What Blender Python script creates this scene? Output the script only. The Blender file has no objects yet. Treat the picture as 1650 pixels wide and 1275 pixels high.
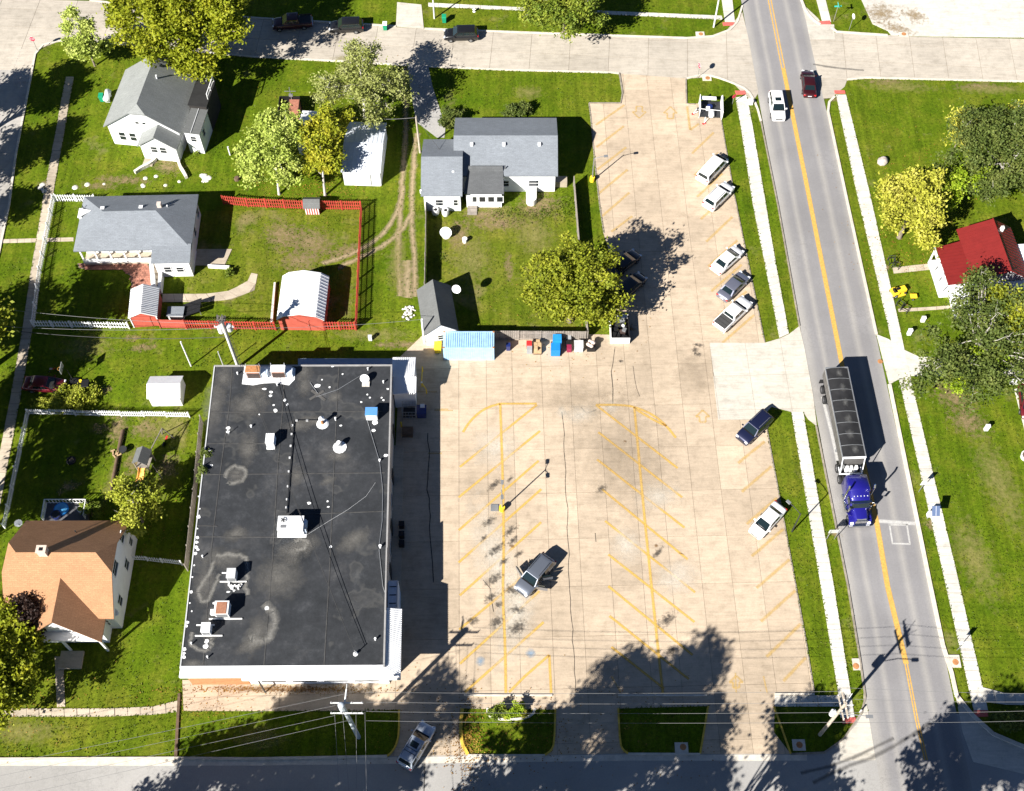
import bpy, math, random
import numpy as np
from mathutils import Vector, Matrix
rad = math.radians
sc = bpy.context.scene
COL = sc.collection
rng = random.Random(7)

# ------------------------------------------------------------------ camera, sky, sun, exposure
F_PX, TILT, CAM_H = 1950.0, rad(30.4), 120.0
cd = bpy.data.cameras.new('camera')
cam = bpy.data.objects.new('camera', cd)
COL.objects.link(cam)
cam.location = (0, 0, CAM_H)
cam.rotation_euler = (TILT, 0, 0)
cd.sensor_width = 36.0
cd.lens = 36.0 * F_PX / 1650.0
cd.clip_start, cd.clip_end = 1.0, 6000.0
sc.camera = cam

SUN_EL, SUN_AZ = rad(35.3), rad(45.5)          # elevation; direction the shadows run, from +x towards +y
w = bpy.data.worlds.new('World')
sc.world = w
w.use_nodes = True
nt = w.node_tree
sky = nt.nodes.new('ShaderNodeTexSky')
sky.sky_type = 'NISHITA'
sky.sun_disc = False
sky.sun_elevation = SUN_EL
sky.sun_rotation = rad(224.5)
sky.altitude = 300
sky.air_density = .45          # a clear, deep blue sky: the shade in the photograph is nearly black
sky.dust_density = .1
sky.ozone_density = 3.0
bg = nt.nodes['Background']
bg.inputs['Strength'].default_value = 0.05
nt.links.new(sky.outputs[0], bg.inputs[0])
sd = bpy.data.lights.new('sun', 'SUN')
sd.energy = 5.0
sd.angle = rad(0.5)
sd.color = (1.0, 0.955, 0.885)
so = bpy.data.objects.new('sun', sd)
COL.objects.link(so)
dv = Vector((math.cos(SUN_EL) * math.cos(SUN_AZ), math.cos(SUN_EL) * math.sin(SUN_AZ), -math.sin(SUN_EL)))
so.rotation_euler = dv.to_track_quat('-Z', 'Y').to_euler()
so.location = (-60, -60, 90)
sc.view_settings.view_transform = 'Standard'
sc.view_settings.look = 'None'
sc.view_settings.gamma = 1.0
sc.view_settings.use_curve_mapping = False
sc.view_settings.exposure = 1.2

# ------------------------------------------------------------------ survey: where a thing seen in the photograph stands
def G(px, py, z=0.0):
    x, y = (px - 825.0) / F_PX, -(py - 637.5) / F_PX
    dy = math.sin(TILT) + y * math.cos(TILT)
    dz = -math.cos(TILT) + y * math.sin(TILT)
    t = (z - CAM_H) / dz
    return (x * t, dy * t)
def GV(px, py, z=0.0):
    a = G(px, py, z)
    return Vector((a[0], a[1], z))
def GP(pts, z=0.0):
    return [G(a, b, z) for a, b in pts]
def lerp(a, b, t):
    return a + (b - a) * t

# ------------------------------------------------------------------ mesh builder
class MB:
    def __init__(s):
        s.v, s.f, s.m, s.sm, s.uv = [], [], [], [], []
    def add(s, vs, fs, mi=0, sm=False, uvs=None):
        o = len(s.v)
        s.v += [tuple(p) for p in vs]
        for k, f in enumerate(fs):
            s.f.append([o + i for i in f]); s.m.append(mi); s.sm.append(sm)
            s.uv.append(uvs[k] if uvs else None)
        return s
    def hexa(s, p, mi=0):            # 8 corners: bottom ring 0-3, top ring 4-7 (counter-clockwise)
        return s.add(p, [(3, 2, 1, 0), (4, 5, 6, 7), (0, 1, 5, 4), (1, 2, 6, 5), (2, 3, 7, 6), (3, 0, 4, 7)], mi)
    def box(s, x0, y0, z0, x1, y1, z1, mi=0):
        return s.hexa([(x0, y0, z0), (x1, y0, z0), (x1, y1, z0), (x0, y1, z0), (x0, y0, z1), (x1, y0, z1), (x1, y1, z1), (x0, y1, z1)], mi)
    def cbox(s, cx, cy, cz, sx, sy, sz, mi=0, rot=0.0):
        c, n = math.cos(rot), math.sin(rot)
        P = []
        for dz in (-1, 1):
            for dx, dy in ((-1, -1), (1, -1), (1, 1), (-1, 1)):
                a, b = dx * sx / 2, dy * sy / 2
                P.append((cx + a * c - b * n, cy + a * n + b * c, cz + dz * sz / 2))
        return s.hexa(P, mi)
    def prism(s, poly, z0, z1, mi=0, bottom=False):
        a = sum(poly[i][0] * poly[(i + 1) % len(poly)][1] - poly[(i + 1) % len(poly)][0] * poly[i][1] for i in range(len(poly)))
        if a < 0: poly = poly[::-1]
        n = len(poly)
        V = [(p[0], p[1], z0) for p in poly] + [(p[0], p[1], z1) for p in poly]
        Fc = [tuple(range(n, 2 * n))] + [(i, (i + 1) % n, n + (i + 1) % n, n + i) for i in range(n)]
        if bottom: Fc.append(tuple(range(n - 1, -1, -1)))
        return s.add(V, Fc, mi)
    def slab(s, pts, t, mi=0, side=None):          # roof plane: 3-D polygon, thickness t downwards
        n = len(pts)
        nz = sum(pts[i][0] * pts[(i + 1) % n][1] - pts[(i + 1) % n][0] * pts[i][1] for i in range(n))
        if nz < 0: pts = pts[::-1]
        V = [tuple(p) for p in pts] + [(p[0], p[1], p[2] - t) for p in pts]
        s.add(V, [tuple(range(n)), tuple(range(2 * n - 1, n - 1, -1))], mi)
        return s.add(V, [(i, n + i, n + (i + 1) % n, (i + 1) % n) for i in range(n)], mi if side is None else side)
    def tube(s, pts, r, n=8, mi=0, cap=True, sm=True):
        pts = [Vector(p) for p in pts]
        rs = r if isinstance(r, (list, tuple)) else [r] * len(pts)
        V, Fc = [], []
        for i, p in enumerate(pts):
            d = (pts[min(i + 1, len(pts) - 1)] - pts[max(i - 1, 0)])
            d = d.normalized() if d.length > 1e-9 else Vector((0, 0, 1))
            a = d.cross(Vector((0, 0, 1)) if abs(d.z) < .9 else Vector((1, 0, 0))).normalized()
            b = d.cross(a)
            for k in range(n):
                q = 2 * math.pi * k / n
                V.append(p + a * (rs[i] * math.cos(q)) + b * (rs[i] * math.sin(q)))
        for i in range(len(pts) - 1):
            for k in range(n):
                k2 = (k + 1) % n
                Fc.append((i * n + k, (i + 1) * n + k, (i + 1) * n + k2, i * n + k2))
        s.add(V, Fc, mi, sm)
        if cap:
            s.add(V[:n], [tuple(range(n))], mi)
            s.add(V[-n:], [tuple(range(n - 1, -1, -1))], mi)
        return s
    def cyl(s, x, y, z0, z1, r, n=12, mi=0, r2=None):
        return s.tube([(x, y, z0), (x, y, z1)], [r, r if r2 is None else r2], n, mi)
    def ball(s, c, r, n=10, m=6, mi=0, sz=1.0, z0=-1.0):
        V, Fc = [], []
        for j in range(m + 1):
            q = lerp(math.asin(z0), math.pi / 2, j / m)
            for k in range(n):
                a = 2 * math.pi * k / n
                V.append((c[0] + r * math.cos(q) * math.cos(a), c[1] + r * math.cos(q) * math.sin(a), c[2] + r * sz * math.sin(q)))
        for j in range(m):
            for k in range(n):
                Fc.append((j * n + k, j * n + (k + 1) % n, (j + 1) * n + (k + 1) % n, (j + 1) * n + k))
        return s.add(V, Fc, mi, True)
    def mesh(s, name):
        me = bpy.data.meshes.new(name)
        me.from_pydata(s.v, [], s.f)
        me.polygons.foreach_set('material_index', s.m)
        me.polygons.foreach_set('use_smooth', s.sm)
        if any(u for u in s.uv):
            ul = me.uv_layers.new(name='UVMap')
            k = 0
            for f, u in zip(s.f, s.uv):
                for j in range(len(f)):
                    ul.data[k].uv = u[j] if u else (0, 0)
                    k += 1
        me.update()
        return me
    def build(s, name, mats, parent=None, at=None, loc=None, rot=0.0, props=None):
        """at: world point made the origin (verts are in world metres). With a parent built by thing(world=True)
        verts are world metres too; otherwise they are local to the parent."""
        off = None
        if parent is not None and parent.name in WORLD: off = WORLD[parent.name]
        elif at is not None: off = at
        if off is not None:
            s.v = [(p[0] - off[0], p[1] - off[1], p[2] - off[2]) for p in s.v]
        me = s.mesh(name)
        for m in (mats if isinstance(mats, (list, tuple)) else [mats]): me.materials.append(m)
        o = bpy.data.objects.new(name, me)
        COL.objects.link(o)
        if parent is not None:
            o.parent = parent
            if parent.name in WORLD: WORLD[o.name] = WORLD[parent.name]
        if at is not None and parent is None: o.location = at
        if loc is not None: o.location = loc
        if rot: o.rotation_euler = (0, 0, rot)
        return o
WORLD = {}
def tag(o, label=None, cat=None, group=None, kind=None):
    if label: o['label'] = label
    if cat: o['category'] = cat
    if group: o['group'] = group
    if kind: o['kind'] = kind
    return o
def thing(name, label, cat, loc, rot=0.0, group=None, world=False, kind=None):
    o = bpy.data.objects.new(name, None)
    COL.objects.link(o)
    o.location = (loc[0], loc[1], loc[2] if len(loc) > 2 else 0.0)
    o.rotation_euler = (0, 0, rot)
    o.empty_display_size = .3
    if world: WORLD[o.name] = tuple(o.location)
    return tag(o, label, cat, group, kind)
def share(o, name, parent, loc=(0, 0, 0), rot=0.0, scale=None):        # another part with the same mesh
    c = o.copy()
    c.name = name
    COL.objects.link(c)
    c.parent = parent
    c.location = loc
    c.rotation_euler = (0, 0, rot)
    if scale: c.scale = scale
    return c
def copy_thing(root, loc, rot, label, group=None):
    r = root.copy(); COL.objects.link(r); r.location = loc; r.rotation_euler = (0, 0, rot)
    tag(r, label, None, group)
    for ch in list(root.children):
        c = ch.copy(); COL.objects.link(c); c.parent = r
        for g in list(ch.children):
            d = g.copy(); COL.objects.link(d); d.parent = c
    return r

# ------------------------------------------------------------------ materials
MATS = {}
def lk(t, a, b): t.links.new(a, b)
def newmat(name):
    m = bpy.data.materials.new(name); m.use_nodes = True
    t = m.node_tree
    return m, t, t.nodes['Principled BSDF']
def pos_noise(t, scale, detail=4.0, rough=.6, vec=None):
    n = t.nodes.new('ShaderNodeTexNoise')
    n.inputs['Scale'].default_value = scale; n.inputs['Detail'].default_value = detail; n.inputs['Roughness'].default_value = rough
    if vec is None:
        g = t.nodes.new('ShaderNodeNewGeometry'); vec = g.outputs['Position']
    lk(t, vec, n.inputs['Vector'])
    return n
def ramp(t, fac, stops, mode='LINEAR'):
    r = t.nodes.new('ShaderNodeValToRGB')
    r.color_ramp.interpolation = mode
    e = r.color_ramp.elements
    while len(e) < len(stops): e.new(.5)
    for k, (p, c) in enumerate(stops):
        e[k].position = p
        e[k].color = tuple(c) + (1,) if len(c) == 3 else c
    lk(t, fac, r.inputs[0])
    return r
def mix(t, fac, a, b, blend='MIX'):
    n = t.nodes.new('ShaderNodeMix'); n.data_type = 'RGBA'; n.blend_type = blend
    if isinstance(fac, (int, float)): n.inputs[0].default_value = fac
    else: lk(t, fac, n.inputs[0])
    for i, c in ((6, a), (7, b)):
        if isinstance(c, (tuple, list)): n.inputs[i].default_value = tuple(c) + (1,)
        else: lk(t, c, n.inputs[i])
    return n.outputs[2]
def mth(t, op, a, b=None, c=None):
    n = t.nodes.new('ShaderNodeMath'); n.operation = op
    for i, x in enumerate((a, b, c)):
        if x is None: continue
        if isinstance(x, (int, float)): n.inputs[i].default_value = x
        else: lk(t, x, n.inputs[i])
    return n.outputs[0]
def bumpn(t, b, h, strength, dist=.05):
    n = t.nodes.new('ShaderNodeBump'); n.inputs['Strength'].default_value = strength; n.inputs['Distance'].default_value = dist
    lk(t, h, n.inputs['Height']); lk(t, n.outputs[0], b.inputs['Normal'])
def sc3(c, k): return tuple(min(1.0, x * k) for x in c)
def M(name, col=None, rough=.75, metal=0.0, nv=.15, ns=1.2, fine=.0, bump=0.0, objvar=0.0, coat=0.0, spec=.35):
    if name in MATS: return MATS[name]
    m, t, b = newmat(name)
    n = pos_noise(t, ns, 5, .65)
    c = ramp(t, n.outputs[0], [(.3, sc3(col, 1 - nv)), (.7, sc3(col, 1 + nv))]).outputs[0]
    if fine:
        n2 = pos_noise(t, 14, 3, .7)
        k = ramp(t, n2.outputs[0], [(.3, (1 - fine,) * 3), (.7, (1 + fine * .6,) * 3)]).outputs[0]
        c = mix(t, 1.0, c, k, 'MULTIPLY')
    if objvar:
        oi = t.nodes.new('ShaderNodeObjectInfo')
        k = ramp(t, oi.outputs['Random'], [(0, (1 - objvar,) * 3), (1, (1 + objvar,) * 3)]).outputs[0]
        c = mix(t, 1.0, c, k, 'MULTIPLY')
    lk(t, c, b.inputs['Base Color'])
    b.inputs['Roughness'].default_value = rough
    b.inputs['Metallic'].default_value = metal
    b.inputs['Specular IOR Level'].default_value = spec
    if coat: b.inputs['Coat Weight'].default_value = coat; b.inputs['Coat Roughness'].default_value = .06
    if bump: bumpn(t, b, n.outputs[0] if not fine else n2.outputs[0], bump)
    MATS[name] = m
    return m

def grass_mat(name, lush, mid, dry, dirt, dirt_amt):
    m, t, b = newmat(name)
    big = pos_noise(t, .05, 3, .55); med = pos_noise(t, .33, 5, .65); fine = pos_noise(t, 2.6, 5, .75); blade = pos_noise(t, 9, 2, .7)
    c = ramp(t, big.outputs[0], [(.36, lush), (.52, mid), (.68, dry)]).outputs[0]
    c2 = ramp(t, med.outputs[0], [(.33, sc3(lush, .92)), (.5, mid), (.66, sc3(dry, 1.1))]).outputs[0]
    c = mix(t, .6, c, c2)
    k = ramp(t, fine.outputs[0], [(.28, (.48, .52, .42)), (.5, (1, 1, 1)), (.74, (1.5, 1.42, 1.45))]).outputs[0]
    c = mix(t, 1.0, c, k, 'MULTIPLY')
    k = ramp(t, blade.outputs[0], [(.3, (.62, .66, .58)), (.7, (1.36, 1.3, 1.3))]).outputs[0]
    c = mix(t, 1.0, c, k, 'MULTIPLY')
    g = t.nodes.new('ShaderNodeNewGeometry')
    for rz, amt in ((3, .13), (86, .09)):          # mowing marks
        mp = t.nodes.new('ShaderNodeMapping'); mp.inputs['Rotation'].default_value = (0, 0, rad(rz)); mp.inputs['Scale'].default_value = (1.5, .07, 1)
        lk(t, g.outputs['Position'], mp.inputs['Vector'])
        bn = pos_noise(t, 1.0, 3, .6, mp.outputs[0])
        k = ramp(t, bn.outputs[0], [(.36, (1 - amt,) * 3), (.5, (1, 1, 1)), (.64, (1 + amt,) * 3)]).outputs[0]
        c = mix(t, 1.0, c, k, 'MULTIPLY')
    # bare, thin patches
    d1 = pos_noise(t, .16, 6, .68)
    f = ramp(t, d1.outputs[0], [(1 - dirt_amt - .06, (0, 0, 0)), (1 - dirt_amt + .08, (.75, .75, .75))]).outputs[0]
    c = mix(t, f, c, mix(t, fine.outputs[0], sc3(dirt, .6), sc3(dirt, 1.3)))
    lk(t, c, b.inputs['Base Color'])
    b.inputs['Roughness'].default_value = .95
    b.inputs['Specular IOR Level'].default_value = .08
    bumpn(t, b, fine.outputs[0], .55, .09)
    MATS[name] = m
    return m
GRASS = grass_mat('lawn_grass', (.056, .106, .003), (.090, .132, .006), (.142, .152, .016), (.24, .20, .09), .335)
YARD = grass_mat('yard_grass', (.072, .116, .005), (.112, .138, .011), (.170, .162, .030), (.24, .19, .09), .40)

def concrete_mat(name, col, stain, nv=.16, objvar=.05, lo=.4):
    m, t, b = newmat(name)
    big = pos_noise(t, .10, 5, .6); med = pos_noise(t, .8, 6, .7); fine = pos_noise(t, 7, 4, .75)
    c = ramp(t, big.outputs[0], [(.34, sc3(col, 1 - nv)), (.66, sc3(col, 1 + nv * .6))]).outputs[0]
    k = ramp(t, med.outputs[0], [(.25, (.80, .79, .77)), (.5, (1, 1, 1)), (.8, (1.07, 1.06, 1.05))]).outputs[0]
    c = mix(t, 1.0, c, k, 'MULTIPLY')
    k = ramp(t, fine.outputs[0], [(.25, (.86, .86, .86)), (.75, (1.08, 1.08, 1.08))]).outputs[0]
    c = mix(t, 1.0, c, k, 'MULTIPLY')
    g = t.nodes.new('ShaderNodeNewGeometry')
    for rz, amt in ((35, .07), (-52, .05)):          # broom marks
        mp = t.nodes.new('ShaderNodeMapping'); mp.inputs['Rotation'].default_value = (0, 0, rad(rz)); mp.inputs['Scale'].default_value = (.35, 3.2, 1)
        lk(t, g.outputs['Position'], mp.inputs['Vector'])
        bn = pos_noise(t, 1.0, 5, .7, mp.outputs[0])
        k = ramp(t, bn.outputs[0], [(.32, (1 - amt * 1.6,) * 3), (.5, (1, 1, 1)), (.68, (1 + amt,) * 3)]).outputs[0]
        c = mix(t, 1.0, c, k, 'MULTIPLY')
    s1 = pos_noise(t, .27, 8, .75)
    f = ramp(t, s1.outputs[0], [(.60, (0, 0, 0)), (.78, (lo,) * 3)]).outputs[0]
    c = mix(t, f, c, stain)
    sp = pos_noise(t, 2.4, 2, .5)
    f = ramp(t, sp.outputs[0], [(.755, (0, 0, 0)), (.80, (.55, .55, .55))]).outputs[0]
    c = mix(t, f, c, sc3(stain, .6))
    oi = t.nodes.new('ShaderNodeObjectInfo')
    k = ramp(t, oi.outputs['Random'], [(0, (1 - objvar,) * 3), (1, (1 + objvar,) * 3)]).outputs[0]
    c = mix(t, 1.0, c, k, 'MULTIPLY')
    lk(t, c, b.inputs['Base Color'])
    b.inputs['Roughness'].default_value = .88
    b.inputs['Specular IOR Level'].default_value = .2
    bumpn(t, b, fine.outputs[0], .12, .02)
    MATS[name] = m
    return m
LOT = concrete_mat('lot_concrete', (.49, .395, .292), (.36, .31, .25), .16, .085)
WALK = concrete_mat('pale_concrete', (.60, .575, .515), (.45, .42, .36), .1, .04, .3)
OLDWALK = concrete_mat('old_walk_concrete', (.47, .40, .31), (.28, .25, .2), .2, .1)
STREETC = concrete_mat('street_concrete', (.45, .405, .34), (.38, .35, .31), .12, .05)
APRON = concrete_mat('apron_concrete', (.52, .485, .42), (.44, .40, .35), .10, .03, .3)
JOINT = M('joint_filler', (.24, .20, .155), .9, nv=.35, ns=2)
GRAVEL = concrete_mat('white_gravel', (.58, .55, .49), (.40, .36, .30), .12, 0)
WESTC = concrete_mat('old_street_concrete', (.40, .38, .35), (.28, .26, .23), .14, 0)

def asphalt_mat(name, col, track):
    """worn asphalt; UV.x runs across the road (0..1): polished wheel tracks and oil lines"""
    m, t, b = newmat(name)
    big = pos_noise(t, .12, 5, .6); fine = pos_noise(t, 6, 5, .8)
    c = ramp(t, big.outputs[0], [(.3, sc3(col, .86)), (.7, sc3(col, 1.1))]).outputs[0]
    k = ramp(t, fine.outputs[0], [(.25, (.86,) * 3), (.75, (1.1,) * 3)]).outputs[0]
    c = mix(t, 1.0, c, k, 'MULTIPLY')
    if track:
        uv = t.nodes.new('ShaderNodeUVMap'); sx = t.nodes.new('ShaderNodeSeparateXYZ'); lk(t, uv.outputs[0], sx.inputs[0])
        g = t.nodes.new('ShaderNodeNewGeometry')
        wob = pos_noise(t, .2, 3, .6)
        u = mth(t, 'ADD', sx.outputs[0], mth(t, 'MULTIPLY', mth(t, 'SUBTRACT', wob.outputs[0], .5), .03))
        L = (1.22, 1.2, 1.16); D = (.90, .90, .93); N = (1, 1, 1)
        k = ramp(t, u, [(.0, (1.32, 1.3, 1.24)), (.06, L), (.13, (.95, .95, .97)), (.19, D), (.245, L), (.30, D), (.40, D), (.47, (1.12, 1.1, 1.08)), (.5, (.96, .96, .97)), (.57, D), (.67, D), (.735, L), (.80, D), (.90, D), (.95, (1.06, 1.05, 1.03)), (1.0, L)]).outputs[0]
        c = mix(t, 1.0, c, k, 'MULTIPLY')
    cr = pos_noise(t, .55, 9, .72)
    f = ramp(t, cr.outputs[0], [(.485, (0, 0, 0)), (.5, (.35, .35, .35)), (.515, (0, 0, 0))]).outputs[0]
    cm = pos_noise(t, .06, 2, .5)
    f2 = ramp(t, cm.outputs[0], [(.55, (0, 0, 0)), (.62, (1, 1, 1))]).outputs[0]
    c = mix(t, mth(t, 'MULTIPLY', f, f2), c, sc3(col, .4))
    lk(t, c, b.inputs['Base Color'])
    b.inputs['Roughness'].default_value = .85
    b.inputs['Specular IOR Level'].default_value = .2
    bumpn(t, b, fine.outputs[0], .15, .02)
    MATS[name] = m
    return m
ASPH = asphalt_mat('main_road_asphalt', (.258, .251, .246), True)
ASPH2 = asphalt_mat('street_asphalt', (.345, .335, .32), False)

def decal_mat(name, col, edge=.5, soft=.25, nscale=3.0, amp=.5, dens=1.0, uv_strip=False, rough=.85):
    """a stain, worn paint or bare earth with ragged edges; the sheet is see-through where nothing lies"""
    m, t, b = newmat(name)
    n = pos_noise(t, nscale, 6, .7)
    if uv_strip:
        u = t.nodes.new('ShaderNodeUVMap'); sx = t.nodes.new('ShaderNodeSeparateXYZ'); lk(t, u.outputs[0], sx.inputs[0])
        d = mth(t, 'ABSOLUTE', mth(t, 'SUBTRACT', mth(t, 'MULTIPLY', sx.outputs[0], 2.0), 1.0))
    else:
        tc = t.nodes.new('ShaderNodeTexCoord'); sx = t.nodes.new('ShaderNodeSeparateXYZ'); lk(t, tc.outputs['Generated'], sx.inputs[0])
        a = mth(t, 'SUBTRACT', mth(t, 'MULTIPLY', sx.outputs[0], 2.0), 1.0); c = mth(t, 'SUBTRACT', mth(t, 'MULTIPLY', sx.outputs[1], 2.0), 1.0)
        d = mth(t, 'SQRT', mth(t, 'ADD', mth(t, 'MULTIPLY', a, a), mth(t, 'MULTIPLY', c, c)))
    x = mth(t, 'ADD', d, mth(t, 'MULTIPLY', mth(t, 'SUBTRACT', n.outputs[0], .5), amp * 2))
    mr = t.nodes.new('ShaderNodeMapRange')
    mr.inputs['From Min'].default_value = edge + soft; mr.inputs['From Max'].default_value = edge - soft
    mr.inputs['To Max'].default_value = dens
    lk(t, x, mr.inputs['Value'])
    n2 = pos_noise(t, 5, 4, .7)
    cc = ramp(t, n2.outputs[0], [(.3, sc3(col, .75)), (.7, sc3(col, 1.2))]).outputs[0]
    lk(t, cc, b.inputs['Base Color'])
    lk(t, mr.outputs[0], b.inputs['Alpha'])
    b.inputs['Roughness'].default_value = rough
    b.inputs['Specular IOR Level'].default_value = .15
    MATS[name] = m
    return m
PAINT_Y = decal_mat('worn_yellow_paint', (.66, .42, .10), .78, .55, 1.8, .62, .80, True)
PAINT_FAINT = decal_mat('faded_yellow_paint', (.62, .42, .14), .62, .6, 1.6, .75, .55, True)
PAINT_ROAD = decal_mat('road_yellow_paint', (.62, .36, .09), 1.0, .25, 3, .35, .95, True)
PAINT_W = decal_mat('worn_white_paint', (.72, .71, .68), .9, .4, 2.5, .6, .55, True)
SEAL = decal_mat('crack_sealer', (.05, .045, .04), .6, .4, 3, .6, .9, True)
RUT = decal_mat('dirt_rut', (.36, .28, .17), .45, .4, 1.1, .75, .9, True)
SCUFF = decal_mat('tyre_mark', (.12, .115, .11), .5, .4, 1, .6, .5, True)
OIL = decal_mat('oil_stain', (.07, .062, .055), .30, .42, 3.4, 1.1, .85)
RUST = decal_mat('rust_stain', (.22, .12, .05), .45, .35, 2.5, .6, .75)
DAMP = decal_mat('damp_stain', (.27, .22, .16), .35, .6, .9, .9, .35)
EARTH = decal_mat('bare_earth', (.30, .22, .12), .28, .34, 1.7, 1.15, .72)
STRAW = decal_mat('dry_grass', (.30, .27, .09), .30, .42, 1.5, 1.1, .6)
LEAVES = decal_mat('leaf_litter', (.20, .10, .035), .25, .5, 3.5, 1.2, .75)
PALE = decal_mat('pale_patch', (.66, .61, .52), .5, .5, .9, .8, .6)
CHALK = decal_mat('roof_bloom', (.14, .135, .125), .45, .45, .8, .7, .75)

def roof_epdm():
    m, t, b = newmat('black_membrane')
    big = pos_noise(t, .16, 6, .7); med = pos_noise(t, .9, 6, .7); fine = pos_noise(t, 9, 3, .7)
    c = ramp(t, big.outputs[0], [(.35, (.023, .0255, .029)), (.55, (.034, .0365, .041)), (.72, (.065, .065, .066))]).outputs[0]
    k = ramp(t, med.outputs[0], [(.3, (.75,) * 3), (.55, (1.05,) * 3), (.78, (1.9, 1.86, 1.8))]).outputs[0]
    c = mix(t, 1.0, c, k, 'MULTIPLY')
    # ponding rings on the west half
    rg = pos_noise(t, .22, 3, .55)
    f = ramp(t, rg.outputs[0], [(.585, (0, 0, 0)), (.61, (.20, .20, .20)), (.64, (.08, .08, .08)), (.68, (.07, .07, .07)), (.70, (.16, .16, .16)), (.74, (0, 0, 0))]).outputs[0]
    c = mix(t, f, c, (.16, .155, .14))
    k = ramp(t, fine.outputs[0], [(.3, (.85,) * 3), (.7, (1.12,) * 3)]).outputs[0]
    c = mix(t, 1.0, c, k, 'MULTIPLY')
    lk(t, c, b.inputs['Base Color'])
    b.inputs['Roughness'].default_value = .7
    b.inputs['Specular IOR Level'].default_value = .25
    bumpn(t, b, med.outputs[0], .15, .03)
    MATS['black_membrane'] = m
    return m
EPDM = roof_epdm()
def shingle(name, col, sx=.5, course=.16):
    """asphalt shingles: courses and tabs run down the slope (object space), tone differs tab by tab"""
    m, t, b = newmat(name)
    tc = t.nodes.new('ShaderNodeTexCoord')
    br = t.nodes.new('ShaderNodeTexBrick')
    mp = t.nodes.new('ShaderNodeMapping')
    lk(t, tc.outputs['Object'], mp.inputs['Vector'])
    lk(t, mp.outputs[0], br.inputs['Vector'])
    br.inputs['Color1'].default_value = sc3(col, .93) + (1,); br.inputs['Color2'].default_value = sc3(col, 1.07) + (1,)
    br.inputs['Mortar'].default_value = sc3(col, .80) + (1,)
    br.inputs['Scale'].default_value = 1.0; br.inputs['Mortar Size'].default_value = .012
    br.inputs['Brick Width'].default_value = sx; br.inputs['Row Height'].default_value = course
    n = pos_noise(t, .5, 6, .7); n2 = pos_noise(t, 11, 3, .8)
    k = ramp(t, n.outputs[0], [(.3, (.92,) * 3), (.7, (1.07,) * 3)]).outputs[0]
    c = mix(t, 1.0, br.outputs[0], k, 'MULTIPLY')
    k = ramp(t, n2.outputs[0], [(.25, (.7,) * 3), (.75, (1.25,) * 3)]).outputs[0]
    c = mix(t, 1.0, c, k, 'MULTIPLY')
    lk(t, c, b.inputs['Base Color'])
    b.inputs['Roughness'].default_value = .9
    b.inputs['Specular IOR Level'].default_value = .2
    bumpn(t, b, n2.outputs[0], .3, .03)
    MATS[name] = m
    return m
SH_GREY = shingle('grey_shingle', (.25, .262, .254)); SH_BLUE = shingle('blue_grey_shingle', (.205, .225, .25)); SH_DARK = shingle('dark_grey_shingle', (.135, .14, .138))
SH_TAN = shingle('tan_shingle', (.40, .215, .115)); SH_PORCH = shingle('porch_shingle', (.105, .11, .115))
WHITE = M('white_paint', (.78, .78, .77), .6, nv=.05, fine=.04)
WHITEM = M('white_metal', (.80, .81, .82), .4, nv=.05, spec=.5)
SIDING = M('white_siding', (.74, .75, .77), .65, nv=.06, fine=.05)
LGREY = M('light_grey_paint', (.5, .51, .52), .6)
GREY = M('grey_metal', (.27, .28, .29), .45, .4)
STEEL = M('galvanised_steel', (.46, .47, .48), .4, .7)
DARK = M('dark_metal', (.03, .031, .033), .5)
BLACK = M('black_plastic', (.012, .012, .013), .5)
RUBBER = M('tyre_rubber', (.016, .016, .017), .8)
CHROME = M('chrome', (.7, .71, .72), .15, 1.0, nv=.03)
REDFENCE = M('red_fence_paint', (.42, .055, .036), .75, nv=.2, fine=.18, objvar=.12)
REDWALL = M('red_wall_paint', (.46, .095, .065), .75, nv=.18, fine=.14)
REDROOF = M('red_metal_roof', (.17, .015, .013), .45, nv=.1, spec=.5)
PADRED = M('red_curb_pad', (.55, .12, .10), .8, nv=.15, fine=.1)
YELLOW = M('yellow_paint', (.80, .56, .03), .6, nv=.1, fine=.08)
KERBY = M('yellow_kerb_paint', (.62, .42, .06), .8, nv=.3, ns=2.5, fine=.2)
KERB = M('kerb_concrete', (.58, .53, .45), .85, nv=.18, fine=.12, objvar=.06)
KERBD = M('dirty_kerb', (.27, .235, .19), .9, nv=.35, ns=1.6, fine=.25)
WOOD = M('weathered_wood', (.27, .24, .21), .85, nv=.25, ns=3, fine=.2, objvar=.14)
WOODB = M('brown_timber', (.13, .085, .055), .85, nv=.25, ns=2, fine=.2)
POLEW = M('pole_wood', (.42, .36, .29), .85, nv=.2, ns=2, fine=.15)
POLEG = M('pole_pale', (.60, .61, .60), .6, nv=.08)
WHITEF = M('white_picket_paint', (.77, .78, .79), .6, nv=.06, fine=.06, objvar=.06)
BRICKR = M('red_brick', (.36, .15, .10), .85, nv=.25, ns=4, fine=.25)
ORANGEW = M('orange_brick_wall', (.52, .22, .10), .85, nv=.15, ns=3, fine=.15)
BLUE = M('blue_plastic', (.012, .20, .62), .5, nv=.1)
NAVY = M('navy_paint', (.012, .025, .13), .4, coat=.6)
CONTB = M('container_paint', (.36, .56, .74), .5, nv=.14, ns=2, fine=.08)
CARD = M('cardboard', (.46, .32, .18), .85, nv=.15, ns=4)
REDP = M('red_plastic', (.62, .03, .03), .45)
GREENP = M('green_plastic', (.01, .26, .13), .5)
ORANGE = M('orange_plastic', (.80, .42, .10), .5)
STONE = M('pale_stone', (.60, .57, .51), .85, nv=.25, ns=5)
RUSTM = M('rusty_metal', (.42, .19, .075), .8, nv=.3, ns=4, fine=.2)
COPPER = M('copper_coil', (.40, .19, .115), .55, .3, nv=.2, ns=5)
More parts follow.
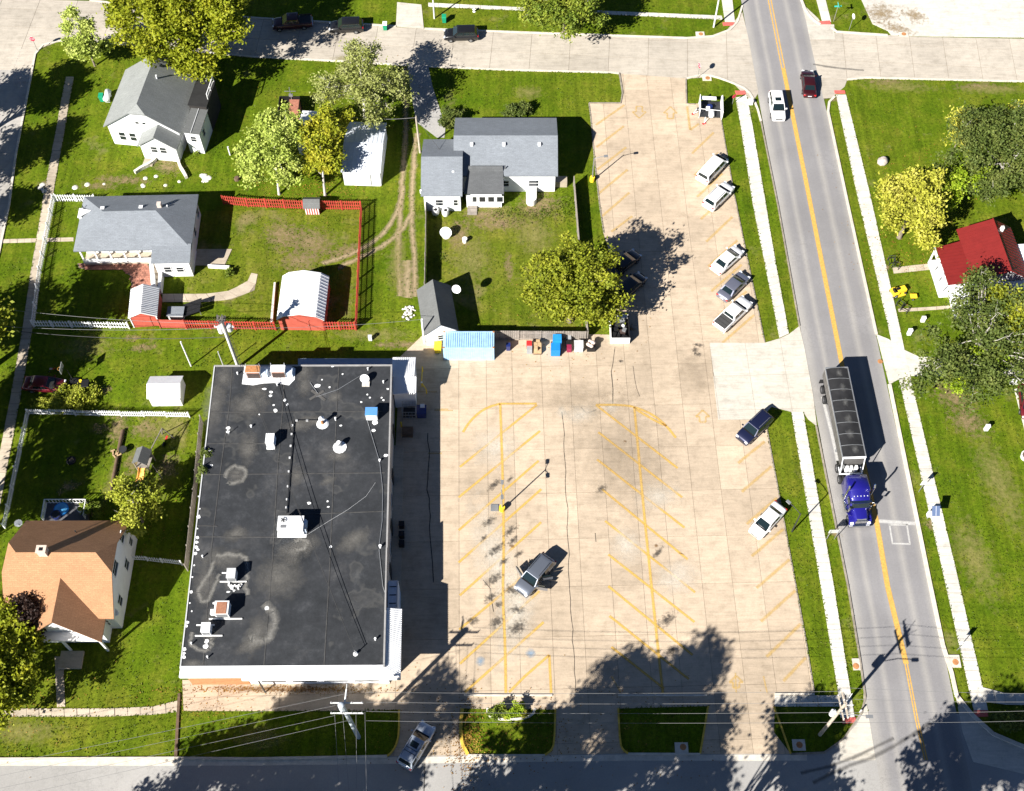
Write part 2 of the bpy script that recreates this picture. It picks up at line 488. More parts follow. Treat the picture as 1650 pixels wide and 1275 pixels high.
BARK = M('bark', (.20, .165, .125), .9, nv=.3, ns=4, fine=.25)
BARKM = M('grey_bark', (.34, .32, .28), .88, nv=.28, ns=3, fine=.2)
BARKP = M('pale_bark', (.50, .47, .42), .85, nv=.25, ns=3, fine=.2)
def glass_mat(name, col, rough=.08):
    m, t, b = newmat(name)
    b.inputs['Base Color'].default_value = tuple(col) + (1,)
    b.inputs['Roughness'].default_value = rough
    b.inputs['Specular IOR Level'].default_value = .8
    MATS[name] = m
    return m
GLASS = glass_mat('window_glass', (.02, .025, .03)); CARGLASS = glass_mat('car_glass', (.008, .016, .018), .05); LAMPG = glass_mat('lamp_glass', (.75, .77, .8), .15)
TAIL = glass_mat('tail_lamp', (.45, .01, .01), .2)
SOLAR = glass_mat('solar_glass', (.10, .14, .24), .15)
def carpaint(name, col, metal=0.0):
    return M('paint_' + name, col, .35, metal, nv=.02, ns=.6, coat=.8, spec=.5)
def leaf_mat(name, c1, c2, c3, trans=.24):
    m, t, b = newmat(name)
    g = t.nodes.new('ShaderNodeNewGeometry')
    n = pos_noise(t, .45, 3, .6)
    a = ramp(t, g.outputs['Random Per Island'], [(0, sc3(c1, .8)), (.35, c1), (.7, c2), (1, c3)]).outputs[0]
    k = ramp(t, n.outputs[0], [(.32, sc3(c1, .9)), (.52, c2), (.68, c3)]).outputs[0]
    c = mix(t, .62, a, k)
    lk(t, c, b.inputs['Base Color'])
    b.inputs['Roughness'].default_value = .6; b.inputs['Specular IOR Level'].default_value = .2
    tr = t.nodes.new('ShaderNodeBsdfTranslucent'); lk(t, c, tr.inputs[0])
    ms = t.nodes.new('ShaderNodeMixShader'); ms.inputs[0].default_value = trans
    lk(t, b.outputs[0], ms.inputs[1]); lk(t, tr.outputs[0], ms.inputs[2])
    lk(t, ms.outputs[0], t.nodes['Material Output'].inputs[0])
    MATS[name] = m
    return m
L_YG = leaf_mat('leaf_yellow_green', (.17, .215, .010), (.27, .30, .014), (.41, .40, .03))
L_LIGHT = leaf_mat('leaf_light_green', (.28, .37, .05), (.43, .51, .10), (.60, .64, .20))
L_AUT = leaf_mat('leaf_turning', (.19, .235, .015), (.34, .36, .022), (.52, .45, .04))
L_OLIVE = leaf_mat('leaf_olive', (.14, .18, .012), (.24, .27, .018), (.37, .37, .034))
L_YEL = leaf_mat('leaf_yellow', (.31, .33, .03), (.46, .45, .055), (.62, .56, .13))
L_DARK = leaf_mat('leaf_dark_green', (.068, .105, .02), (.125, .165, .034), (.22, .24, .06), .3)
L_LIME = leaf_mat('leaf_lime', (.16, .27, .010), (.27, .37, .018), (.44, .48, .05))
L_PALE = leaf_mat('leaf_pale', (.20, .23, .05), (.31, .34, .09), (.46, .47, .21))
L_PURP = leaf_mat('leaf_purple_brown', (.02, .012, .01), (.032, .018, .015), (.055, .03, .02), .15)
L_SHRUB = leaf_mat('leaf_shrub', (.10, .16, .018), (.19, .25, .025), (.36, .38, .045))
L_WEED = leaf_mat('leaf_weed', (.20, .25, .02), (.35, .38, .035), (.50, .50, .08))
L_GRASS = leaf_mat('grass_blade', (.060, .115, .004), (.100, .150, .008), (.18, .18, .03), .35)
L_FALLEN = leaf_mat('fallen_leaf', (.16, .07, .02), (.32, .16, .03), (.45, .30, .06), .1)

# ================================================================== GROUND, ROADS, PAVEMENTS
mb = MB()
mb.add([(-1500, -900, 0), (1500, -900, 0), (1500, 2100, 0), (-1500, 2100, 0)], [(0, 1, 2, 3)])
ground = tag(mb.build('ground', GRASS), kind='structure')
def sheet(name, px, z, mat, parent=None, kind='structure', world_pts=None):
    m = MB(); P = world_pts or GP(px)
    m.prism(P, z - .06, z)
    o = m.build(name, mat, parent)
    if parent is None: tag(o, kind=kind)
    return o
def ribbon(mb, left, right, z, mi=0):
    """ribbon between two world polylines, UV.x across"""
    V = []
    for a, b in zip(left, right): V += [(a[0], a[1], z), (b[0], b[1], z)]
    fs, uv = [], []
    L = 0.0
    for i in range(len(left) - 1):
        d = math.dist(left[i], left[i + 1])
        fs.append((2 * i, 2 * i + 1, 2 * i + 3, 2 * i + 2)); uv.append([(0, L), (1, L), (1, L + d), (0, L + d)])
        L += d
    mb.add(V, fs, mi, False, uv)
def offset_line(P, d):
    out = []
    for i, p in enumerate(P):
        a, b = P[max(i - 1, 0)], P[min(i + 1, len(P) - 1)]
        t = Vector((b[0] - a[0], b[1] - a[1])).normalized()
        out.append((p[0] - t.y * d, p[1] + t.x * d))
    return out
def dense(P, step=2.0):
    out = [P[0]]
    for a, b in zip(P, P[1:]):
        n = max(1, int(math.dist(a, b) / step))
        out += [(lerp(a[0], b[0], k / n), lerp(a[1], b[1], k / n)) for k in range(1, n + 1)]
    return out
def smooth(P, it=2):
    for _ in range(it):
        Q = [P[0]]
        for a, b in zip(P, P[1:]):
            Q += [(lerp(a[0], b[0], .25), lerp(a[1], b[1], .25)), (lerp(a[0], b[0], .75), lerp(a[1], b[1], .75))]
        P = Q + [P[-1]]
    return P
def strip(name, px, w, z, mat, parent, world=False, wob=0.0, sm=0):
    P = px if world else GP(px)
    if sm: P = smooth(P, sm)
    P = dense(P, 1.0 if wob else 3.0)
    if wob: P = [(p[0] + rng.uniform(-wob, wob), p[1] + rng.uniform(-wob, wob)) for p in P]
    m = MB(); ribbon(m, offset_line(P, w / 2), offset_line(P, -w / 2), z)
    return m.build(name, mat, parent)
def patch(name, px, py, rx, ry, rot, z, mat, parent):
    g = G(px, py); m = MB()
    o = m.add([(-rx, -ry, 0), (rx, -ry, 0), (rx, ry, 0), (-rx, ry, 0)], [(0, 1, 2, 3)]).build(name, mat)
    o.parent = parent; o.location = (g[0], g[1], z); o.rotation_euler = (0, 0, rad(rot))
    return o
def clip_half(P, a, b, c):                       # keep a*x+b*y<=c
    out = []
    for i, p in enumerate(P):
        q = P[(i + 1) % len(P)]
        dp, dq = a * p[0] + b * p[1] - c, a * q[0] + b * q[1] - c
        if dp <= 0: out.append(p)
        if dp * dq < 0:
            t = dp / (dp - dq); out.append((lerp(p[0], q[0], t), lerp(p[1], q[1], t)))
    return out
def area(P):
    return .5 * sum(P[i][0] * P[(i + 1) % len(P)][1] - P[(i + 1) % len(P)][0] * P[i][1] for i in range(len(P)))
def slabs(part, poly, ang, sx, sy, ox, oy, z, th, gap, mat, parent, jig=.003, amin=.15):
    """cut a paved area into slabs along its joints; every slab is a part"""
    c, s = math.cos(ang), math.sin(ang)
    L = [((p[0] - ox) * c + (p[1] - oy) * s, -(p[0] - ox) * s + (p[1] - oy) * c) for p in poly]
    xs = sorted(set(sx)) if isinstance(sx, list) else None
    if xs is None:
        i0, i1 = math.floor(min(p[0] for p in L) / sx), math.ceil(max(p[0] for p in L) / sx)
        xs = [i * sx for i in range(i0, i1 + 1)]
    j0, j1 = math.floor(min(p[1] for p in L) / sy), math.ceil(max(p[1] for p in L) / sy)
    for i in range(len(xs) - 1):
        for j in range(j0, j1):
            q = clip_half(clip_half(clip_half(clip_half(L, -1, 0, -(xs[i] + gap / 2)), 1, 0, xs[i + 1] - gap / 2), 0, -1, -(j * sy + gap / 2)), 0, 1, (j + 1) * sy - gap / 2)
            if len(q) < 3 or abs(area(q)) < amin: continue
            W = [(ox + p[0] * c - p[1] * s, oy + p[0] * s + p[1] * c) for p in q]
            m = MB(); dz = rng.uniform(-jig, jig)
            m.prism(W, z - th, z + dz)
            m.build(part, mat, parent)

# --- main road (x slips east as it comes south); its left and right edge lines
RL = [G(1194, 0), G(1253, 330), G(1366, 945), G(1393, 1110)]
RR = [G(1291, 0), G(1366, 330), G(1499, 945), G(1533, 1110)]
def extend(P, d0, d1):
    a, b = Vector(P[0]), Vector(P[1]); e = (a - b).normalized() * d0 + a
    c, d = Vector(P[-1]), Vector(P[-2]); f = (c - d).normalized() * d1 + c
    return [tuple(e)] + list(P) + [tuple(f)]
RLx, RRx = extend(RL, 420, 300), extend(RR, 420, 300)
m = MB(); A, B = dense(RLx, 12), dense(RLx, 12)
T = np.linspace(0, 1, 60)
def along(P, t):
    D = [0]
    for a, b in zip(P, P[1:]): D.append(D[-1] + math.dist(a, b))
    q = t * D[-1]
    for i in range(len(P) - 1):
        if q <= D[i + 1] + 1e-9:
            k = (q - D[i]) / max(1e-9, D[i + 1] - D[i]); return (lerp(P[i][0], P[i + 1][0], k), lerp(P[i][1], P[i + 1][1], k))
    return P[-1]
ribbon(m, [along(RLx, t) for t in T], [along(RRx, t) for t in T], .030)
road = tag(m.build('main_road', ASPH), kind='structure')
cen = [G(1240, 0), G(1262, 110), G(1284, 220), G(1302, 310), G(1357, 590), G(1413, 845), G(1430, 945), G(1460, 1070), G(1477, 1160), G(1492, 1225)]
for s_ in (-.2, .2):
    strip('centre_line', offset_line([G(1228, -60)] + cen[:3], s_), .16, .036, PAINT_ROAD, road, world=True)
strip('centre_line', cen[1:8], .58, .0365, PAINT_ROAD, road, world=True)
for s_ in (-.12, .12): strip('centre_line', offset_line(cen[7:], s_), .14, .036, PAINT_ROAD, road, world=True)
strip('stop_line', [(1416, 840), (1474, 844)], .5, .036, PAINT_W, road)
for a, b in (((1433, 845), (1438, 876)), ((1461, 845), (1466, 877)), ((1432, 846), (1463, 846)), ((1437, 876), (1467, 877))):
    strip('loop_cut', [a, b], .22, .036, PAINT_W, road)
strip('tyre_mark', [(1310, 104), (1345, 110), (1392, 114)], .5, .048, SCUFF, road, sm=1)
strip('tyre_mark', [(1325, 640), (1345, 720), (1352, 760)], .4, .037, PAINT_W, road, sm=1)

# --- north street (concrete slabs), west part, crossing part, east part
NSp = [(-260, -8), (145, 2), (230, 12), (330, 24), (410, 30), (591, 41), (682, 47), (820, 53), (1107, 62), (1140, 60), (1172, 48), (1196, 20), (1206, 62), (1222, 150), (1212, 166), (1182, 135), (1151, 124), (1107, 127), (986, 118), (820, 114), (669, 107), (513, 98), (410, 93), (181, 71), (96, 67), (60, 80), (52, 114), (-260, 108)]
north = sheet('north_street', NSp, .022, JOINT)
slabs('street_slab', GP(NSp), rad(-4), 5.4, 3.55, *G(410, 93), .042, .05, .05, STREETC, north, amin=.3)
NEp = [(1301, 48), (1344, 53), (1430, 57), (1489, 60), (1650, 63), (1900, 70), (1900, 152), (1650, 133), (1396, 127), (1365, 129), (1361, 140), (1340, 158), (1327, 160)]
neast = sheet('east_street', NEp, .022, JOINT)
slabs('street_slab', GP(NEp), rad(-4), 4.6, 3.6, *G(1365, 129), .044, .05, .05, STREETC, neast, amin=.3)
APp = [(1291, 5), (1299, 35), (1305, 64), (1345, 64), (1344, 40), (1325, 40), (1318, 30)]
ap = sheet('corner_apron', APp, .05, APRON)
GLp = [(1385, -40), (1388, 0), (1398, 22), (1406, 39), (1430, 50), (1436, 57), (1489, 59), (1650, 61), (1900, 68), (1900, -40)]
gl = sheet('gravel_yard', GLp, .05, GRAVEL)
for a in ((1420, 22, 4, 3.5), (1445, 46, 4.5, 1.8), (1474, 26, 3.4, 2.2)):
    patch('weedy_dirt', a[0], a[1], a[2], a[3], rng.uniform(-30, 30), .056 + .001 * len(gl.children), EARTH, gl)
# --- west street
WSp = [(-330, 60), (60, 80), (57, 88), (52, 114), (26, 248), (15, 330), (-14, 470), (-60, 700), (-420, 700)]
wst = sheet('west_street', WSp, .034, WESTC)
# --- south street
SSp = [(-900, 1224), (0, 1224), (280, 1222), (410, 1223), (627, 1219), (754, 1217), (880, 1217), (1011, 1214), (1128, 1215), (1274, 1215), (1330, 1213), (1358, 1192), (1390, 1150), (1400, 1160), (1410, 1226), (1430, 1360), (-900, 1385)]
south = sheet('south_street', SSp, .024, ASPH2)
GUp = [(-500, 1225.5), (0, 1225.5), (410, 1224.5), (627, 1220.5), (1011, 1216), (1274, 1216.5), (1300, 1216), (1300, 1226), (1011, 1226), (627, 1231), (410, 1234), (0, 1234), (-500, 1234)]
gut = sheet('gutter', GUp, .034, KERB)
SEp = [(1400, 1150), (1545, 1150), (1575, 1190), (1660, 1215), (1950, 1225), (1950, 1380), (1425, 1370)]
seast = sheet('southeast_street', SEp, .026, ASPH2)
Ac = [(1533, 1085), (1541, 1121), (1566, 1152), (1600, 1183), (1650, 1204), (1900, 1225), (1900, 1240), (1660, 1250), (1568, 1228), (1551, 1180)]
sheet('corner_apron', Ac, .038, APRON)
Ad = [(1392, 1104), (1396, 1131), (1411, 1225), (1354, 1226), (1352, 1196), (1380, 1168), (1391, 1148)]
sheet('corner_apron', Ad, .048, APRON)
strip('tyre_mark', [(1310, 1262), (1352, 1240), (1420, 1216), (1500, 1165)], .6, .05, SCUFF, south, sm=1)
strip('tyre_mark', [(1290, 1246), (1352, 1232), (1440, 1190)], .5, .05, SCUFF, south, sm=1)
strip('crack_seal', [(685, 1228), (684, 1275)], .12, .03, SEAL, south, wob=.05)

# --- sidewalks
def walk(name, Lpx, Rpx, z, n, mat, gap=.035, world=False):
    L, Rr = GP(Lpx), GP(Rpx)
    base = MB(); base.prism(L + Rr[::-1], z - .08, z - .03)
    o = tag(base.build(name, JOINT), kind='structure')
    for k in range(n):
        t0, t1 = k / n, (k + 1) / n
        a, b, c, d = along(L, t0), along(L, t1), along(Rr, t1), along(Rr, t0)
        l = math.dist(a, b); g = gap / 2 / l if l else 0
        def q(p, r, t): return (lerp(p[0], r[0], t), lerp(p[1], r[1], t))
        jj = rng.uniform(-.03, .03)
        P = [q(a, b, g), q(a, b, 1 - g), q(d, c, 1 - g), q(d, c, g)]
        if mat is not OLDWALK: jj *= .3
        P = [(p[0] + jj, p[1]) for p in P]
        mm = MB(); mm.prism(P, z - .08, z + rng.uniform(-.004, .004)); mm.build('paving_slab', mat, o)
    return o
walk('sidewalk', [(1163, 0), (1168, 36)], [(1180, 0), (1184, 36)], .07, 3, WALK)
walk('sidewalk', [(1185, 158), (1193, 200), (1213, 330), (1230, 414), (1256, 545)], [(1203, 154), (1212, 200), (1234, 330), (1248, 414), (1271, 538)], .07, 36, WALK)
walk('sidewalk', [(1275, 664), (1323, 948), (1352, 1126), (1354, 1157)], [(1294, 664), (1344, 948), (1372, 1126), (1377, 1157)], .07, 36, WALK)
walk('sidewalk', [(1310, -20), (1325, 37)], [(1325, -20), (1339, 36)], .07, 3, WALK)
walk('sidewalk', [(1347, 153), (1380, 310), (1432, 530), (1447, 605), (1525, 948), (1569, 1147)], [(1363, 153), (1401, 310), (1450, 530), (1466, 605), (1547, 948), (1592, 1147)], .07, 80, WALK)
walk('sidewalk', [(1583, 1108), (1621, 1118), (1720, 1119)], [(1587, 1131), (1621, 1136), (1720, 1137)], .075, 8, WALK)
walk('sidewalk', [(690, 5), (830, 12), (996, 19), (1163, 26)], [(690, 11), (830, 17), (996, 24.5), (1165, 32)], .07, 28, WALK)
walk('sidewalk', [(106, 124), (68, 330), (48, 450), (37, 525), (17, 640), (-10, 780), (-30, 860)], [(119, 124), (83, 330), (62, 450), (53, 525), (33, 640), (8, 775), (-10, 860)], .06, 46, OLDWALK, .06)
walk('sidewalk', [(-120, 1142), (0, 1142), (170, 1142), (246, 1139), (287, 1129)], [(-120, 1155), (0, 1155), (170, 1155), (246, 1152), (288, 1147)], .06, 20, OLDWALK, .06)
walk('garden_path', [(5, 386), (62, 384.5)], [(5, 392), (62, 390.5)], .045, 5, OLDWALK)
walk('garden_path', [(76, 384), (119, 383)], [(76, 390), (119, 389)], .045, 4, OLDWALK)
walk('garden_path', [(1438, 432), (1470, 428), (1512, 424)], [(1440, 441), (1470, 438), (1514, 433)], .045, 6, OLDWALK)
walk('garden_path', [(1503, 437), (1511, 476)], [(1508, 437), (1516, 475)], .05, 5, OLDWALK)
walk('garden_path', [(1447, 498), (1500, 495), (1570, 490)], [(1448, 503), (1500, 500), (1570, 495)], .045, 8, OLDWALK)
walk('garden_path', [(88, 1058), (92, 1140)], [(102, 1058), (105, 1139)], .05, 7, OLDWALK)
walk('garden_path', [(262, 474), (330, 474), (366, 470), (398, 455), (405, 440)], [(262, 487), (330, 487), (372, 483), (410, 468), (415, 442)], .05, 9, OLDWALK)
def pad(px, parent=None):
    m = MB(); m.prism(GP(px), .03, .10)
    o = tag(m.build('curb_ramp_pad', PADRED), kind='structure')
    # domes in rows
    a, b, c = GV(*px[0]), GV(*px[1]), GV(*px[3])
    mm = MB()
    for i in range(7):
        for j in range(3):
            p = a + (b - a) * ((i + .5) / 7) + (c - a) * ((j + .5) / 3)
            mm.ball((p.x, p.y, .10), .05, 6, 2, 0, .5, 0)
    d = mm.build('tactile_domes', PADRED, o); d['kind'] = 'stuff'
pad([(1164, 37), (1183, 37), (1184, 42), (1165, 42)]); pad([(1184, 147), (1200, 147), (1202, 153), (1186, 153)])
pad([(1320, 35), (1337, 34), (1339, 40), (1322, 40)]); pad([(1344, 146.5), (1361, 146.5), (1362, 151.5), (1345, 151.5)])
pad([(1356, 1158), (1378, 1156), (1379, 1165), (1357, 1167)]); pad([(1569, 1145), (1591, 1145), (1592, 1155), (1571, 1156)])

# --- driveways
dv1 = [(1143, 553), (1232, 553), (1256, 546), (1271, 539), (1288, 526), (1296, 560), (1310, 637), (1316, 687), (1302, 676), (1294, 664), (1275, 664), (1243, 656), (1225, 676.5), (1157, 677)]
drv = sheet('driveway', dv1, .046, JOINT)
slabs('driveway_slab', GP(dv1), rad(-88.2 + 90), 4.2, 4.6, *G(1143, 553), .064, .05, .03, APRON, drv)
E1 = [(1412, 539), (1432, 547), (1452, 562), (1480, 575), (1560, 580), (1720, 574), (1720, 604), (1560, 607), (1468, 606), (1447, 612), (1433, 620)]
sheet('driveway', E1, .055, GRAVEL)
E2 = [(640, 4), (679, 8), (683, 47), (638, 43)]
sheet('driveway', E2, .052, APRON)
E3 = [(1634, 628), (1655, 620), (1720, 640), (1720, 700), (1651, 694)]
sheet('driveway', E3, .05, WALK)
E4 = [(656, 104), (690, 106), (697, 140), (718, 205), (716, 222), (704, 222), (671, 197), (661, 145)]
sheet('driveway', E4, .05, ASPH2)

# --- parking lot
LOTp = [(949, 167), (1000, 167), (1003, 150), (998, 119), (1105, 127), (1105, 168), (1157, 166), (1182, 310), (1232, 553), (1143, 553), (1157, 677), (1232, 677), (1296, 1020), (1312, 1117), (1248, 1139), (1247, 1180), (1274, 1215), (1128, 1215), (1141, 1138), (996, 1142), (999, 1199), (1011, 1214), (880, 1217), (892, 1204), (895, 1144), (745, 1142), (742, 1170), (744, 1199), (754, 1217), (627, 1219), (641, 1193), (643, 1144), (580, 1146), (296, 1146), (294, 1096), (618, 1092), (645, 575), (690, 532), (985, 540), (980, 400), (972, 375), (958, 259)]
lotP = GP(LOTp)
m = MB(); m.prism(lotP, -.04, .022)
lot = tag(m.build('parking_lot', JOINT), kind='structure')
o0 = G(740, 1030)
xs = [-60, -48, -36.6] + [-30.4, -24.2, -18, -12.2, -6.4, 0, 3.2, 6.2, 9.6, 12.9, 16.1, 19.4, 22.4, 25.6, 28.8, 31.9, 35.4, 38.4, 44]
slabs('concrete_slab', lotP, rad(91.35 - 90), xs, 5.45, *o0, .050, .06, .034, LOT, lot)
slabs('walk_slab', GP([(1248, 1121), (1352, 1121), (1352, 1139), (1248, 1139)]), 0, 2.2, 1.6, *G(1248, 1139), .06, .06, .04, WALK, lot)
yl = [((741, 753), (865, 653)), ((739, 802), (870, 695)), ((739, 855), (868, 743)), ((739, 907), (872, 789)), ((741, 960), (872, 842)), ((740, 1015), (874, 903)), ((741, 1070), (869, 953)), ((749, 1116), (876, 1003)), ((846, 1090), (885, 1056)), ((885, 1056), (888, 1117)), ((820, 1116), (846, 1090)),
      ((960, 653), (1092, 755)), ((964, 697), (1099, 802)), ((962, 741), (1103, 851)), ((970, 789), (1108, 902)), ((975, 840), (1120, 955)), ((980, 894), (1119, 1003)), ((980, 945), (1116, 1056)), ((982, 993), (1110, 1095)), ((985, 1043), (1070, 1110)),
      ((806, 651), (865, 651))]
for a, b in yl: strip('parking_line', [a, b], .31, .060, PAINT_Y, lot)
for P in ([(746, 697), (756, 681), (772, 665), (788, 656), (806, 651)], [(960, 653), (1001, 653), (1022, 656), (1053, 669), (1074, 687), (1089, 706)], [(806, 651), (810, 765), (812, 880), (810, 960), (814, 1040), (815, 1117)], [(1022, 656), (1032, 767), (1040, 850), (1050, 948), (1061, 1054), (1068, 1117)], [(1024, 660), (1054, 678), (1074, 687)]):
    strip('parking_line', P, .34, .064, PAINT_Y, lot, sm=1)
yr = [((1189, 700), (1232, 662)), ((1189, 747), (1232, 712)), ((1195, 793), (1243, 752)), ((1203, 845), (1252, 803)), ((1211, 897), (1262, 853)), ((1219, 948), (1272, 902)), ((1226, 1002), (1281, 952)), ((1235, 1059), (1290, 1006)), ((1262, 1098), (1298, 1060)),
      ((960, 202), (1006, 170)), ((961, 238), (1005, 204)), ((962, 274), (1009, 238)), ((964, 313), (1011, 274)), ((970, 349), (1014, 311)), ((985, 374), (1019, 349)),
      ((1115, 248), (1150, 214)), ((1119, 283), (1158, 247)), ((1123, 318), (1164, 280)), ((1129, 354), (1172, 315)), ((1138, 390), (1180, 350)), ((1141, 430), (1188, 388)), ((1146, 470), (1195, 427)), ((1155, 512), (1203, 470)), ((1164, 553), (1215, 508)), ((1107, 172), (1112, 210)), ((1112, 210), (1126, 200))]
for a, b in yr: strip('parking_line', [a, b], .42, .060, PAINT_FAINT, lot)
for a, b in (((700, 660), (722, 660)), ((650, 632), (704, 632)), ((700, 662), (730, 662)), ((690, 731), (712, 731)), ((1185, 1085), (1186, 1117)), ((1000, 1116), (985, 1090)), ((1230, 1090), (1236, 1117))):
    strip('parking_line', [a, b], .2, .062, PAINT_FAINT, lot)
def arrow(cx, cy, up):
    s = -1 if up else 1
    m = MB()
    for a, b in (((0, 13), (-11, 0)), ((0, 13), (11, 0)), ((-11, 0), (-5, 0)), ((11, 0), (5, 0)), ((-5, 0), (-5, -11)), ((5, 0), (5, -11)), ((-5, -11), (5, -11))):
        A_, B_ = G(cx + a[0], cy + s * a[1] * .8), G(cx + b[0], cy + s * b[1] * .8)
        ribbon(m, offset_line([A_, B_], .14), offset_line([A_, B_], -.14), .066 + .0006 * (len(m.f)))
    m.build('lane_arrow', PAINT_FAINT, lot)
arrow(1030, 181, False); arrow(1080, 183, True); arrow(1132, 672, True); arrow(1186, 1100, True)
def blue_mark(cx, cy):
    patch('accessible_bay_mark', cx, cy, .62, .62, 0, .067, BAYMARK, lot)
BAYMARK = decal_mat('faded_blue_paint', (.25, .36, .48), .5, .4, 2.5, .6, .7)
blue_mark(774, 1066); blue_mark(855, 1053)
k = 0
for x, y, a, b in ((793, 783, .8, .35), (787, 839, .75, .35), (820, 858, .9, .35), (797, 884, 1.0, .42), (828, 872, .6, .3), (797, 936, 1.0, .45), (788, 962, .7, .35), (826, 950, .5, .9), (838, 892, .5, .25), (800, 1002, .7, .5), (835, 1012, .9, .6), (812, 905, .5, .3), (780, 870, .4, .25), (1060, 893, .7, .3), (1072, 1000, 1.0, .5), (1082, 1052, .5, .4), (970, 790, .5, .4), (822, 775, .4, .2), (764, 1000, .4, .6), (832, 983, .35, .8), (806, 975, .4, .3)):
    patch('oil_stain', x + rng.uniform(-3, 3), y + rng.uniform(-3, 3), a * 1.9, b * 1.7, 42 + rng.uniform(-8, 8) if a > b else 80, .068 + .0007 * k, OIL, lot); k += 1
for x, y, a, b in ((1057, 880, .32, .25), (1007, 712, .3, .2), (825, 881, .45, .25), (1098, 893, .5, .12), (1015, 530, 1.1, .45)):
    patch('rust_stain', x, y, a, b, -20, .068 + .0007 * k, RUST, lot); k += 1
for x, y, a, b in ((1125, 557, .9, .5), (1124, 572, .8, .5), (1000, 583, .5, .3), (1120, 565, .6, .9)):
    patch('damp_stain', x, y, a, b, -10, .068 + .0007 * k, OIL, lot); k += 1
for x, y, a, b in ((1000, 735, 7, 9), (930, 640, 9, 3), (1120, 600, 3, 4)):
    patch('damp_stain', x, y, a, b, 0, .068 + .0007 * k, DAMP, lot); k += 1
for x, y, a, b in ((800, 900, 2.6, 9), (830, 990, 2.4, 7), (1060, 800, 2.8, 2), (1090, 930, 3, 2.2), (1010, 880, 2, 2.4), (935, 668, 2.2, 1.4), (985, 656, 1, 1), (800, 720, 3, 3), (905, 664, .8, .9)):
    patch('pale_patch', x, y, a, b, rng.uniform(-20, 20), .0555 + .0002 * k, PALE, lot); k += 1
for P, wd in (([(688, 699), (690, 712), (692, 740), (689, 790), (694, 830), (692, 870), (696, 905), (699, 940)], .16), ([(905, 664), (908, 700), (911, 760), (915, 850), (918, 950), (928, 1115)], .10), ([(985, 600), (988, 655)], .14), ([(935, 655), (945, 668), (962, 660)], .10), ([(778, 935), (790, 950), (796, 985)], .12), ([(990, 560), (985, 600)], .1), ([(1020, 590), (1024, 612), (1030, 640)], .08), ([(958, 860), (961, 874)], .1)):
    strip('sealed_crack', P, wd, .058, SEAL, lot, wob=.10)
# parking-edge kerbs and islands
def kerb(px, name, mat, h=.14, wd=.18, n=None, z0=-.02, sm=0, group=None):
    P = GP(px)
    if sm: P = smooth(P, sm)
    P = dense(P, 3.0)
    o = None
    m = MB()
    A, B = offset_line(P, wd / 2), offset_line(P, -wd / 2)
    for i in range(len(P) - 1):
        q = [A[i], B[i], B[i + 1], A[i + 1]]
        m.prism(q, z0, h + .0015 * (i % 3), 0)
    o = m.build(name, mat)
    return tag(o, kind='structure')
kerb([(643, 1144), (643, 1180), (640, 1198), (632, 1212), (624, 1219)], 'kerb', KERBY, sm=1)
kerb([(745, 1142), (742, 1170), (744, 1199), (754, 1216)], 'kerb', KERBY, wd=.32, sm=1)
kerb([(895, 1144), (893, 1198), (888, 1210), (878, 1217)], 'kerb', KERBY, sm=1)
kerb([(996, 1142), (999, 1199), (1004, 1209), (1012, 1214.5)], 'kerb', KERBY, sm=1)
kerb([(1141, 1138), (1128, 1215)], 'kerb', KERBY)
kerb([(1247, 1139), (1274, 1215)], 'kerb', KERBY)
kerb([(754, 1217.5), (878, 1217.5)], 'kerb', KERB); kerb([(1012, 1215), (1128, 1215.5)], 'kerb', KERB)
kerb([(1274, 1215.5), (1328, 1213), (1359, 1191), (1388, 1149), (1394, 1124), (1385, 1060), (1366, 945), (1315, 687)], 'kerb', KERBD, wd=.18)

kerb([(1288, 526), (1253, 330), (1226, 196)], 'kerb', KERBD, wd=.16)
kerb([(1226, 196), (1219, 170), (1205, 145), (1182, 134.5), (1151, 123.5), (1130, 121), (1107, 127)], 'kerb', KERB, wd=.25, sm=1)
kerb([(1433, 620), (1499, 945), (1519, 1040), (1533, 1085), (1541, 1121), (1566, 1152), (1600, 1183), (1650, 1204), (1760, 1220)], 'kerb', KERB, wd=.4)
kerb([(1412, 539), (1366, 330), (1334, 180), (1336, 165), (1345, 156)], 'kerb', KERB, wd=.3)
kerb([(1365, 129), (1396, 126), (1650, 132)], 'kerb', KERB, wd=.25)
kerb([(1291, 0), (1299, 20), (1312, 34), (1322, 40)], 'kerb', KERB, wd=.3, sm=1); kerb([(1340, 45), (1348, 52), (1430, 57.5)], 'kerb', KERB, wd=.3)
kerb([(1196, 10), (1188, 36), (1176, 49), (1150, 59), (1107, 62), (830, 52.5), (684, 47)], 'kerb', KERB, wd=.25)
kerb([(638, 43), (591, 40), (410, 29.5), (330, 23), (230, 11), (145, 1)], 'kerb', KERB, wd=.25)
kerb([(998, 119), (986, 117.5), (820, 113.5), (692, 108)], 'kerb', KERB, wd=.22); kerb([(655, 106), (513, 97.5), (410, 92.5), (181, 70.5), (96, 66.5), (70, 73), (57, 88), (52, 114), (26, 248), (15, 330), (-14, 470), (-50, 650)], 'kerb', KERB, wd=.25)
kerb([(-300, 1224), (0, 1223.5), (280, 1222), (410, 1223), (624, 1219)], 'kerb', KERB, wd=.25)
kerb([(1105, 128), (1106, 168), (1120, 169)], 'kerb', KERBD, wd=.2); kerb([(998, 119), (1003, 150), (1000, 167), (949, 167)], 'kerb', KERBD, wd=.2); kerb([(949, 167), (952, 190), (958, 259), (966, 330), (973, 376)], 'kerb', KERBD, wd=.15, h=.09)
for i, (a, b) in enumerate((((748, 1121), (890, 1121)), ((996, 1121), (1139, 1121)), ((1248, 1119), (1312, 1119)))):
    kerb([a, b], 'kerb', KERB, h=.17, wd=.16)
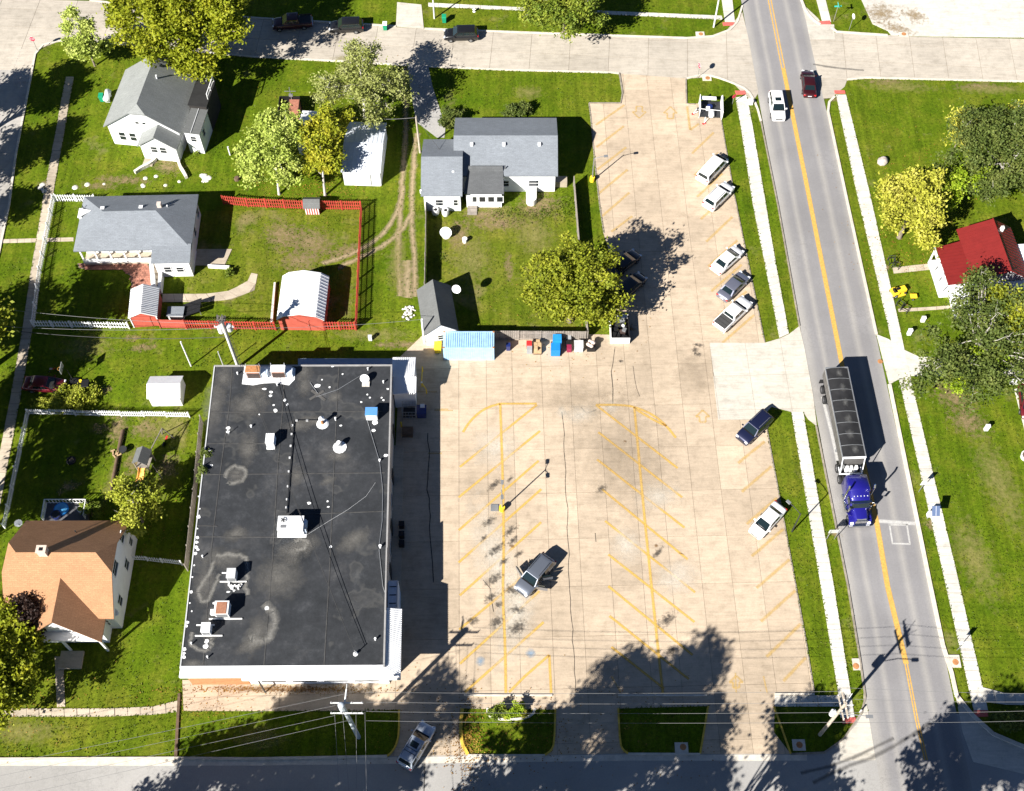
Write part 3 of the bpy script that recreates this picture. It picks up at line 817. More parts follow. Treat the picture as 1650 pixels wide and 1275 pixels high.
kerb([(1157, 166), (1182, 310), (1232, 552)], 'kerb', KERBD, h=.08, wd=.14); kerb([(1233, 678), (1296, 1020), (1312, 1117)], 'kerb', KERBD, h=.08, wd=.14)
# planting bed kerb in the first island, drain pads
kerb([(785, 1141), (786, 1150), (793, 1158), (812, 1160), (840, 1159), (858, 1153), (862, 1142)], 'kerb', STONE, h=.12, wd=.22, sm=1)
def drain(name, px, py, w, d, hole, hz=0.02):
    g = G(px, py); m = MB()
    m.prism([(g[0] - w / 2, g[1] - d / 2), (g[0] + w / 2, g[1] - d / 2), (g[0] + w / 2, g[1] + d / 2), (g[0] - w / 2, g[1] + d / 2)], -.02, .125)
    o = tag(m.build(name, KERB), kind='structure')
    m = MB(); m.cyl(g[0] + hole[0], g[1] + hole[1], .1, .14, .32, 16)
    m.build('manhole_cover', RUSTM, o)
    return o
drain('inlet_pad', 1098, 1206, 1.3, 1.1, (.15, .1)); drain('inlet_pad', 1287, 1201, 1.25, 1.1, (.05, 0)); drain('inlet_pad', 1380, 1071, .8, 1.2, (-.1, -.2)); drain('inlet_pad', 1538, 1066, 1.1, 1.3, (.05, -.1))
drain('inlet_pad', 1128, 56, 1.2, .9, (.1, 0)); drain('inlet_pad', 1139, 127, 1.2, .8, (.1, 0)); drain('inlet_pad', 1456, 56, 1.2, .8, (0, 0))
# brick-edged drain channel by the shop's front corner
m = MB(); P = GP([(287, 1118), (291, 1118), (286, 1219), (281, 1219)]); m.prism(P, -.02, .16)
tag(m.build('gutter', WOODB), kind='structure')

# --- ruts, bare earth, dry grass on the lawns
for P, wd in (([(652, 110), (655, 190), (650, 260), (646, 320), (643, 380), (640, 420), (645, 478)], .8), ([(672, 215), (668, 250), (664, 300), (663, 345), (667, 400), (668, 478)], .8), ([(650, 300), (640, 345), (622, 372), (600, 392), (560, 412), (520, 425)], .7), ([(663, 345), (645, 375), (612, 400), (580, 415), (545, 432)], .7), ([(656, 420), (657, 480)], 1.4)):
    strip('dirt_rut', P, wd * 1.5, .012 + .001 * len(ground.children), RUT, ground, sm=2, wob=.08)
e = 0
def gp(x, y, a, b, r, mat, nm):
    global e
    patch(nm, x, y, a, b, r, .010 + .0012 * e, mat, ground); e += 1
for x, y, a, b, r in ((485, 420, 5, 3.2, 10), (500, 390, 6, 4, -20), (560, 405, 5, 2, 15), (455, 380, 4, 5, 30), (780, 345, 5, 2, 0), (800, 360, 8, 2.2, 0), (870, 330, 5, 4, 0), (740, 380, 2.6, 4, 0), (820, 430, 1, 4, 5), (200, 290, 7, 1.2, -4), (160, 300, 5, 1, 0), (270, 268, 4, 2.6, -10), (70, 300, 1.4, 1.8, 0), (1540, 640, 4.5, 3.6, -30), (1560, 680, 4, 3, -20), (1530, 620, 3, 2.4, 0), (655, 555, 4, 1, 0), (625, 556, 3, .8, 0), (1345, 860, 1, 1, 0), (1500, 845, 1.4, 1.6, 0), (170, 628, 1.2, 1, 0), (235, 690, 3, 2.4, 0), (220, 745, 3, 3, 0), (270, 752, 2.4, 3, 0), (1428, 432, 1, 1, 0), (1350, 160, 2, 1, 0), (1425, 132, 5, 1, 0), (1580, 140, 6, 1.2, 0), (1560, 180, 3, 1.4, 0), (160, 690, 2, 1.4, 0), (190, 690, 2, 4, 0), (110, 785, 2.4, 1.2, 30), (300, 1128, 1, 1, 0), (230, 560, 3, 1, 10), (215, 545, 2, 1, 0)):
    gp(x, y, a, b, r, EARTH, 'bare_earth')
for x, y, a, b, r in ((270, 690, 2.6, 3.4, -60), (285, 685, 1.2, 5, 0), (180, 770, .8, 6, -8), (295, 700, .9, 4, 4), (760, 420, 4, 6, 0), (860, 380, 4, 5, 20), (640, 420, 2, 8, 0), (1450, 140, 8, 1.6, -2), (1600, 145, 8, 1.4, -2), (600, 540, 8, 1.4, 0), (140, 560, 5, 3, 0), (40, 1180, 6, 2, 0), (420, 1190, 4, 2, 0), (1610, 780, 3, 10, 10), (1570, 900, 3, 8, 10), (850, 150, 3, 2, 0), (560, 95, 3, 1, 0)):
    gp(x, y, a, b, r, STRAW, 'dry_grass')
for x, y, a, b, r in ((420, 1111, 7, .5, 0), (500, 1111, 6, .45, 0)):
    patch('leaf_litter', x, y, a, b, r, .075 + .001 * e, LEAVES, ground); e += 1
# yard of the grey-roofed house is rougher
yd = sheet('back_yard', [(686, 336), (905, 330), (918, 380), (940, 528), (800, 528), (690, 458)], .006, YARD)
tag(yd, kind='structure')
yd2 = sheet('back_yard', [(330, 340), (582, 338), (576, 528), (440, 522), (300, 470)], .006, YARD)
m = MB(); n = 0
for i in range(26):
    px, py = rng.choice([(1270 / 3.864 + rng.uniform(-6, 10), 1115 / 3.864 + rng.uniform(-6, 6)), (rng.uniform(225, 290), rng.uniform(283, 302)), (rng.uniform(120, 190), rng.uniform(290, 304)), (rng.uniform(62, 78), rng.uniform(298, 312))])
    g = G(px, py); r = rng.uniform(.15, .45)
    m.ball((g[0], g[1], 0), r, 7, 3, 0, .22, 0)
tag(m.build('stepping_stones', STONE), kind='stuff')

# ================================================================== BUILDINGS
class Plot:
    """a building's own axes: origin and +x direction taken from two surveyed points"""
    def __init__(s, a, b, z=0.0, rot=None):
        A, B = G(*a, z), G(*b, z)
        s.o = A; s.r = math.atan2(B[1] - A[1], B[0] - A[0]) if rot is None else rot
        s.c, s.s = math.cos(s.r), math.sin(s.r)
    def l(s, px, py, z=0.0):
        g = G(px, py, z); dx, dy = g[0] - s.o[0], g[1] - s.o[1]
        return (dx * s.c + dy * s.s, -dx * s.s + dy * s.c)
    def w(s, x, y, z=0.0):
        return (s.o[0] + x * s.c - y * s.s, s.o[1] + x * s.s + y * s.c, z)
    def thing(s, name, label, cat, group=None):
        return thing(name, label, cat, (s.o[0], s.o[1], 0), s.r, group)
def gable(rb, wb, x0, x1, y0, y1, ze, zr, axis='x', over=.35, k0=0.0, k1=0.0, c=1.2, t=.16, endover=.3, zb=0.0):
    if axis == 'y': sw = lambda p: (p[1], p[0]) + tuple(p[2:]); x0, x1, y0, y1 = y0, y1, x0, x1
    else: sw = lambda p: tuple(p)
    ym, W = (y0 + y1) / 2, (y1 - y0) / 2
    r0 = x0 + (c if k0 else 0); r1 = x1 - (c if k1 else 0)
    def side(ys, s):
        P = [(x0, ys, ze), (x1, ys, ze)]
        if k1: P += [(x1, ym + s * k1 * W, zr - (zr - ze) * k1)]
        P += [(r1, ym, zr), (r0, ym, zr)]
        if k0: P += [(x0, ym + s * k0 * W, zr - (zr - ze) * k0)]
        return [sw(p) for p in P]
    rb.slab(side(y0, -1), t); rb.slab(side(y1, 1), t)
    for k, xe, re in ((k0, x0, r0), (k1, x1, r1)):
        if k:
            zk = zr - (zr - ze) * k
            rb.slab([sw(p) for p in ((xe, ym - k * W, zk), (xe, ym + k * W, zk), (re, ym, zr))], t)
    if wb is None: return
    def zin(d): return ze + (zr - ze) * (1 - d / W) - t - .02       # underside of the roof at distance d from the ridge
    wi = W - over
    kk = max(k0, k1)
    sec = [(ym - wi, zb), (ym + wi, zb), (ym + wi, zin(wi))]
    if kk: sec += [(ym + kk * W, zin(kk * W)), (ym - kk * W, zin(kk * W))]
    else: sec += [(ym, zin(0))]
    sec += [(ym - wi, zin(wi))]
    a, b = x0 + endover, x1 - endover
    n = len(sec)
    V = [sw((a, y, z)) for y, z in sec] + [sw((b, y, z)) for y, z in sec]
    fs = [tuple(range(n - 1, -1, -1)), tuple(range(n, 2 * n))] + [(i, (i + 1) % n, n + (i + 1) % n, n + i) for i in range(n)]
    if axis == 'y': fs = [f[::-1] for f in fs]
    wb.add(V, fs)
def face_box(m, x, y, z, face, u0, u1, z0, z1, d0, d1, mi=0):
    """box on a wall: u along the wall, d outwards"""
    if face == 'S': m.box(x + u0, y - d1, z + z0, x + u1, y - d0, z + z1, mi)
    elif face == 'N': m.box(x + u0, y + d0, z + z0, x + u1, y + d1, z + z1, mi)
    elif face == 'E': m.box(x + d0, y + u0, z + z0, x + d1, y + u1, z + z1, mi)
    else: m.box(x - d1, y + u0, z + z0, x - d0, y + u1, z + z1, mi)
def win(par, x, y, z, face, w=.9, h=1.2, mat=None, rail=True, name='window', glass=None):
    m = MB(); f = .08
    face_box(m, x, y, z, face, -w / 2 - f, -w / 2, 0, h, -.02, .06); face_box(m, x, y, z, face, w / 2, w / 2 + f, 0, h, -.02, .06)
    face_box(m, x, y, z, face, -w / 2 - f, w / 2 + f, -f, 0, -.02, .09); face_box(m, x, y, z, face, -w / 2 - f, w / 2 + f, h, h + f, -.02, .065)
    if rail: face_box(m, x, y, z, face, -w / 2, w / 2, h * .48, h * .53, -.02, .05)
    o = m.build(name, mat or WHITE, par)
    p = MB(); face_box(p, x, y, z, face, -w / 2, w / 2, 0, h, -.02, .02); p.build('pane', glass or GLASS, o)
    return o
def door(par, x, y, face, w=.95, h=2.05, mat=None, z=0.15):
    m = MB(); face_box(m, x, y, z, face, -w / 2, w / 2, 0, h, -.02, .05); face_box(m, x, y, z, face, -w / 2 - .08, w / 2 + .08, h, h + .09, -.02, .08)
    o = m.build('door', mat or LGREY, par)
    k = MB(); face_box(k, x, y, z, face, w / 2 - .16, w / 2 - .08, .95, 1.05, .05, .11); k.build('handle', STEEL, o)
    return o
def vent(par, x, y, z, r=.06, h=.5, mat=None, name='vent_pipe'):
    m = MB(); m.cyl(x, y, z - .3, z + h, r, 8); m.cyl(x, y, z + h, z + h + .05, r * 1.25, 8); return m.build(name, mat or WHITEM, par)
def boxvent(par, x, y, z, s=.36, mat=None):
    m = MB(); m.cbox(x, y, z, s, s, .3); m.cbox(x, y, z + .17, s * 1.15, s * 1.15, .05); return m.build('roof_vent', mat or WHITEM, par)

# ---------------- the shop: flat black roof, pale canopy along its south and south-east sides
ZR = 5.0
sNW, sNE, sSE, sSW = G(345, 589, ZR), G(632, 588, ZR), G(620, 1075, ZR), G(289.5, 1077, ZR)
shop = thing('shop_building', 'single storey shop with big flat black roof and pale canopy round its corner', 'building', (*sSW, 0), world=True)
def ins(P, d):
    n = len(P); c = (sum(p[0] for p in P) / n, sum(p[1] for p in P) / n); out = []
    for i in range(n):
        p, a, b = Vector(P[i]), Vector(P[i - 1]), Vector(P[(i + 1) % n])
        u, v = (a - p).normalized(), (b - p).normalized()
        out.append(tuple(p + (u + v) * d))
    return out
foot = [sSW, sSE, sNE, sNW]
m = MB(); m.prism(ins(foot, .06), 0, ZR - .22); m.build('wall', M('shop_wall', (.42, .40, .37), .8, nv=.1, ns=2, fine=.1), shop)
m = MB(); m.prism(ins(foot, .16), ZR - .21, ZR - .02); roof = m.build('roof', EPDM, shop)
def rim(a, b, w_, z0, z1, mat, name, parent=shop):
    d = (Vector(b) - Vector(a)).normalized(); n = Vector((-d.y, d.x))
    P = [tuple(Vector(a)), tuple(Vector(b)), tuple(Vector(b) + n * w_), tuple(Vector(a) + n * w_)]
    mm = MB(); mm.prism(P, z0, z1, 0, True); return mm.build(name, mat, parent)
EDGE = M('edge_flashing', (.40, .39, .38), .5, .3, nv=.15, ns=2)
rim(sSE, sNE, .17, ZR - .21, ZR + .10, EDGE, 'edge_flashing'); rim(sNE, sNW, .17, ZR - .21, ZR + .08, EDGE, 'edge_flashing')
rim(sNW, sSW, .12, ZR - .21, ZR + .05, LGREY, 'edge_flashing'); rim(sSW, sSE, .2, ZR - .21, ZR + .06, WHITEM, 'edge_flashing')
def roofp(px, py, h=0.0): return GV(px, py, ZR + h)
pa, pb = roofp(622.4, 985).xy, roofp(624.6, 885).xy
mm = MB(); d_ = (pb - pa).normalized(); n_ = Vector((-d_.y, d_.x))
mm.prism([tuple(pa + n_ * .01), tuple(pb + n_ * .01), tuple(pb + n_ * .15), tuple(pa + n_ * .15)], ZR - .2, ZR + .42, 0, True); mm.build('raised_parapet', EDGE, shop)
SEAM = M('membrane_seam', (.06, .059, .058), .75, nv=.4, ns=1.5)
def roof_strip(px, w_, z, mat, name, parent=roof):
    P = [G(a, b, ZR) for a, b in px]; mm = MB()
    A, B = offset_line(P, w_ / 2), offset_line(P, -w_ / 2)
    for i in range(len(P) - 1): mm.prism([A[i], B[i], B[i + 1], A[i + 1]], ZR - .02, ZR + z)
    return mm.build(name, mat, parent)
k = 0
for P in ([(374, 592), (370, 650), (355, 760), (341, 880), (327, 1075)], [(459, 590), (456, 650), (447, 760), (439, 900), (425, 1075)], [(546, 590), (543, 650), (537, 780), (531, 920), (522, 1075)],
          [(338, 664), (410, 664.5), (545, 663.5), (630, 663)], [(328, 765), (620, 762)], [(318, 865), (455, 866)], [(316, 847), (350, 848)], [(334, 715), (430, 715)], [(303, 955), (330, 955)], [(455, 830), (620, 824)]):
    roof_strip(P, .085, .012 + .001 * k, SEAM, 'membrane_seam'); k += 1
# white patches of roof coating
COAT = M('white_roof_coating', (.74, .75, .75), .6, nv=.06, ns=3)
def blob(px, py, rx, ry, mat, name, h=.02, n=11, z=ZR, parent=roof):
    g = G(px, py, z); a0 = rng.uniform(0, 6)
    P = []
    for i in range(n):
        q = 2 * math.pi * i / n; r = rng.uniform(.75, 1.15)
        P.append((g[0] + rx * r * math.cos(q), g[1] + ry * r * math.sin(q)))
    mm = MB(); mm.prism(P, z - .02, z + h); return mm.build(name, mat, parent)
COATP = [(394, 590), (390, 619), (408, 621), (424, 618), (442, 617), (466, 621), (475, 612), (476, 594), (468, 590)]
mm = MB(); mm.prism(GP(COATP, ZR), ZR - .02, ZR + .035); mm.build('roof_coating', COAT, roof)
for x, y, a, b in ((512, 622, .42, .3), (437, 632, .25, .18), (436, 638, .24, .18), (459, 645, .22, .2), (463, 652, .14, .2), (441, 653, .16, .12), (444, 662, .3, .28), (604, 681, .42, .36), (602, 694, .28, .22), (426, 627, .32, .15), (531, 624, .14, .14), (519, 612, .12, .12), (552, 603, .12, .12), (592, 636, .13, .12), (596, 641, .13, .12), (582, 648, .15, .13), (615, 641, .14, .12), (618, 645, .16, .12), (625, 627, .18, .13), (536, 590.5, .2, .12), (549, 686, .18, .13), (498, 811, .24, .2), (528, 808, .13, .13), (529, 817, .18, .1), (533, 881, .17, .17), (430, 980, .26, .3), (622, 734, .32, .2), (368, 690, .3, .22), (367, 696, .26, .2), (320, 833, .26, .24), (318, 866, .24, .2), (317, 874, .22, .18), (316, 882, .28, .22), (319, 886, .2, .16), (315, 892, .22, .2), (308, 954, .2, .2), (302, 1003, .22, .2), (300, 1009, .22, .2), (297, 1046, .26, .2), (296, 1053, .24, .2), (296, 1059, .32, .22), (331, 1042, .36, .3), (333, 1034, .25, .3), (368, 954, .22, .14), (377, 952, .16, .12), (341, 750, .2, .14), (338, 726, .15, .12), (346, 972, .3, .14), (356, 995, .2, .1), (418, 668, .12, .1), (320, 800, .1, .1), (322, 820, .1, .1), (318, 852, .12, .1), (313, 911, .12, .1), (310, 930, .12, .1), (306, 972, .1, .1), (309, 985, .1, .1)):
    blob(x, y, a * .85, b * .85, COAT, 'roof_patch', .02 + rng.uniform(0, .004))
k = 0
for x, y, a, b, r in ((415, 1020, 1.2, 2.4, -20), (405, 1040, 1.6, .7, 30), (382, 765, 1, 1.2, 0), (380, 860, 1.3, .9, 20), (490, 600, 1.0, 1.0, 0), (490, 622, .8, 1.4, 10), (412, 632, 1.4, 1.2, 0), (400, 655, 2.2, 1.6, 0), (480, 685, 1.6, .8, 0), (505, 678, 1.2, .7, 0), (478, 765, .8, 1.2, 0), (493, 875, 1.6, 1.0, 20), (470, 890, 1.6, 1.2, 0), (450, 930, 2.4, 2.4, 0), (528, 775, .9, .5, 30), (545, 735, 1.2, .6, 0), (345, 650, 1.2, 3, 0), (340, 1010, .9, 1.8, 0), (360, 900, 2.2, 1.2, 0), (330, 940, 1.2, 2.4, 0), (310, 1070, 1.2, .5, 0), (360, 610, 1, 1.6, 0), (540, 640, .8, .6, 0), (570, 870, 2, 1, 40), (400, 720, 1, 2, 0)):
    o = patch('roof_bloom', x, y, a * 1.3, b * 1.3, r, 0, CHALK, roof); g = G(x, y, ZR); o.location = (g[0] - sSW[0], g[1] - sSW[1], ZR - .012 + .0008 * k); k += 1
def ring_stain(pts, w_):
    P = [G(a, b, ZR) for a, b in pts]; P = dense(smooth(P, 2), .5); mm = MB(); P = [(q[0] + rng.uniform(-.12, .12), q[1] + rng.uniform(-.12, .12)) for q in P]
    ribbon(mm, offset_line(P, w_ / 2), offset_line(P, -w_ / 2), ZR - .011 + .03)
    o = mm.build('ponding_ring', RINGM, roof)
RINGM = decal_mat('ponding_ring', (.30, .29, .265), .30, .8, 1.1, .9, .75, True)
ring_stain([(404, 1030), (420, 1036), (432, 1030), (440, 1012), (444, 1000), (440, 985), (428, 975)], 1.1)
ring_stain([(350, 895), (372, 893), (396, 897), (400, 915), (396, 940), (398, 960)], .6)
ring_stain([(310, 1020), (306, 1035), (316, 1048), (335, 1050), (342, 1040), (340, 1028)], .5)
ring_stain([(362, 770), (370, 752), (392, 752), (398, 764), (390, 776), (368, 780)], .6)
ring_stain([(345, 905), (336, 930), (322, 945), (318, 960), (330, 975), (345, 950), (354, 925)], .5)
ring_stain([(476, 872), (486, 868), (498, 874), (492, 884), (478, 886)], .5)
# crossed repair strips and pipes with small supports
roof_strip([(499, 644), (522, 630)], .28, .03, M('repair_tape', (.085, .082, .078), .8, nv=.3), 'repair_strip'); roof_strip([(502, 629), (524, 645)], .28, .032, MATS['repair_tape'], 'repair_strip')
def roof_pipe(name, pts, r, mat, z=.12, parent=roof):
    P = [GV(a, b, ZR) + Vector((0, 0, z)) for a, b in pts]; mm = MB(); mm.tube(P, r, 8); return mm.build(name, mat, parent)
gp_ = roof_pipe('gas_pipe', [(512, 678), (474, 678), (462, 828)], .055, DARK)
for x, y in ((478, 678), (495, 678), (472, 686), (470.5, 700), (469, 719), (467.5, 738), (466, 760), (464.5, 784), (463, 805), (462, 818)):
    g = GV(x, y, ZR); mm = MB(); mm.cbox(g.x, g.y, ZR + .05, .26, .2, .14); mm.build('pipe_support', LGREY, roof)
roof_pipe('conduit', [(510, 640), (545, 628), (584, 604)], .03, STEEL, .05); roof_pipe('conduit', [(500, 617), (512, 634)], .03, STEEL, .05)
roof_pipe('conduit', [(590, 672), (600, 705), (612, 745), (617, 790), (616, 840), (611, 880)], .03, STEEL, .05); roof_pipe('conduit', [(611, 886), (617, 945), (620, 955)], .03, STEEL, .05)
roof_pipe('drain_hose', [(490, 865), (530, 840), (560, 822), (590, 800), (605, 778)], .015, LGREY, .03)
# small vents on the roof deck
for x, y, h, r in ((383, 603, .3, .08), (593, 596, .35, .08), (618, 617, .35, .08), (613, 882, .4, .13), (327, 898, .35, .08), (309, 1038, .35, .08), (335, 1060, .35, .08), (605, 1031, .35, .1), (541, 677, .45, .09), (447, 621, .3, .09), (405, 688, .25, .1), (369, 699, .8, .04), (612, 743, .25, .1), (573, 1054, .3, .12)):
    g = G(x, y, ZR); o = vent(roof, g[0], g[1], ZR, r, h); 
# E and S canopy: ribbed sheets sloping out from the wall
def canopy(a, b, out, z0, z1, rib_n, name, ext0=0.0, ext1=0.0):
    a, b = Vector(a), Vector(b); d = (b - a).normalized(); n = Vector((d.y, -d.x))
    A, B = a, b; C, D = b + n * out + d * ext1, a + n * out - d * ext0
    mm = MB(); mm.slab([(A.x, A.y, z0), (D.x, D.y, z1), (C.x, C.y, z1), (B.x, B.y, z0)], .08)
    P = [(D.x, D.y), (C.x, C.y), (C.x - n.x * .1, C.y - n.y * .1), (D.x - n.x * .1, D.y - n.y * .1)]
    mm.prism(P, z1 - .42, z1 - .075, 0, True)
    o = mm.build(name, WHITEM, shop)
    rb = None
    for i in range(rib_n):
        t = (i + .5) / rib_n
        p = A + (B - A) * t; q = D + (C - D) * t
        mm = MB(); s_ = .03
        mm.hexa([(p.x - d.x * s_, p.y - d.y * s_, z0 - .02), (q.x - d.x * s_, q.y - d.y * s_, z1 - .02), (q.x + d.x * s_, q.y + d.y * s_, z1 - .02), (p.x + d.x * s_, p.y + d.y * s_, z0 - .02),
                 (p.x - d.x * s_, p.y - d.y * s_, z0 + .055), (q.x - d.x * s_, q.y - d.y * s_, z1 + .055), (q.x + d.x * s_, q.y + d.y * s_, z1 + .055), (p.x + d.x * s_, p.y + d.y * s_, z0 + .055)])
        mm.build('standing_seam', WHITEM, o)
    return o
eA, eB = Vector(sSE), roofp(622.6, 978).xy
canopy(sSE, tuple(eB), 1.5, 4.8, 4.4, 32, 'canopy', .98, 0)
cm = tuple(Vector(sSW).lerp(Vector(sSE), .3))
canopy(sSW, cm, .72, 4.8, 4.5, 16, 'canopy', .1, 0)
canopy(cm, sSE, 1.0, 4.8, 4.4, 36, 'canopy', 0, 1.5)
# S wall: orange brick to the west, white shop front to the east
dS = (Vector(sSE) - Vector(sSW)).normalized(); nS = Vector((dS.y, -dS.x))
def swall(u0, u1, z0, z1, d0, d1, mat, name, parent=shop):
    a = Vector(sSW) + dS * u0; b = Vector(sSW) + dS * u1
    P = [tuple(a + nS * d0), tuple(a + nS * d1), tuple(b + nS * d1), tuple(b + nS * d0)]
    mm = MB(); mm.prism(P, z0, z1, 0, True); return mm.build(name, mat, parent)
swall(.15, 6.0, .02, 3.9, -.05, .12, ORANGEW, 'brick_wall'); swall(6.0, 20.0, .02, 3.9, -.05, .08, SIDING, 'front_wall')
for i in range(4): 
    o = swall(7.2 + i * 3.1, 9.8 + i * 3.1, .8, 2.9, .08, .13, WHITE, 'shop_window'); swall(7.3 + i * 3.1, 9.7 + i * 3.1, .9, 2.8, .12, .15, GLASS, 'pane', o)
swall(7.5, 7.62, 0.02, 4.0, .9, 1.0, DARK, 'canopy_post')
# E wall: entrance canopy, raised walk, doors
dE = (Vector(sNE) - Vector(sSE)).normalized(); nE = Vector((dE.y, -dE.x))
def ewall(u0, u1, z0, z1, d0, d1, mat, name, parent=shop):
    a = Vector(sSE) + dE * u0; b = Vector(sSE) + dE * u1
    P = [tuple(a + nE * d0), tuple(a + nE * d1), tuple(b + nE * d1), tuple(b + nE * d0)]
    mm = MB(); mm.prism(P, z0, z1, 0, True); return mm.build(name, mat, parent)
BLUEW = M('pale_blue_and_shade_tint', (.55, .64, .76), .5, nv=.12, ns=3)  # pale blue; on the vent hood it stands in for shade
en = ewall(6.6, 9.5, 0.02, 3.6, .0, 1.0, BLUEW, 'entrance_porch')
for u in (7.0, 7.9, 8.8): ewall(u, u + .08, 3.6, 3.66, .15, .85, DARK, 'roof_batten', en)
ewall(6.62, 9.48, 3.6, 3.7, .9, .99, LGREY, 'gutter_edge', en)
ewall(9.6, 27, .03, .2, -.02, 1.0, OLDWALK, 'raised_walk')
for u in (11, 16, 22, 27.5): ewall(u, u + 1.1, .2, 2.3, -.03, .05, DARK, 'door')
for u in (13.2, 18.6): 
    o = ewall(u, u + 1.5, 1.1, 2.2, -.03, .05, LGREY, 'window'); ewall(u + .1, u + 1.4, 1.2, 2.1, .04, .07, GLASS, 'pane', o)
# N side lean-to and NE loading annexe
ann = [G(a, b, 3.4) for a, b in ((634, 633), (668, 630), (668, 577), (634, 577))]
m = MB(); m.prism(ann, 0, 3.2); m.build('annexe_wall', SIDING, shop)
y_r = G(650, 607, 3.8)[1]
m = MB(); m.slab([(ann[0][0] - .1, ann[0][1] - .15, 3.3), (ann[1][0] + .15, ann[1][1] - .15, 3.3), (ann[1][0] + .15, y_r, 3.8), (ann[0][0] - .1, y_r, 3.8)], .08)
m.slab([(ann[3][0] - .1, ann[3][1] + .15, 3.3), (ann[2][0] + .15, ann[2][1] + .15, 3.3), (ann[2][0] + .15, y_r, 3.8), (ann[3][0] - .1, y_r, 3.8)], .08)
anr = m.build('annexe_roof', WHITEM, shop)
nr = 11
for i in range(nr):
    x = lerp(ann[0][0], ann[1][0], (i + .5) / nr)
    for s_, yy in ((1, ann[0][1] - .15), (-1, ann[3][1] + .15)):
        mm = MB(); mm.hexa([(x - .03, yy, 3.28), (x + .03, yy, 3.28), (x + .03, y_r, 3.78), (x - .03, y_r, 3.78), (x - .03, yy, 3.36), (x + .03, yy, 3.36), (x + .03, y_r, 3.86), (x - .03, y_r, 3.86)])
        mm.build('standing_seam', WHITEM, anr)
lt = [G(a, b, 3.0) for a, b in ((480, 589), (633, 588), (633, 577), (480, 577))]
m = MB(); m.prism(lt, 0, 2.9); m.build('lean_to', M('lean_to_shade_grey', (.33, .38, .47), .6, nv=.12, ns=2), shop)  # bluish grey: the shop's shade on it is put into the base colour

# ---------------- roof-top equipment: each stands on the roof as a thing of its own
def runit(name, label, cat, px, py, w_, d_, h_, mat, rot=None, group=None, lid=None, base=.12):
    g = G(px, py, ZR)
    r = rot if rot is not None else math.atan2(sSE[1] - sSW[1], sSE[0] - sSW[0])
    t = thing(name, label, cat, (g[0], g[1], ZR), r, group)
    m = MB(); m.box(-w_ / 2, -d_ / 2, base, w_ / 2, d_ / 2, base + h_); m.box(-w_ / 2 + .05, -d_ / 2 + .05, -.01, w_ / 2 - .05, d_ / 2 - .05, base)
    m.build('cabinet', mat, t)
    m = MB(); m.box(-w_ / 2 - .03, -d_ / 2 - .03, base + h_, w_ / 2 + .03, d_ / 2 + .03, base + h_ + .05); m.build('lid', lid or mat, t)
    return t
def fan(t, x, y, z, r, up=True):
    m = MB(); m.cyl(x, y, z, z + .10, r, 18); o = m.build('fan_shroud', LGREY, t)
    m = MB()
    for i in range(5):
        a = 2 * math.pi * i / 5; m.cbox(x + math.cos(a) * r * .45, y + math.sin(a) * r * .45, z + .118, r * .75, r * .28, .02, 0, a)
    m.cyl(x, y, z + .1, z + .14, r * .2, 10); m.build('fan_blades', DARK, o)
def louvers(t, x0, x1, y, z0, z1, mat, n=6, name='louvre'):
    for i in range(n):
        z = lerp(z0, z1, (i + .2) / n); m = MB(); m.box(x0, y - .03, z, x1, y + .01, z + (z1 - z0) / n * .55); m.build(name, mat, t)
t = runit('rooftop_air_handler', 'largest white rooftop unit with a round fan and dark grille, mid roof', 'rooftop unit', 471.5, 852, 2.6, 1.55, 1.25, WHITEM)
fan(t, -.75, .3, 1.42, .33)
m = MB(); m.box(-1.0, -.55, 1.42, -.4, -.2, 1.45); m.build('intake_grille', GREY, t)
m = MB(); m.box(1.33, -.6, .3, 1.55, .5, 1.2); m.build('side_hood', BLUEW, t)
m = MB(); m.cbox(0, -.05, .02, 3.0, 1.9, .07); m.build('curb', COAT, t)
for x, y, top, lab in ((411, 606, RUSTM, 'fan coil cabinet with rusty orange lid on the white coated strip'), (451, 605, WHITEM, 'fan coil cabinet with white lid on the white coated strip')):
    t = runit('evaporator_unit', lab, 'rooftop unit', x, y, 1.55, .8, 1.35, LGREY, None, 'fan coil cabinets at the north roof edge', top)
    m = MB(); m.box(-.68, -.46, .25, .68, -.405, 1.3); o = m.build('coil_face', COPPER, t)
    louvers(o, -.64, .64, -.47, .3, 1.25, DARK, 5, 'guard_bar')
    for s_ in (-1, 1): m = MB(); m.cyl(s_ * .74, .35, 1.45, 2.0, .03, 6); m.build('mast', LGREY, t)
    m = MB(); m.box(.80, -.3, .1, 1.5, .35, .9); m.build('pipe_box', BLUEW, t)
t = runit('swamp_cooler', 'rooftop unit with a bright blue lid near the east edge', 'rooftop unit', 600, 672, 1.25, .95, 1.1, LGREY, None, None, M('blue_lid', (.10, .28, .62), .5))
louvers(t, -.5, .5, -.48, .3, 1.1, WHITE, 4)
t = runit('vent_hood', 'small white vent hood with its shaded side coloured blue west of the dark gas pipe', 'rooftop unit', 437.5, 714, .85, 1.1, .95, WHITEM)
m = MB(); m.box(.43, -.45, .2, .5, .45, .95); m.build('side_panel', BLUEW, t)  # east face: bluish shade on white metal, put into the panel colour
m = MB(); m.cbox(0, -.62, .05, .9, .35, .12); m.build('flashing', COAT, t)
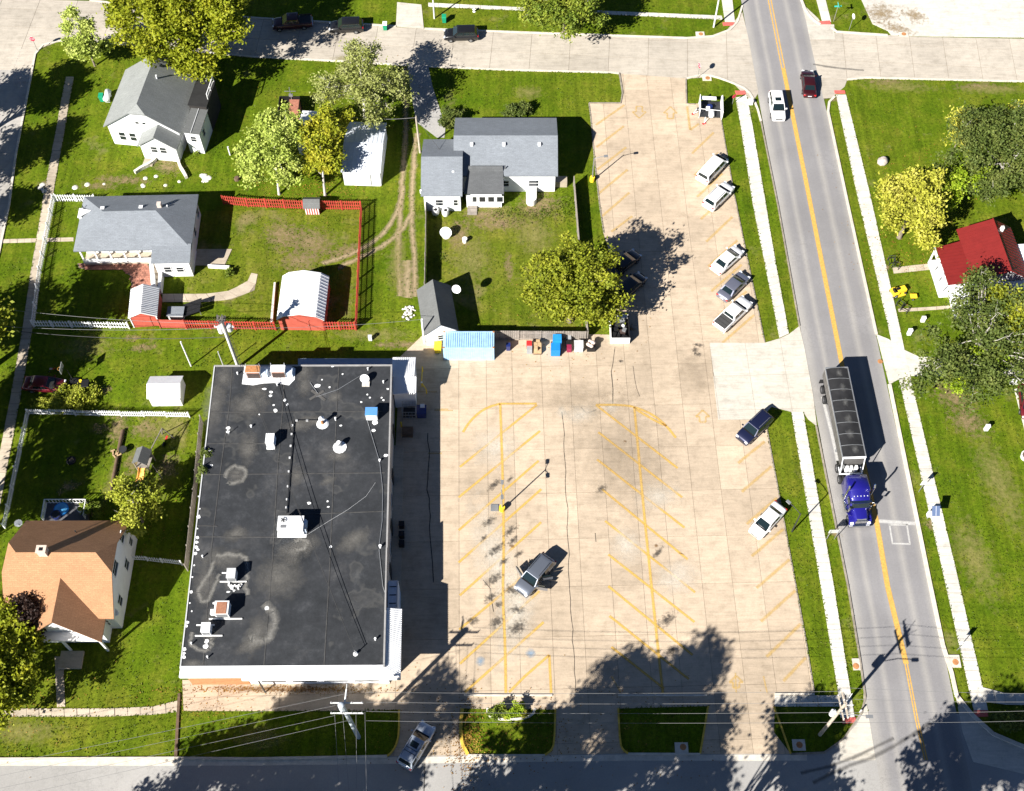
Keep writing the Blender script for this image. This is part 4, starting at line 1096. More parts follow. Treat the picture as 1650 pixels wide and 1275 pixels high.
def coolers(px, py, lab, wd, dp, ht, mat, rails, coil=False, extra=False):
    t = runit('condenser_unit', lab, 'rooftop unit', px, py, wd, dp, ht, mat, None, 'small condensers at the south-west roof corner')
    for x0, x1, y in rails: m = MB(); m.box(x0, y - .06, -.01, x1, y + .06, .1); m.build('sleeper', WHITE, t)
    if coil: m = MB(); m.box(-wd * .38, -dp / 2 - .02, ht + .125, wd * .38, dp / 2 - .12, ht + .22); m.build('copper_coil', COPPER, t)
    louvers(t, -wd * .4, wd * .4, -dp / 2 - .02, .3, ht, GREY, 4)
    return t
t = coolers(376, 931, 'upper pale condenser of three on two long sleepers', .85, 1.0, 1.1, LGREY, ((-1.3, 1.4, -.45), (-1.2, .3, .5)))
m = MB()
for i in range(9): m.cbox(rng.uniform(-.7, .9), rng.uniform(-1.2, -.75), .12, .3, .16, .25, 0, rng.uniform(0, 3))
m.build('pipe_cluster', WHITE, t)
t = coolers(361, 986, 'middle condenser of three with a copper coloured coil on top', 1.35, 1.3, 1.1, WHITEM, ((-1.4, 1.9, -.75),), True)
m = MB(); m.box(-1.25, -.4, 0, -.7, .1, .5); m.build('control_box', WHITE, t)
coolers(335, 1017, 'lowest condenser of three on a long white sleeper', .85, .95, .95, WHITEM, ((-1.2, 1.5, -.5), (-1.2, .6, .6)))
# chimneys, vents, dish
g = G(520, 683, ZR); t = thing('flue_pipe', 'white rooftop flue with rusty side at the end of the gas pipe', 'flue', (g[0], g[1], ZR))
m = MB(); m.cyl(0, 0, 0, .12, .68, 14, 0, .5); m.build('flashing', COAT, t); m = MB(); m.cyl(0, 0, .1, 1.15, .17, 12); m.build('pipe', RUSTM, t); m = MB(); m.cyl(0, 0, 1.2, 1.42, .30, 12, 0, .05); m.build('cap', WHITEM, t)
g = G(547, 719, ZR); t = thing('turbine_vent', 'white round rooftop turbine vent on a patch of coating', 'roof vent', (g[0], g[1], ZR))
m = MB(); m.cyl(.05, -.15, 0, .05, .75, 12); m.build('flashing', COAT, t); m = MB(); m.cyl(0, 0, .03, .45, .24, 12); m.build('neck', WHITEM, t)
m = MB(); m.ball((0, 0, .62), .34, 14, 6, 0, .75); h = m.build('turbine_head', STEEL, t); m = MB(); m.cyl(0, 0, .82, .9, .22, 12); m.build('top_cap', WHITEM, h)
def dish(name, label, px, py, z, r, az, mastz, group=None):
    g = G(px, py, z); t = thing(name, label, 'satellite dish', (g[0], g[1], z), 0, group)
    m = MB(); m.cyl(0, 0, 0, mastz, .045, 8); m.build('mast', STEEL, t)
    V, Fc = [(0, 0, 0)], []; n = 18
    for j in (1, 2, 3):
        for i in range(n):
            a = 2 * math.pi * i / n; q = j / 3; V.append((r * q * math.cos(a), r * q * math.sin(a) * .92, .22 * r * q * q))
    for i in range(n): Fc.append((0, 1 + i, 1 + (i + 1) % n))
    for j in range(2):
        for i in range(n): Fc.append((1 + j * n + i, 1 + (j + 1) * n + i, 1 + (j + 1) * n + (i + 1) % n, 1 + j * n + (i + 1) % n))
    V2 = [(p[0], p[1], p[2] - .03) for p in V]
    m = MB(); m.add(V, Fc, 0, True); m.add(V2, [f[::-1] for f in Fc], 0, True); k2 = 1 + 2 * n
    m.add([V[k2 + i] for i in range(n)] + [V2[k2 + i] for i in range(n)], [(i, n + i, n + (i + 1) % n, (i + 1) % n) for i in range(n)])
    Mx = Matrix.Translation((0, 0, mastz)) @ Matrix.Rotation(rad(az), 4, 'Z') @ Matrix.Rotation(rad(45), 4, 'X')
    m.v = [tuple(Mx @ Vector(p)) for p in m.v]; o = m.build('reflector', WHITEM, t)
    m = MB(); m.tube([Mx @ Vector((0, -r * .9, .15)), Mx @ Vector((0, -r * .35, r * .9))], .02, 6); p = Mx @ Vector((0, -r * .35, r * .9)); m.cbox(p.x, p.y, p.z, .12, .12, .12); m.build('feed_arm', LGREY, t)
    return t
t = dish('satellite_dish', 'white satellite dish with ballast blocks on the black shop roof', 588.5, 614, ZR, .52, -5, .55)
for i in range(2):
    for j in range(2): m = MB(); m.box(-.3 + i * .42, -.75 + j * .42, 0, .1 + i * .42, -.35 + j * .42, .18); m.build('ballast_block', STONE, t)

# ---------------- H1: white house, grey gable roof, north-west
p = Plot((166, 204), (292, 216), 3.5)
H = p.thing('white_house', 'white house with grey gable roof under the biggest yellow-green tree', 'house')
xr, _ = p.l(292, 216, 3.5); _, yn = p.l(184, 111, 3.5)
rb, wb = MB(), MB()
gable(rb, wb, 0, xr, 0, yn, 3.5, 7.2, 'y', .45, .22, .22, 1.0)
# front porch wing
xa, ya = p.l(227, 214, 2.9); xb, _ = p.l(292, 218, 2.9)
gable(rb, wb, xa, xb, -2.0, 1.2, 2.7, 4.6, 'y', .3, 0, 0)
rb.build('roof', SH_GREY, H); wb.build('wall', SIDING, H)
wa, wc = p.l(294, 213, 4.0), p.l(322.5, 212, 4.0); wn = p.l(322, 171, 4.0)[1]
m = MB(); m.box(wa[0] + .1, wa[1] + .2, 0, wc[0] - .2, wn, 3.75); m.build('side_wing', SIDING, H)
m = MB(); m.slab([(wa[0], wa[1], 3.98), (wc[0], wa[1], 3.88), (wc[0], wn, 3.88), (wa[0], wn, 3.98)], .12); m.build('wing_roof', SH_DARK, H)
m = MB(); m.box(lerp(wa[0], wc[0], .45), wa[1] + .05, 3.97, lerp(wa[0], wc[0], .45) + .08, wn, 4.02); m.build('wing_ridge', LGREY, H)
da, db = p.l(303, 170, 4.6), p.l(345, 131, 4.6)
m = MB(); m.box(da[0], da[1] + .2, 0, db[0], db[1], 4.45); m.build('rear_porch', M('dark_boards', (.03, .027, .025), .9, nv=.3), H)
m = MB(); m.box(da[0] - .1, da[1] + .1, 4.45, db[0] + .15, db[1] + .15, 4.6); m.build('porch_roof', M('dark_roofing', (.018, .018, .018), .9, nv=.3), H)
m = MB()
for (xa_, ya_), (xb_, yb_) in (((db[0], db[1] - .1), (db[0] - 1.0, db[1] - .1)), ((db[0], db[1] - .1), (db[0], db[1] - 3.2))):
    m.tube([(xa_, ya_, 5.5), (xb_, yb_, 5.5)], .08, 6); m.tube([(xa_, ya_, 4.95), (xb_, yb_, 4.95)], .04, 6)
for q in ((db[0], db[1] - .1), (db[0] - 1.0, db[1] - .1), (db[0], db[1] - 1.7), (db[0], db[1] - 3.2)): m.tube([(q[0], q[1], 4.6), (q[0], q[1], 5.5)], .06, 6)
m.build('railing', WHITE, H)
win(H, 2.0, .3, 1.0, 'S', .8, 1.4); win(H, 3.4, .3, 1.0, 'S', .8, 1.4); win(H, xr / 2 - .45, .3, 4.3, 'S', .45, .4, None, False); win(H, xr / 2 + .45, .3, 4.3, 'S', .45, .4, None, False)
xm = (xa + xb) / 2
win(H, xm - .6, -1.7, 1.5, 'S', .8, 1.0); win(H, xm + .6, -1.7, 1.5, 'S', .8, 1.0); win(H, (wa[0] + wc[0]) / 2, wa[1] + .2, 2.2, 'S', .7, .9)
win(H, wc[0] - .2, wa[1] + 1.6, 2.0, 'E', .8, 1.0); door(H, xa + .9, -1.7, 'S')
m = MB(); m.box(xa + .3, -2.9, 0, xa + 1.6, -1.72, .16); m.build('step', OLDWALK, H)
vent(H, xr / 2 + 1.0, yn * .62, 6.4, .09, .6)
for i, (P) in enumerate(([(255, 240), (254, 255), (245, 265), (228, 273), (218, 280)], [(287, 252), (289, 268), (297, 280), (301, 288)])):
    m = MB(); Q = smooth(GP(P), 2); A, B = offset_line(Q, .18), offset_line(Q, -.18)
    for j in range(len(Q) - 1): m.prism([A[j], B[j], B[j + 1], A[j + 1]], -.02, .5 + .002 * (j % 3))
    tag(m.build('garden_wall', STONE, None, (*Q[0], 0)), ['low curved stone wall on the left of the white house entrance', 'short low stone wall right of the white house entrance'][i], 'low wall')
# cellar tank and bin
g = G(175, 160); t = thing('propane_tank', 'white rounded tank beside the west wall of the white house', 'tank', (*g, 0))
m = MB(); m.tube([(0, -.9, .7), (0, -.8, .7), (0, .8, .7), (0, .9, .7)], [.15, .42, .42, .15], 14); m.build('shell', WHITEM, t); m = MB(); m.box(-.3, -.6, 0, .3, -.45, .35); m.box(-.3, .45, 0, .3, .6, .35); m.build('saddle', LGREY, t)

# ---------------- H2: white house, hip roof, picket fence
p = Plot((118, 405), (308, 401), 3.5)
H = p.thing('white_house', 'white house with bluish grey hip roof inside the picket fence', 'house')
X1, _ = p.l(308, 401, 3.5); _, Y1 = p.l(132, 317, 3.5); rz = 5.7
xa, ya = p.l(141, 325, rz); xb, yb = p.l(248, 324, rz); yr = (Y1) / 2
W2 = Y1 / 2
rb = MB()
rb.slab([(0, 0, 3.5), (X1, 0, 3.5), (X1 - W2, yr, rz), (W2 * .85, yr, rz)], .16); rb.slab([(0, Y1, 3.5), (X1, Y1, 3.5), (X1 - W2, yr, rz), (W2 * .85, yr, rz)], .16)
rb.slab([(X1, 0, 3.5), (X1, Y1, 3.5), (X1 - W2, yr, rz)], .16); rb.slab([(0, 0, 3.5), (0, Y1, 3.5), (W2 * .85, yr, rz)], .16)
xs0, _ = p.l(243, 423, 3.2); xs1, ys0 = p.l(306, 423, 3.2)
rb.slab([(xs0, ys0, 3.2), (xs1, ys0, 3.2), (xs1, .6, 3.74), (xs0, .6, 3.74)], .14)
rb.build('roof', SH_BLUE, H)
wb = MB(); wb.box(.4, 2.0, 0, X1 - .4, Y1 - .4, 3.36); wb.box(xs0 + .25, ys0 + .3, 0, xs1 - .3, 2.2, 3.16); wb.build('wall', SIDING, H)
m = MB(); m.box(.35, .5, 0, xs0 - .1, 2.0, .5); m.build('porch_floor', OLDWALK, H)
m = MB(); m.box(.35, .42, .5, xs0 - .2, .55, 1.2); m.build('porch_wall', WHITE, H)
for i in range(6): m = MB(); x = lerp(.5, xs0 - .3, i / 5); m.box(x - .09, .40, 1.2, x + .09, .57, 3.35); m.build('porch_post', WHITE, H)
for x in (2, 4.4, 6.6, 8.6): win(H, x, 2.0, 1.1, 'S', .9, 1.2)
door(H, 7.6, 2.0, 'S', z=.5)
win(H, xs0 + 1.6, ys0 + .3, 1.0, 'S', .8, 1.0); win(H, xs1 - 1.6, ys0 + .3, 1.0, 'S', .8, .9); win(H, X1 - .4, 4.0, 1.1, 'E'); win(H, X1 - .4, 7.0, 1.1, 'E')
m = MB(); cx, cy = p.l(254, 316, 6.4); m.cbox(X1 - W2 + .3, yr + .9, 5.2, .5, .5, 1.5); m.build('chimney', M('pale_chimney', (.55, .47, .42), .85, nv=.2, ns=5), H)
boxvent(H, *p.l(165, 336, 5.3), 5.2, .42); boxvent(H, *p.l(227, 334, 5.3), 5.2, .4); vent(H, *p.l(270, 334, 5.0), 4.9, .07, .4); vent(H, *p.l(133, 333, 4.2), 4.0, .06, .3, DARK)
m = MB(); m.slab([(-.08, 4.7, 4.0), (1.6, 5.4, 4.5), (-.08, 6.2, 4.0)], .1); m.box(-.05, 4.9, 3.45, .35, 6.0, 3.9); m.build('dormer', WHITE, H)
# brick patio with steps: laid bricks
pat = [(125, 425), (238, 424), (244, 440), (246, 462), (213, 466), (210, 445), (198, 435), (168, 434), (137, 434), (127, 432)]
patio = sheet('brick_patio', pat, .05, M('brick_joint', (.22, .17, .13), .9))
def brick_field(poly, bx, by, parent, mat, z, name='brick', lim=290):
    P = GP(poly); x0, x1 = min(q[0] for q in P), max(q[0] for q in P); y0, y1 = min(q[1] for q in P), max(q[1] for q in P)
    base = None; n = 0; j = 0; y = y0
    def inside(x, y):
        c = False
        for i in range(len(P)):
            a, b = P[i], P[i - 1]
            if (a[1] > y) != (b[1] > y) and x < (b[0] - a[0]) * (y - a[1]) / (b[1] - a[1]) + a[0]: c = not c
        return c
    while y < y1:
        x = x0 + (bx / 2 if j % 2 else 0)
        while x < x1:
            if inside(x, y) and n < lim:
                if base is None:
                    m = MB(); m.cbox(0, 0, 0, bx - .03, by - .03, .06); base = m.build(name, mat, parent); base.location = (x, y, z)
                else: share(base, name, parent, (x, y, z + rng.uniform(-.006, .006)))
                n += 1
            x += bx
        y += by; j += 1
brick_field(pat, .42, .30, patio, M('patio_brick', (.34, .15, .105), .85, nv=.2, ns=2, fine=.2, objvar=.3), .05)
m = MB(); m.prism(GP([(243, 424), (249, 424), (254, 470), (247, 470)]), 0, 1.0); m.build('side_stair_wall', WHITE, None, (*G(245, 440), 0)); 
o = bpy.data.objects['side_stair_wall']; tag(o, 'white stair wall on the right of the brick patio', 'stair wall')
m = MB(); m.prism(GP([(261, 432), (266, 432), (262, 474), (257, 474)]), 0, 1.1)
tag(m.build('side_stair_wall', WHITE, None, (*G(261, 440), 0)), 'white stair wall against the east wing of the hip roofed house', 'stair wall')
st = thing('stair', 'dark shaded steps between two white stair walls', 'stairs', (*G(254, 450), 0), world=True)
for i in range(5):
    y0 = lerp(470, 428, i / 5); m = MB(); m.prism(GP([(250, y0), (258, y0), (258, y0 - 9), (250, y0 - 9)]), 0, .16 * (i + 1)); m.build('step', OLDWALK, st)
m = MB(); m.prism(GP([(318, 402), (374, 402), (362, 428), (312, 428)]), -.02, .08); tag(m.build('patio', OLDWALK), kind='structure')
m = MB(); m.prism(GP([(336, 430), (371, 432), (371, 434.5), (336, 432.5)]), 0, .5); tag(m.build('garden_bench', WHITE, None, (*G(350, 431), 0)), 'thin white rail beside the shaded patio', 'rail')

# ---------------- H3: grey roofed bungalow north of the lot
p = Plot((757, 283.5), (899, 283.5), 3.5, 0.0)
H = p.thing('bungalow', 'white bungalow with long pale grey gable roofs and dark back porch', 'house')
X1, _ = p.l(899, 283.5, 3.5); X0, _ = p.l(733, 200, 3.7); _, Y1 = p.l(800, 190, 3.5)
rb, wb, r2 = MB(), MB(), MB()
gable(rb, wb, X0, X1, 0, Y1, 3.5, 5.5, 'x', .4)
wx0, wy0 = p.l(678, 316, 3.4); wx1, _ = p.l(745, 316, 3.4); _, wy1 = p.l(690, 225, 3.4)
gable(rb, wb, wx0, wx1, wy0, wy1, 3.45, 5.4, 'x', .4)
rb.build('roof', SH_BLUE, H); wb.build('wall', SIDING, H)
px0, py0 = p.l(747, 312, 3.0); px1, _ = p.l(812, 312, 3.0); _, pyt = p.l(770, 273, 4.1)
r2.slab([(px0, py0, 2.95), (px1, py0, 2.95), (px1 - .1, .5, 3.75), (px0 + .5, .5, 3.75)], .12); r2.slab([(px0 + .5, .5, 3.75), (px1 - .1, .5, 3.75), (px1 - .15, pyt + .3, 4.4), (px0 + .6, pyt + .3, 4.4)], .12)
r2.build('porch_roof', SH_PORCH, H)
m = MB(); m.box(px0 + .3, py0 + .25, 0, px1 - .3, .5, 2.8); m.build('porch', SIDING, H)
for i, x in enumerate((.9, 2.0, 3.1, 4.2)): win(H, px0 + .3 + x, py0 + .25, 1.1, 'S', .75, 1.0, None, False)
door(H, px0 + .75, py0 + .25, 'S', .7, 2.0, LGREY)
for i in range(3): m = MB(); m.box(px0 + .4, py0 - .1 - .45 * i, 0, px0 + 1.6, py0 + .27 - .45 * i, .36 - .11 * i); m.build('step', WOOD, H)
for x in (760, 812, 869): boxvent(H, *p.l(x, 233, 5.15), 5.15, .34)
boxvent(H, *p.l(730, 276, 4.7), 4.5, .26); vent(H, *p.l(814, 271, 4.0), 3.9, .07, .35, GREY); vent(H, *p.l(678, 308, 3.6), 3.5, .12, .2)
win(H, wx0 + 2.2, wy0 + .4, 1.1, 'S', .9, 1.1); win(H, wx1 - .9, wy0 + .4, 1.1, 'S', .5, 1.1); win(H, X1 - 3, .4, 1.1, 'S', 1.2, 1.1); win(H, X1 - 6.6, .4, 1.1, 'S', .9, 1.0)
rx0, ry0 = p.l(848, 326, .6); rx1, ry1 = p.l(864, 288, .6)
m = MB(); m.box(rx0, ry0 + .4, 0, rx1, .38, 1.0); m.cyl((rx0 + rx1) / 2, ry0 + .45, 0, 1.003, (rx1 - rx0) / 2, 14); m.build('porch_landing', WHITE, H)
m = MB(); cx, cy = p.l(906, 294, .5); m.cbox(cx - .2, cy + .1, .5, 1.6, 1.0, 1.0); m.build('cellar_hatch', OLDWALK, H)

# ---------------- H4: tan roofed house, south-west
p = Plot((7, 997), (184, 997), 4.0)
H = p.thing('brown_roofed_house', 'white house with sunlit tan and shaded brown shingle roof and brick chimney', 'house')
X1, _ = p.l(184, 997, 4.0); _, Y1 = p.l(100, 839, 4.0)
rb, wb = MB(), MB()
gable(rb, wb, 0, X1 - .05, 0, Y1, 4.0, 8.2, 'x', .4, .3, .3, 1.5)
dxa, dy0 = p.l(50, 1035, 3.6); dxb, _ = p.l(163, 1037, 3.6); xm = p.l(86, 1000, 6.2)[0]
dxa = xm - (dxb - xm)
zt = 6.6
yj = (zt - 4.0) / (8.2 - 4.0) * Y1 / 2
rb.slab([(dxb, dy0, 3.6), (dxb, .02, 3.6), (xm, yj, zt), (xm, dy0 + 1.0, zt)], .14); rb.slab([(dxa, dy0, 3.6), (dxa, .02, 3.6), (xm, yj, zt), (xm, dy0 + 1.0, zt)], .14)
rb.build('roof', SH_TAN, H); wb.build('wall', SIDING, H)
m = MB(); m.box(dxa + .4, dy0 + 1.2, 0, dxb - .4, .6, 3.35); m.add([(dxa + .5, dy0 + 1.2, 3.35), (dxb - .5, dy0 + 1.2, 3.35), (xm, dy0 + 1.2, zt - .3)], [(0, 1, 2)]); m.build('porch', SIDING, H)
m = MB(); m.box(dxa + .2, dy0 + .2, 3.2, dxb - .2, dy0 + 1.19, 3.38); m.build('porch_beam', WHITE, H)
for x in (dxa + .4, xm, dxb - .4): m = MB(); m.box(x - .1, dy0 + .25, 0, x + .1, dy0 + .45, 3.3); m.build('porch_post', WHITE, H)
m = MB(); m.box(xm - .9, dy0 - 1.6, 0, xm + 1.4, dy0 + .2, .35); m.build('stoop', OLDWALK, H)
cx, cy = p.l(70, 888, 8.3); m = MB(); m.cbox(cx, Y1 / 2, 7.8, .85, .7, 2.3); m.box(cx - .5, Y1 / 2 - .42, 8.95, cx + .5, Y1 / 2 + .42, 9.05); o = m.build('chimney', M('pale_brick', (.62, .50, .42), .85, nv=.15, ns=5, fine=.2), H)
m = MB(); m.box(cx - .2, Y1 / 2 - .17, 9.0, cx + .2, Y1 / 2 + .17, 9.07); m.build('flue', BLACK, o)
xe = X1 - .35
win(H, xe, Y1 / 2 - .5, 4.8, 'E', 1.5, 1.2); win(H, xe, Y1 * .78, 4.4, 'E', .9, 1.2); win(H, xe, 2.6, 1.6, 'E', .9, 1.3); win(H, xe, 6.6, 1.5, 'E', 1.0, 1.3); win(H, xe, 9.2, 1.6, 'E', .8, 1.0)
win(H, X1 - 1.6, .4, 1.2, 'S', .9, 1.3); win(H, xm + 2.4, dy0 + 1.2, 1.1, 'S', .9, 1.2); win(H, xm - 2.4, dy0 + 1.2, 1.1, 'S', .9, 1.2); door(H, xm, dy0 + 1.2, 'S')
vent(H, *p.l(122, 857, 5.8), 5.6, .06, .4, DARK)
# back deck
dk = thing('deck', 'small back deck with white railing and blue pool gear', 'deck', (*G(105, 825), 0), world=True)
m = MB(); m.prism(GP([(68, 842), (142, 842), (142, 810), (75, 810)], .5), 0, .5, 0); m.build('floor', M('grey_decking', (.10, .10, .11), .8, nv=.2, fine=.2), dk)
for a, b in (((76, 811), (142, 811)), ((142, 811), (138, 836)), ((76, 811), (71, 840))):
    A, B = GV(*a, .5), GV(*b, .5); d = B - A
    m = MB(); m.tube([A + Vector((0, 0, .95)), B + Vector((0, 0, .95))], .06, 6); m.tube([A + Vector((0, 0, .15)), B + Vector((0, 0, .15))], .04, 6); o = m.build('rail', WHITE, dk)
    for i in range(13):
        q = A + d * (i / 12); m = MB(); m.box(q.x - .03, q.y - .03, .5, q.x + .03, q.y + .03, 1.45); m.build('baluster', WHITE, o)
for i, (x, y, r, mt, nm, lab, h) in enumerate(((100, 822, .75, BLUE, 'paddling_pool', 'round blue paddling pool standing on the back deck', .35), (92, 832, .5, NAVY, 'folded_tarp', 'dark blue tarp bundle on the back deck below the pool', .5), (131, 823, .32, WHITE, 'planter', 'white round planter in the corner of the back deck', .5))):
    g = G(x, y, .5); t = thing(nm, lab, nm.split('_')[-1], (*g, .5)); m = MB(); m.cyl(0, 0, 0, h, r, 16, 0, r * 1.06); m.build('body', mt, t); m = MB(); m.cyl(0, 0, h, h + .02, r * .9, 16); m.build('top', M('pale_blue_plastic', (.1, .4, .75), .4) if mt is BLUE else (DARK if mt is NAVY else L_SHRUB), t)
dish('satellite_dish', 'white satellite dish on a pole at the tan house west corner', 32, 846, 2.6, .42, 40, .5)
dish('satellite_dish', 'white satellite dish on the tan house east wall', 188, 988, 2.6, .4, -20, .3)

# ---------------- H5: red metal roof on the east side
p = Plot((1527, 455), (1509, 399), 2.9)
H = p.thing('red_roofed_house', 'house with bright red metal roof half under a tree', 'house')
Lx, _ = p.l(1509, 399, 2.9)
# local x runs north along the west eave; local -y runs east
rxa, rya = p.l(1596, 344, 4.9)
bx, by = p.l(1549, 390, 3.5)
N1 = max(Lx, rxa)
N1 = Lx + 2.2
yb_, yr_, ye_ = by, rya, rya * 2 - by + 1.0
rb = MB()
def redplane(P): rb.slab(P, .1)
redplane([(-.4, 0, 2.9), (Lx, 0, 2.9), (Lx + .4, yb_, 3.35), (-.4, yb_, 3.35)])
redplane([(-.4, yb_, 3.35), (N1, yb_, 3.35), (N1, yr_, 5.0), (-.4, yr_, 5.0)])
redplane([(-.4, ye_, 3.0), (N1, ye_, 3.0), (N1, yr_, 5.0), (-.4, yr_, 5.0)])
ro = rb.build('roof', REDROOF, H)
n = 0
x = -.3
while x < N1:
    for (ya, za, yb2, zb2) in ((yb_, 3.35, yr_, 5.0), (ye_, 3.0, yr_, 5.0), (0, 2.9, yb_, 3.35)):
        if ya == 0 and x > Lx: continue
        m = MB(); m.hexa([(x - .03, ya, za - .02), (x - .03, yb2, zb2 - .02), (x + .03, yb2, zb2 - .02), (x + .03, ya, za - .02), (x - .03, ya, za + .05), (x - .03, yb2, zb2 + .05), (x + .03, yb2, zb2 + .05), (x + .03, ya, za + .05)])
        m.build('roof_rib', REDROOF, ro)
    x += .48
m = MB(); m.tube([(-.42, yr_, 5.05), (N1 + .02, yr_, 5.05)], .09, 6); m.build('ridge_cap', REDROOF, ro)
m = MB(); m.box(-.1, yr_ - 4.2, 0, Lx - .2, -.9, 2.75); m.build('wall', SIDING, H)
m = MB(); m.box(-.2, -.95, .02, Lx - .1, .25, .5); m.box(-.25, .12, 2.4, Lx + .05, .26, 2.86); m.build('porch', WHITE, H)
for i in range(4): m = MB(); xx = lerp(0, Lx - .2, i / 3); m.box(xx - .08, .1, .5, xx + .08, .25, 2.4); m.build('porch_post', WHITE, H)
win(H, Lx * .3, -.9, 1.0, 'N', .9, 1.2); win(H, Lx * .75, -.9, 1.0, 'N', .9, 1.2); door(H, Lx * .52, -.9, 'N')
m = MB(); m.slab([(-3.6, -.6, 2.7), (-.45, -.6, 2.95), (-.45, yr_ - 4.5, 2.95), (-3.6, yr_ - 4.5, 2.7)], .1); m.build('wing_roof', WHITEM, H)
m = MB(); m.box(-3.3, yr_ - 4.2, 0, -.3, -.9, 2.58); m.build('wing', SIDING, H)
win(H, -3.3, -2.5, 1.0, 'W', .9, 1.1); win(H, -3.3, -6, 1.0, 'W', .9, 1.1)
cx, cy = p.l(1614, 370, 4.6); m = MB(); m.cbox(cx, cy, 4.4, .35, .35, 1.4); m.build('chimney', WHITE, H)

# ---------------- sheds
def shed(name, label, cat, A, B, zA, depth_px, ze, zr, axis, roofmat, wallmat, ribs=0, over=.2, ribmat=None, gambrel=False):
    p = Plot(A, B, zA); H = p.thing(name, label, cat)
    X1, _ = p.l(*B, zA); _, Y1 = p.l(*depth_px, zA)
    rb, wb = MB(), MB()
    if gambrel:
        xm = X1 / 2; q = X1 * .16; zm = lerp(ze, zr, .62)
        for a, b in (((0, ze), (q, zm)), ((q, zm), (xm, zr)), ((xm, zr), (X1 - q, zm)), ((X1 - q, zm), (X1, ze))):
            rb.slab([(a[0], 0, a[1]), (b[0], 0, b[1]), (b[0], Y1, b[1]), (a[0], Y1, a[1])], .1)
        sec = [(over, 0), (X1 - over, 0), (X1 - over, ze - .12), (X1 - q, zm - .16), (xm, zr - .14), (q, zm - .16), (over, ze - .12)]
        V = [(x, .1, z) for x, z in sec] + [(x, Y1 - .1, z) for x, z in sec]; n = len(sec)
        wb.add(V, [tuple(range(n)), tuple(range(2 * n - 1, n - 1, -1))] + [(i, n + i, n + (i + 1) % n, (i + 1) % n) for i in range(n)])
    else: gable(rb, wb, 0, X1, 0, Y1, ze, zr, axis, over, t=.1, endover=.15)
    r = rb.build('roof', roofmat, H); wb.build('wall', wallmat, H)
    if ribs:
        for i in range(ribs):
            t = (i + .5) / ribs
            segs = []
            if gambrel:
                y = Y1 * t; xm = X1 / 2; q = X1 * .16; zm = lerp(ze, zr, .62)
                segs = [((0, ze), (q, zm)), ((q, zm), (xm, zr)), ((X1 - q, zm), (xm, zr)), ((X1, ze), (X1 - q, zm))]
            elif axis == 'y': y = Y1 * t; segs = [((0, ze), (X1 / 2, zr)), ((X1, ze), (X1 / 2, zr))]
            for a, b in segs:
                m = MB(); m.hexa([(a[0], y - .025, a[1] - .02), (b[0], y - .025, b[1] - .02), (b[0], y + .025, b[1] - .02), (a[0], y + .025, a[1] - .02), (a[0], y - .025, a[1] + .035), (b[0], y - .025, b[1] + .035), (b[0], y + .025, b[1] + .035), (a[0], y + .025, a[1] + .035)])
                m.build('roof_rib', ribmat or roofmat, r)
            if axis == 'x' and not gambrel:
                x = X1 * t
                for ya in (0, Y1):
                    m = MB(); m.hexa([(x - .025, ya, ze - .02), (x + .025, ya, ze - .02), (x + .025, Y1 / 2, zr - .02), (x - .025, Y1 / 2, zr - .02), (x - .025, ya, ze + .035), (x + .025, ya, ze + .035), (x + .025, Y1 / 2, zr + .035), (x - .025, Y1 / 2, zr + .035)]); m.build('roof_rib', ribmat or roofmat, r)
    return H, p, X1, Y1
H, p, X1, Y1 = shed('garage', 'white garage with pale ribbed metal roof dappled by tree shade', 'garage', (549, 277), (613, 279), 2.8, (556, 196), 2.8, 3.6, 'x', M('pale_metal_roof', (.62, .66, .72), .45, nv=.06), SIDING, 9)
door(H, X1 * .5, .15, 'S', 2.2, 2.1, WHITE)
H, p, X1, Y1 = shed('red_shed', 'red shed with white barn roof between the red fence and yard', 'shed', (445, 514), (522, 515), 2.5, (452, 443), 2.3, 3.5, 'y', WHITEM, REDWALL, 14, .15, None, True)
door(H, X1 / 2, .1, 'S', 1.8, 1.95, REDWALL)
H, p, X1, Y1 = shed('red_shed', 'small red shed with white ribbed roof at the picket fence corner', 'shed', (206, 513), (253, 510), 2.2, (213, 466), 2.2, 3.1, 'y', WHITEM, REDWALL, 16, .2, GREY)
m = MB(); m.box(.1, .1, .02, .22, .2, 2.15); m.box(X1 - .25, .1, .02, X1 - .12, .2, 2.15); m.build('corner_trim', WHITE, H); door(H, X1 / 2, .15, 'S', 1.5, 1.8, REDWALL)
H, p, X1, Y1 = shed('garage', 'small white garage with dark grey gable roof by the blue container', 'garage', (683, 541), (739, 533), 2.5, (683, 466), 2.5, 4.2, 'y', SH_DARK, SIDING, 0, .25)
win(H, X1 / 2, .15, 1.0, 'S', .8, .9); door(H, X1 - 1.1, .15, 'S')
t = dish('satellite_dish', 'white satellite dish on the dark garage roof edge', 736, 470, 2.9, .55, -20, .5)
H, p, X1, Y1 = shed('white_shed', 'plain white shed alone on the lawn left of the shop', 'shed', (236, 642), (290, 641), 2.0, (235.5, 606), 1.9, 2.7, 'x', WHITEM, WHITE, 0, .1)
door(H, X1 / 2, .15, 'S', 1.3, 1.7, WHITE)
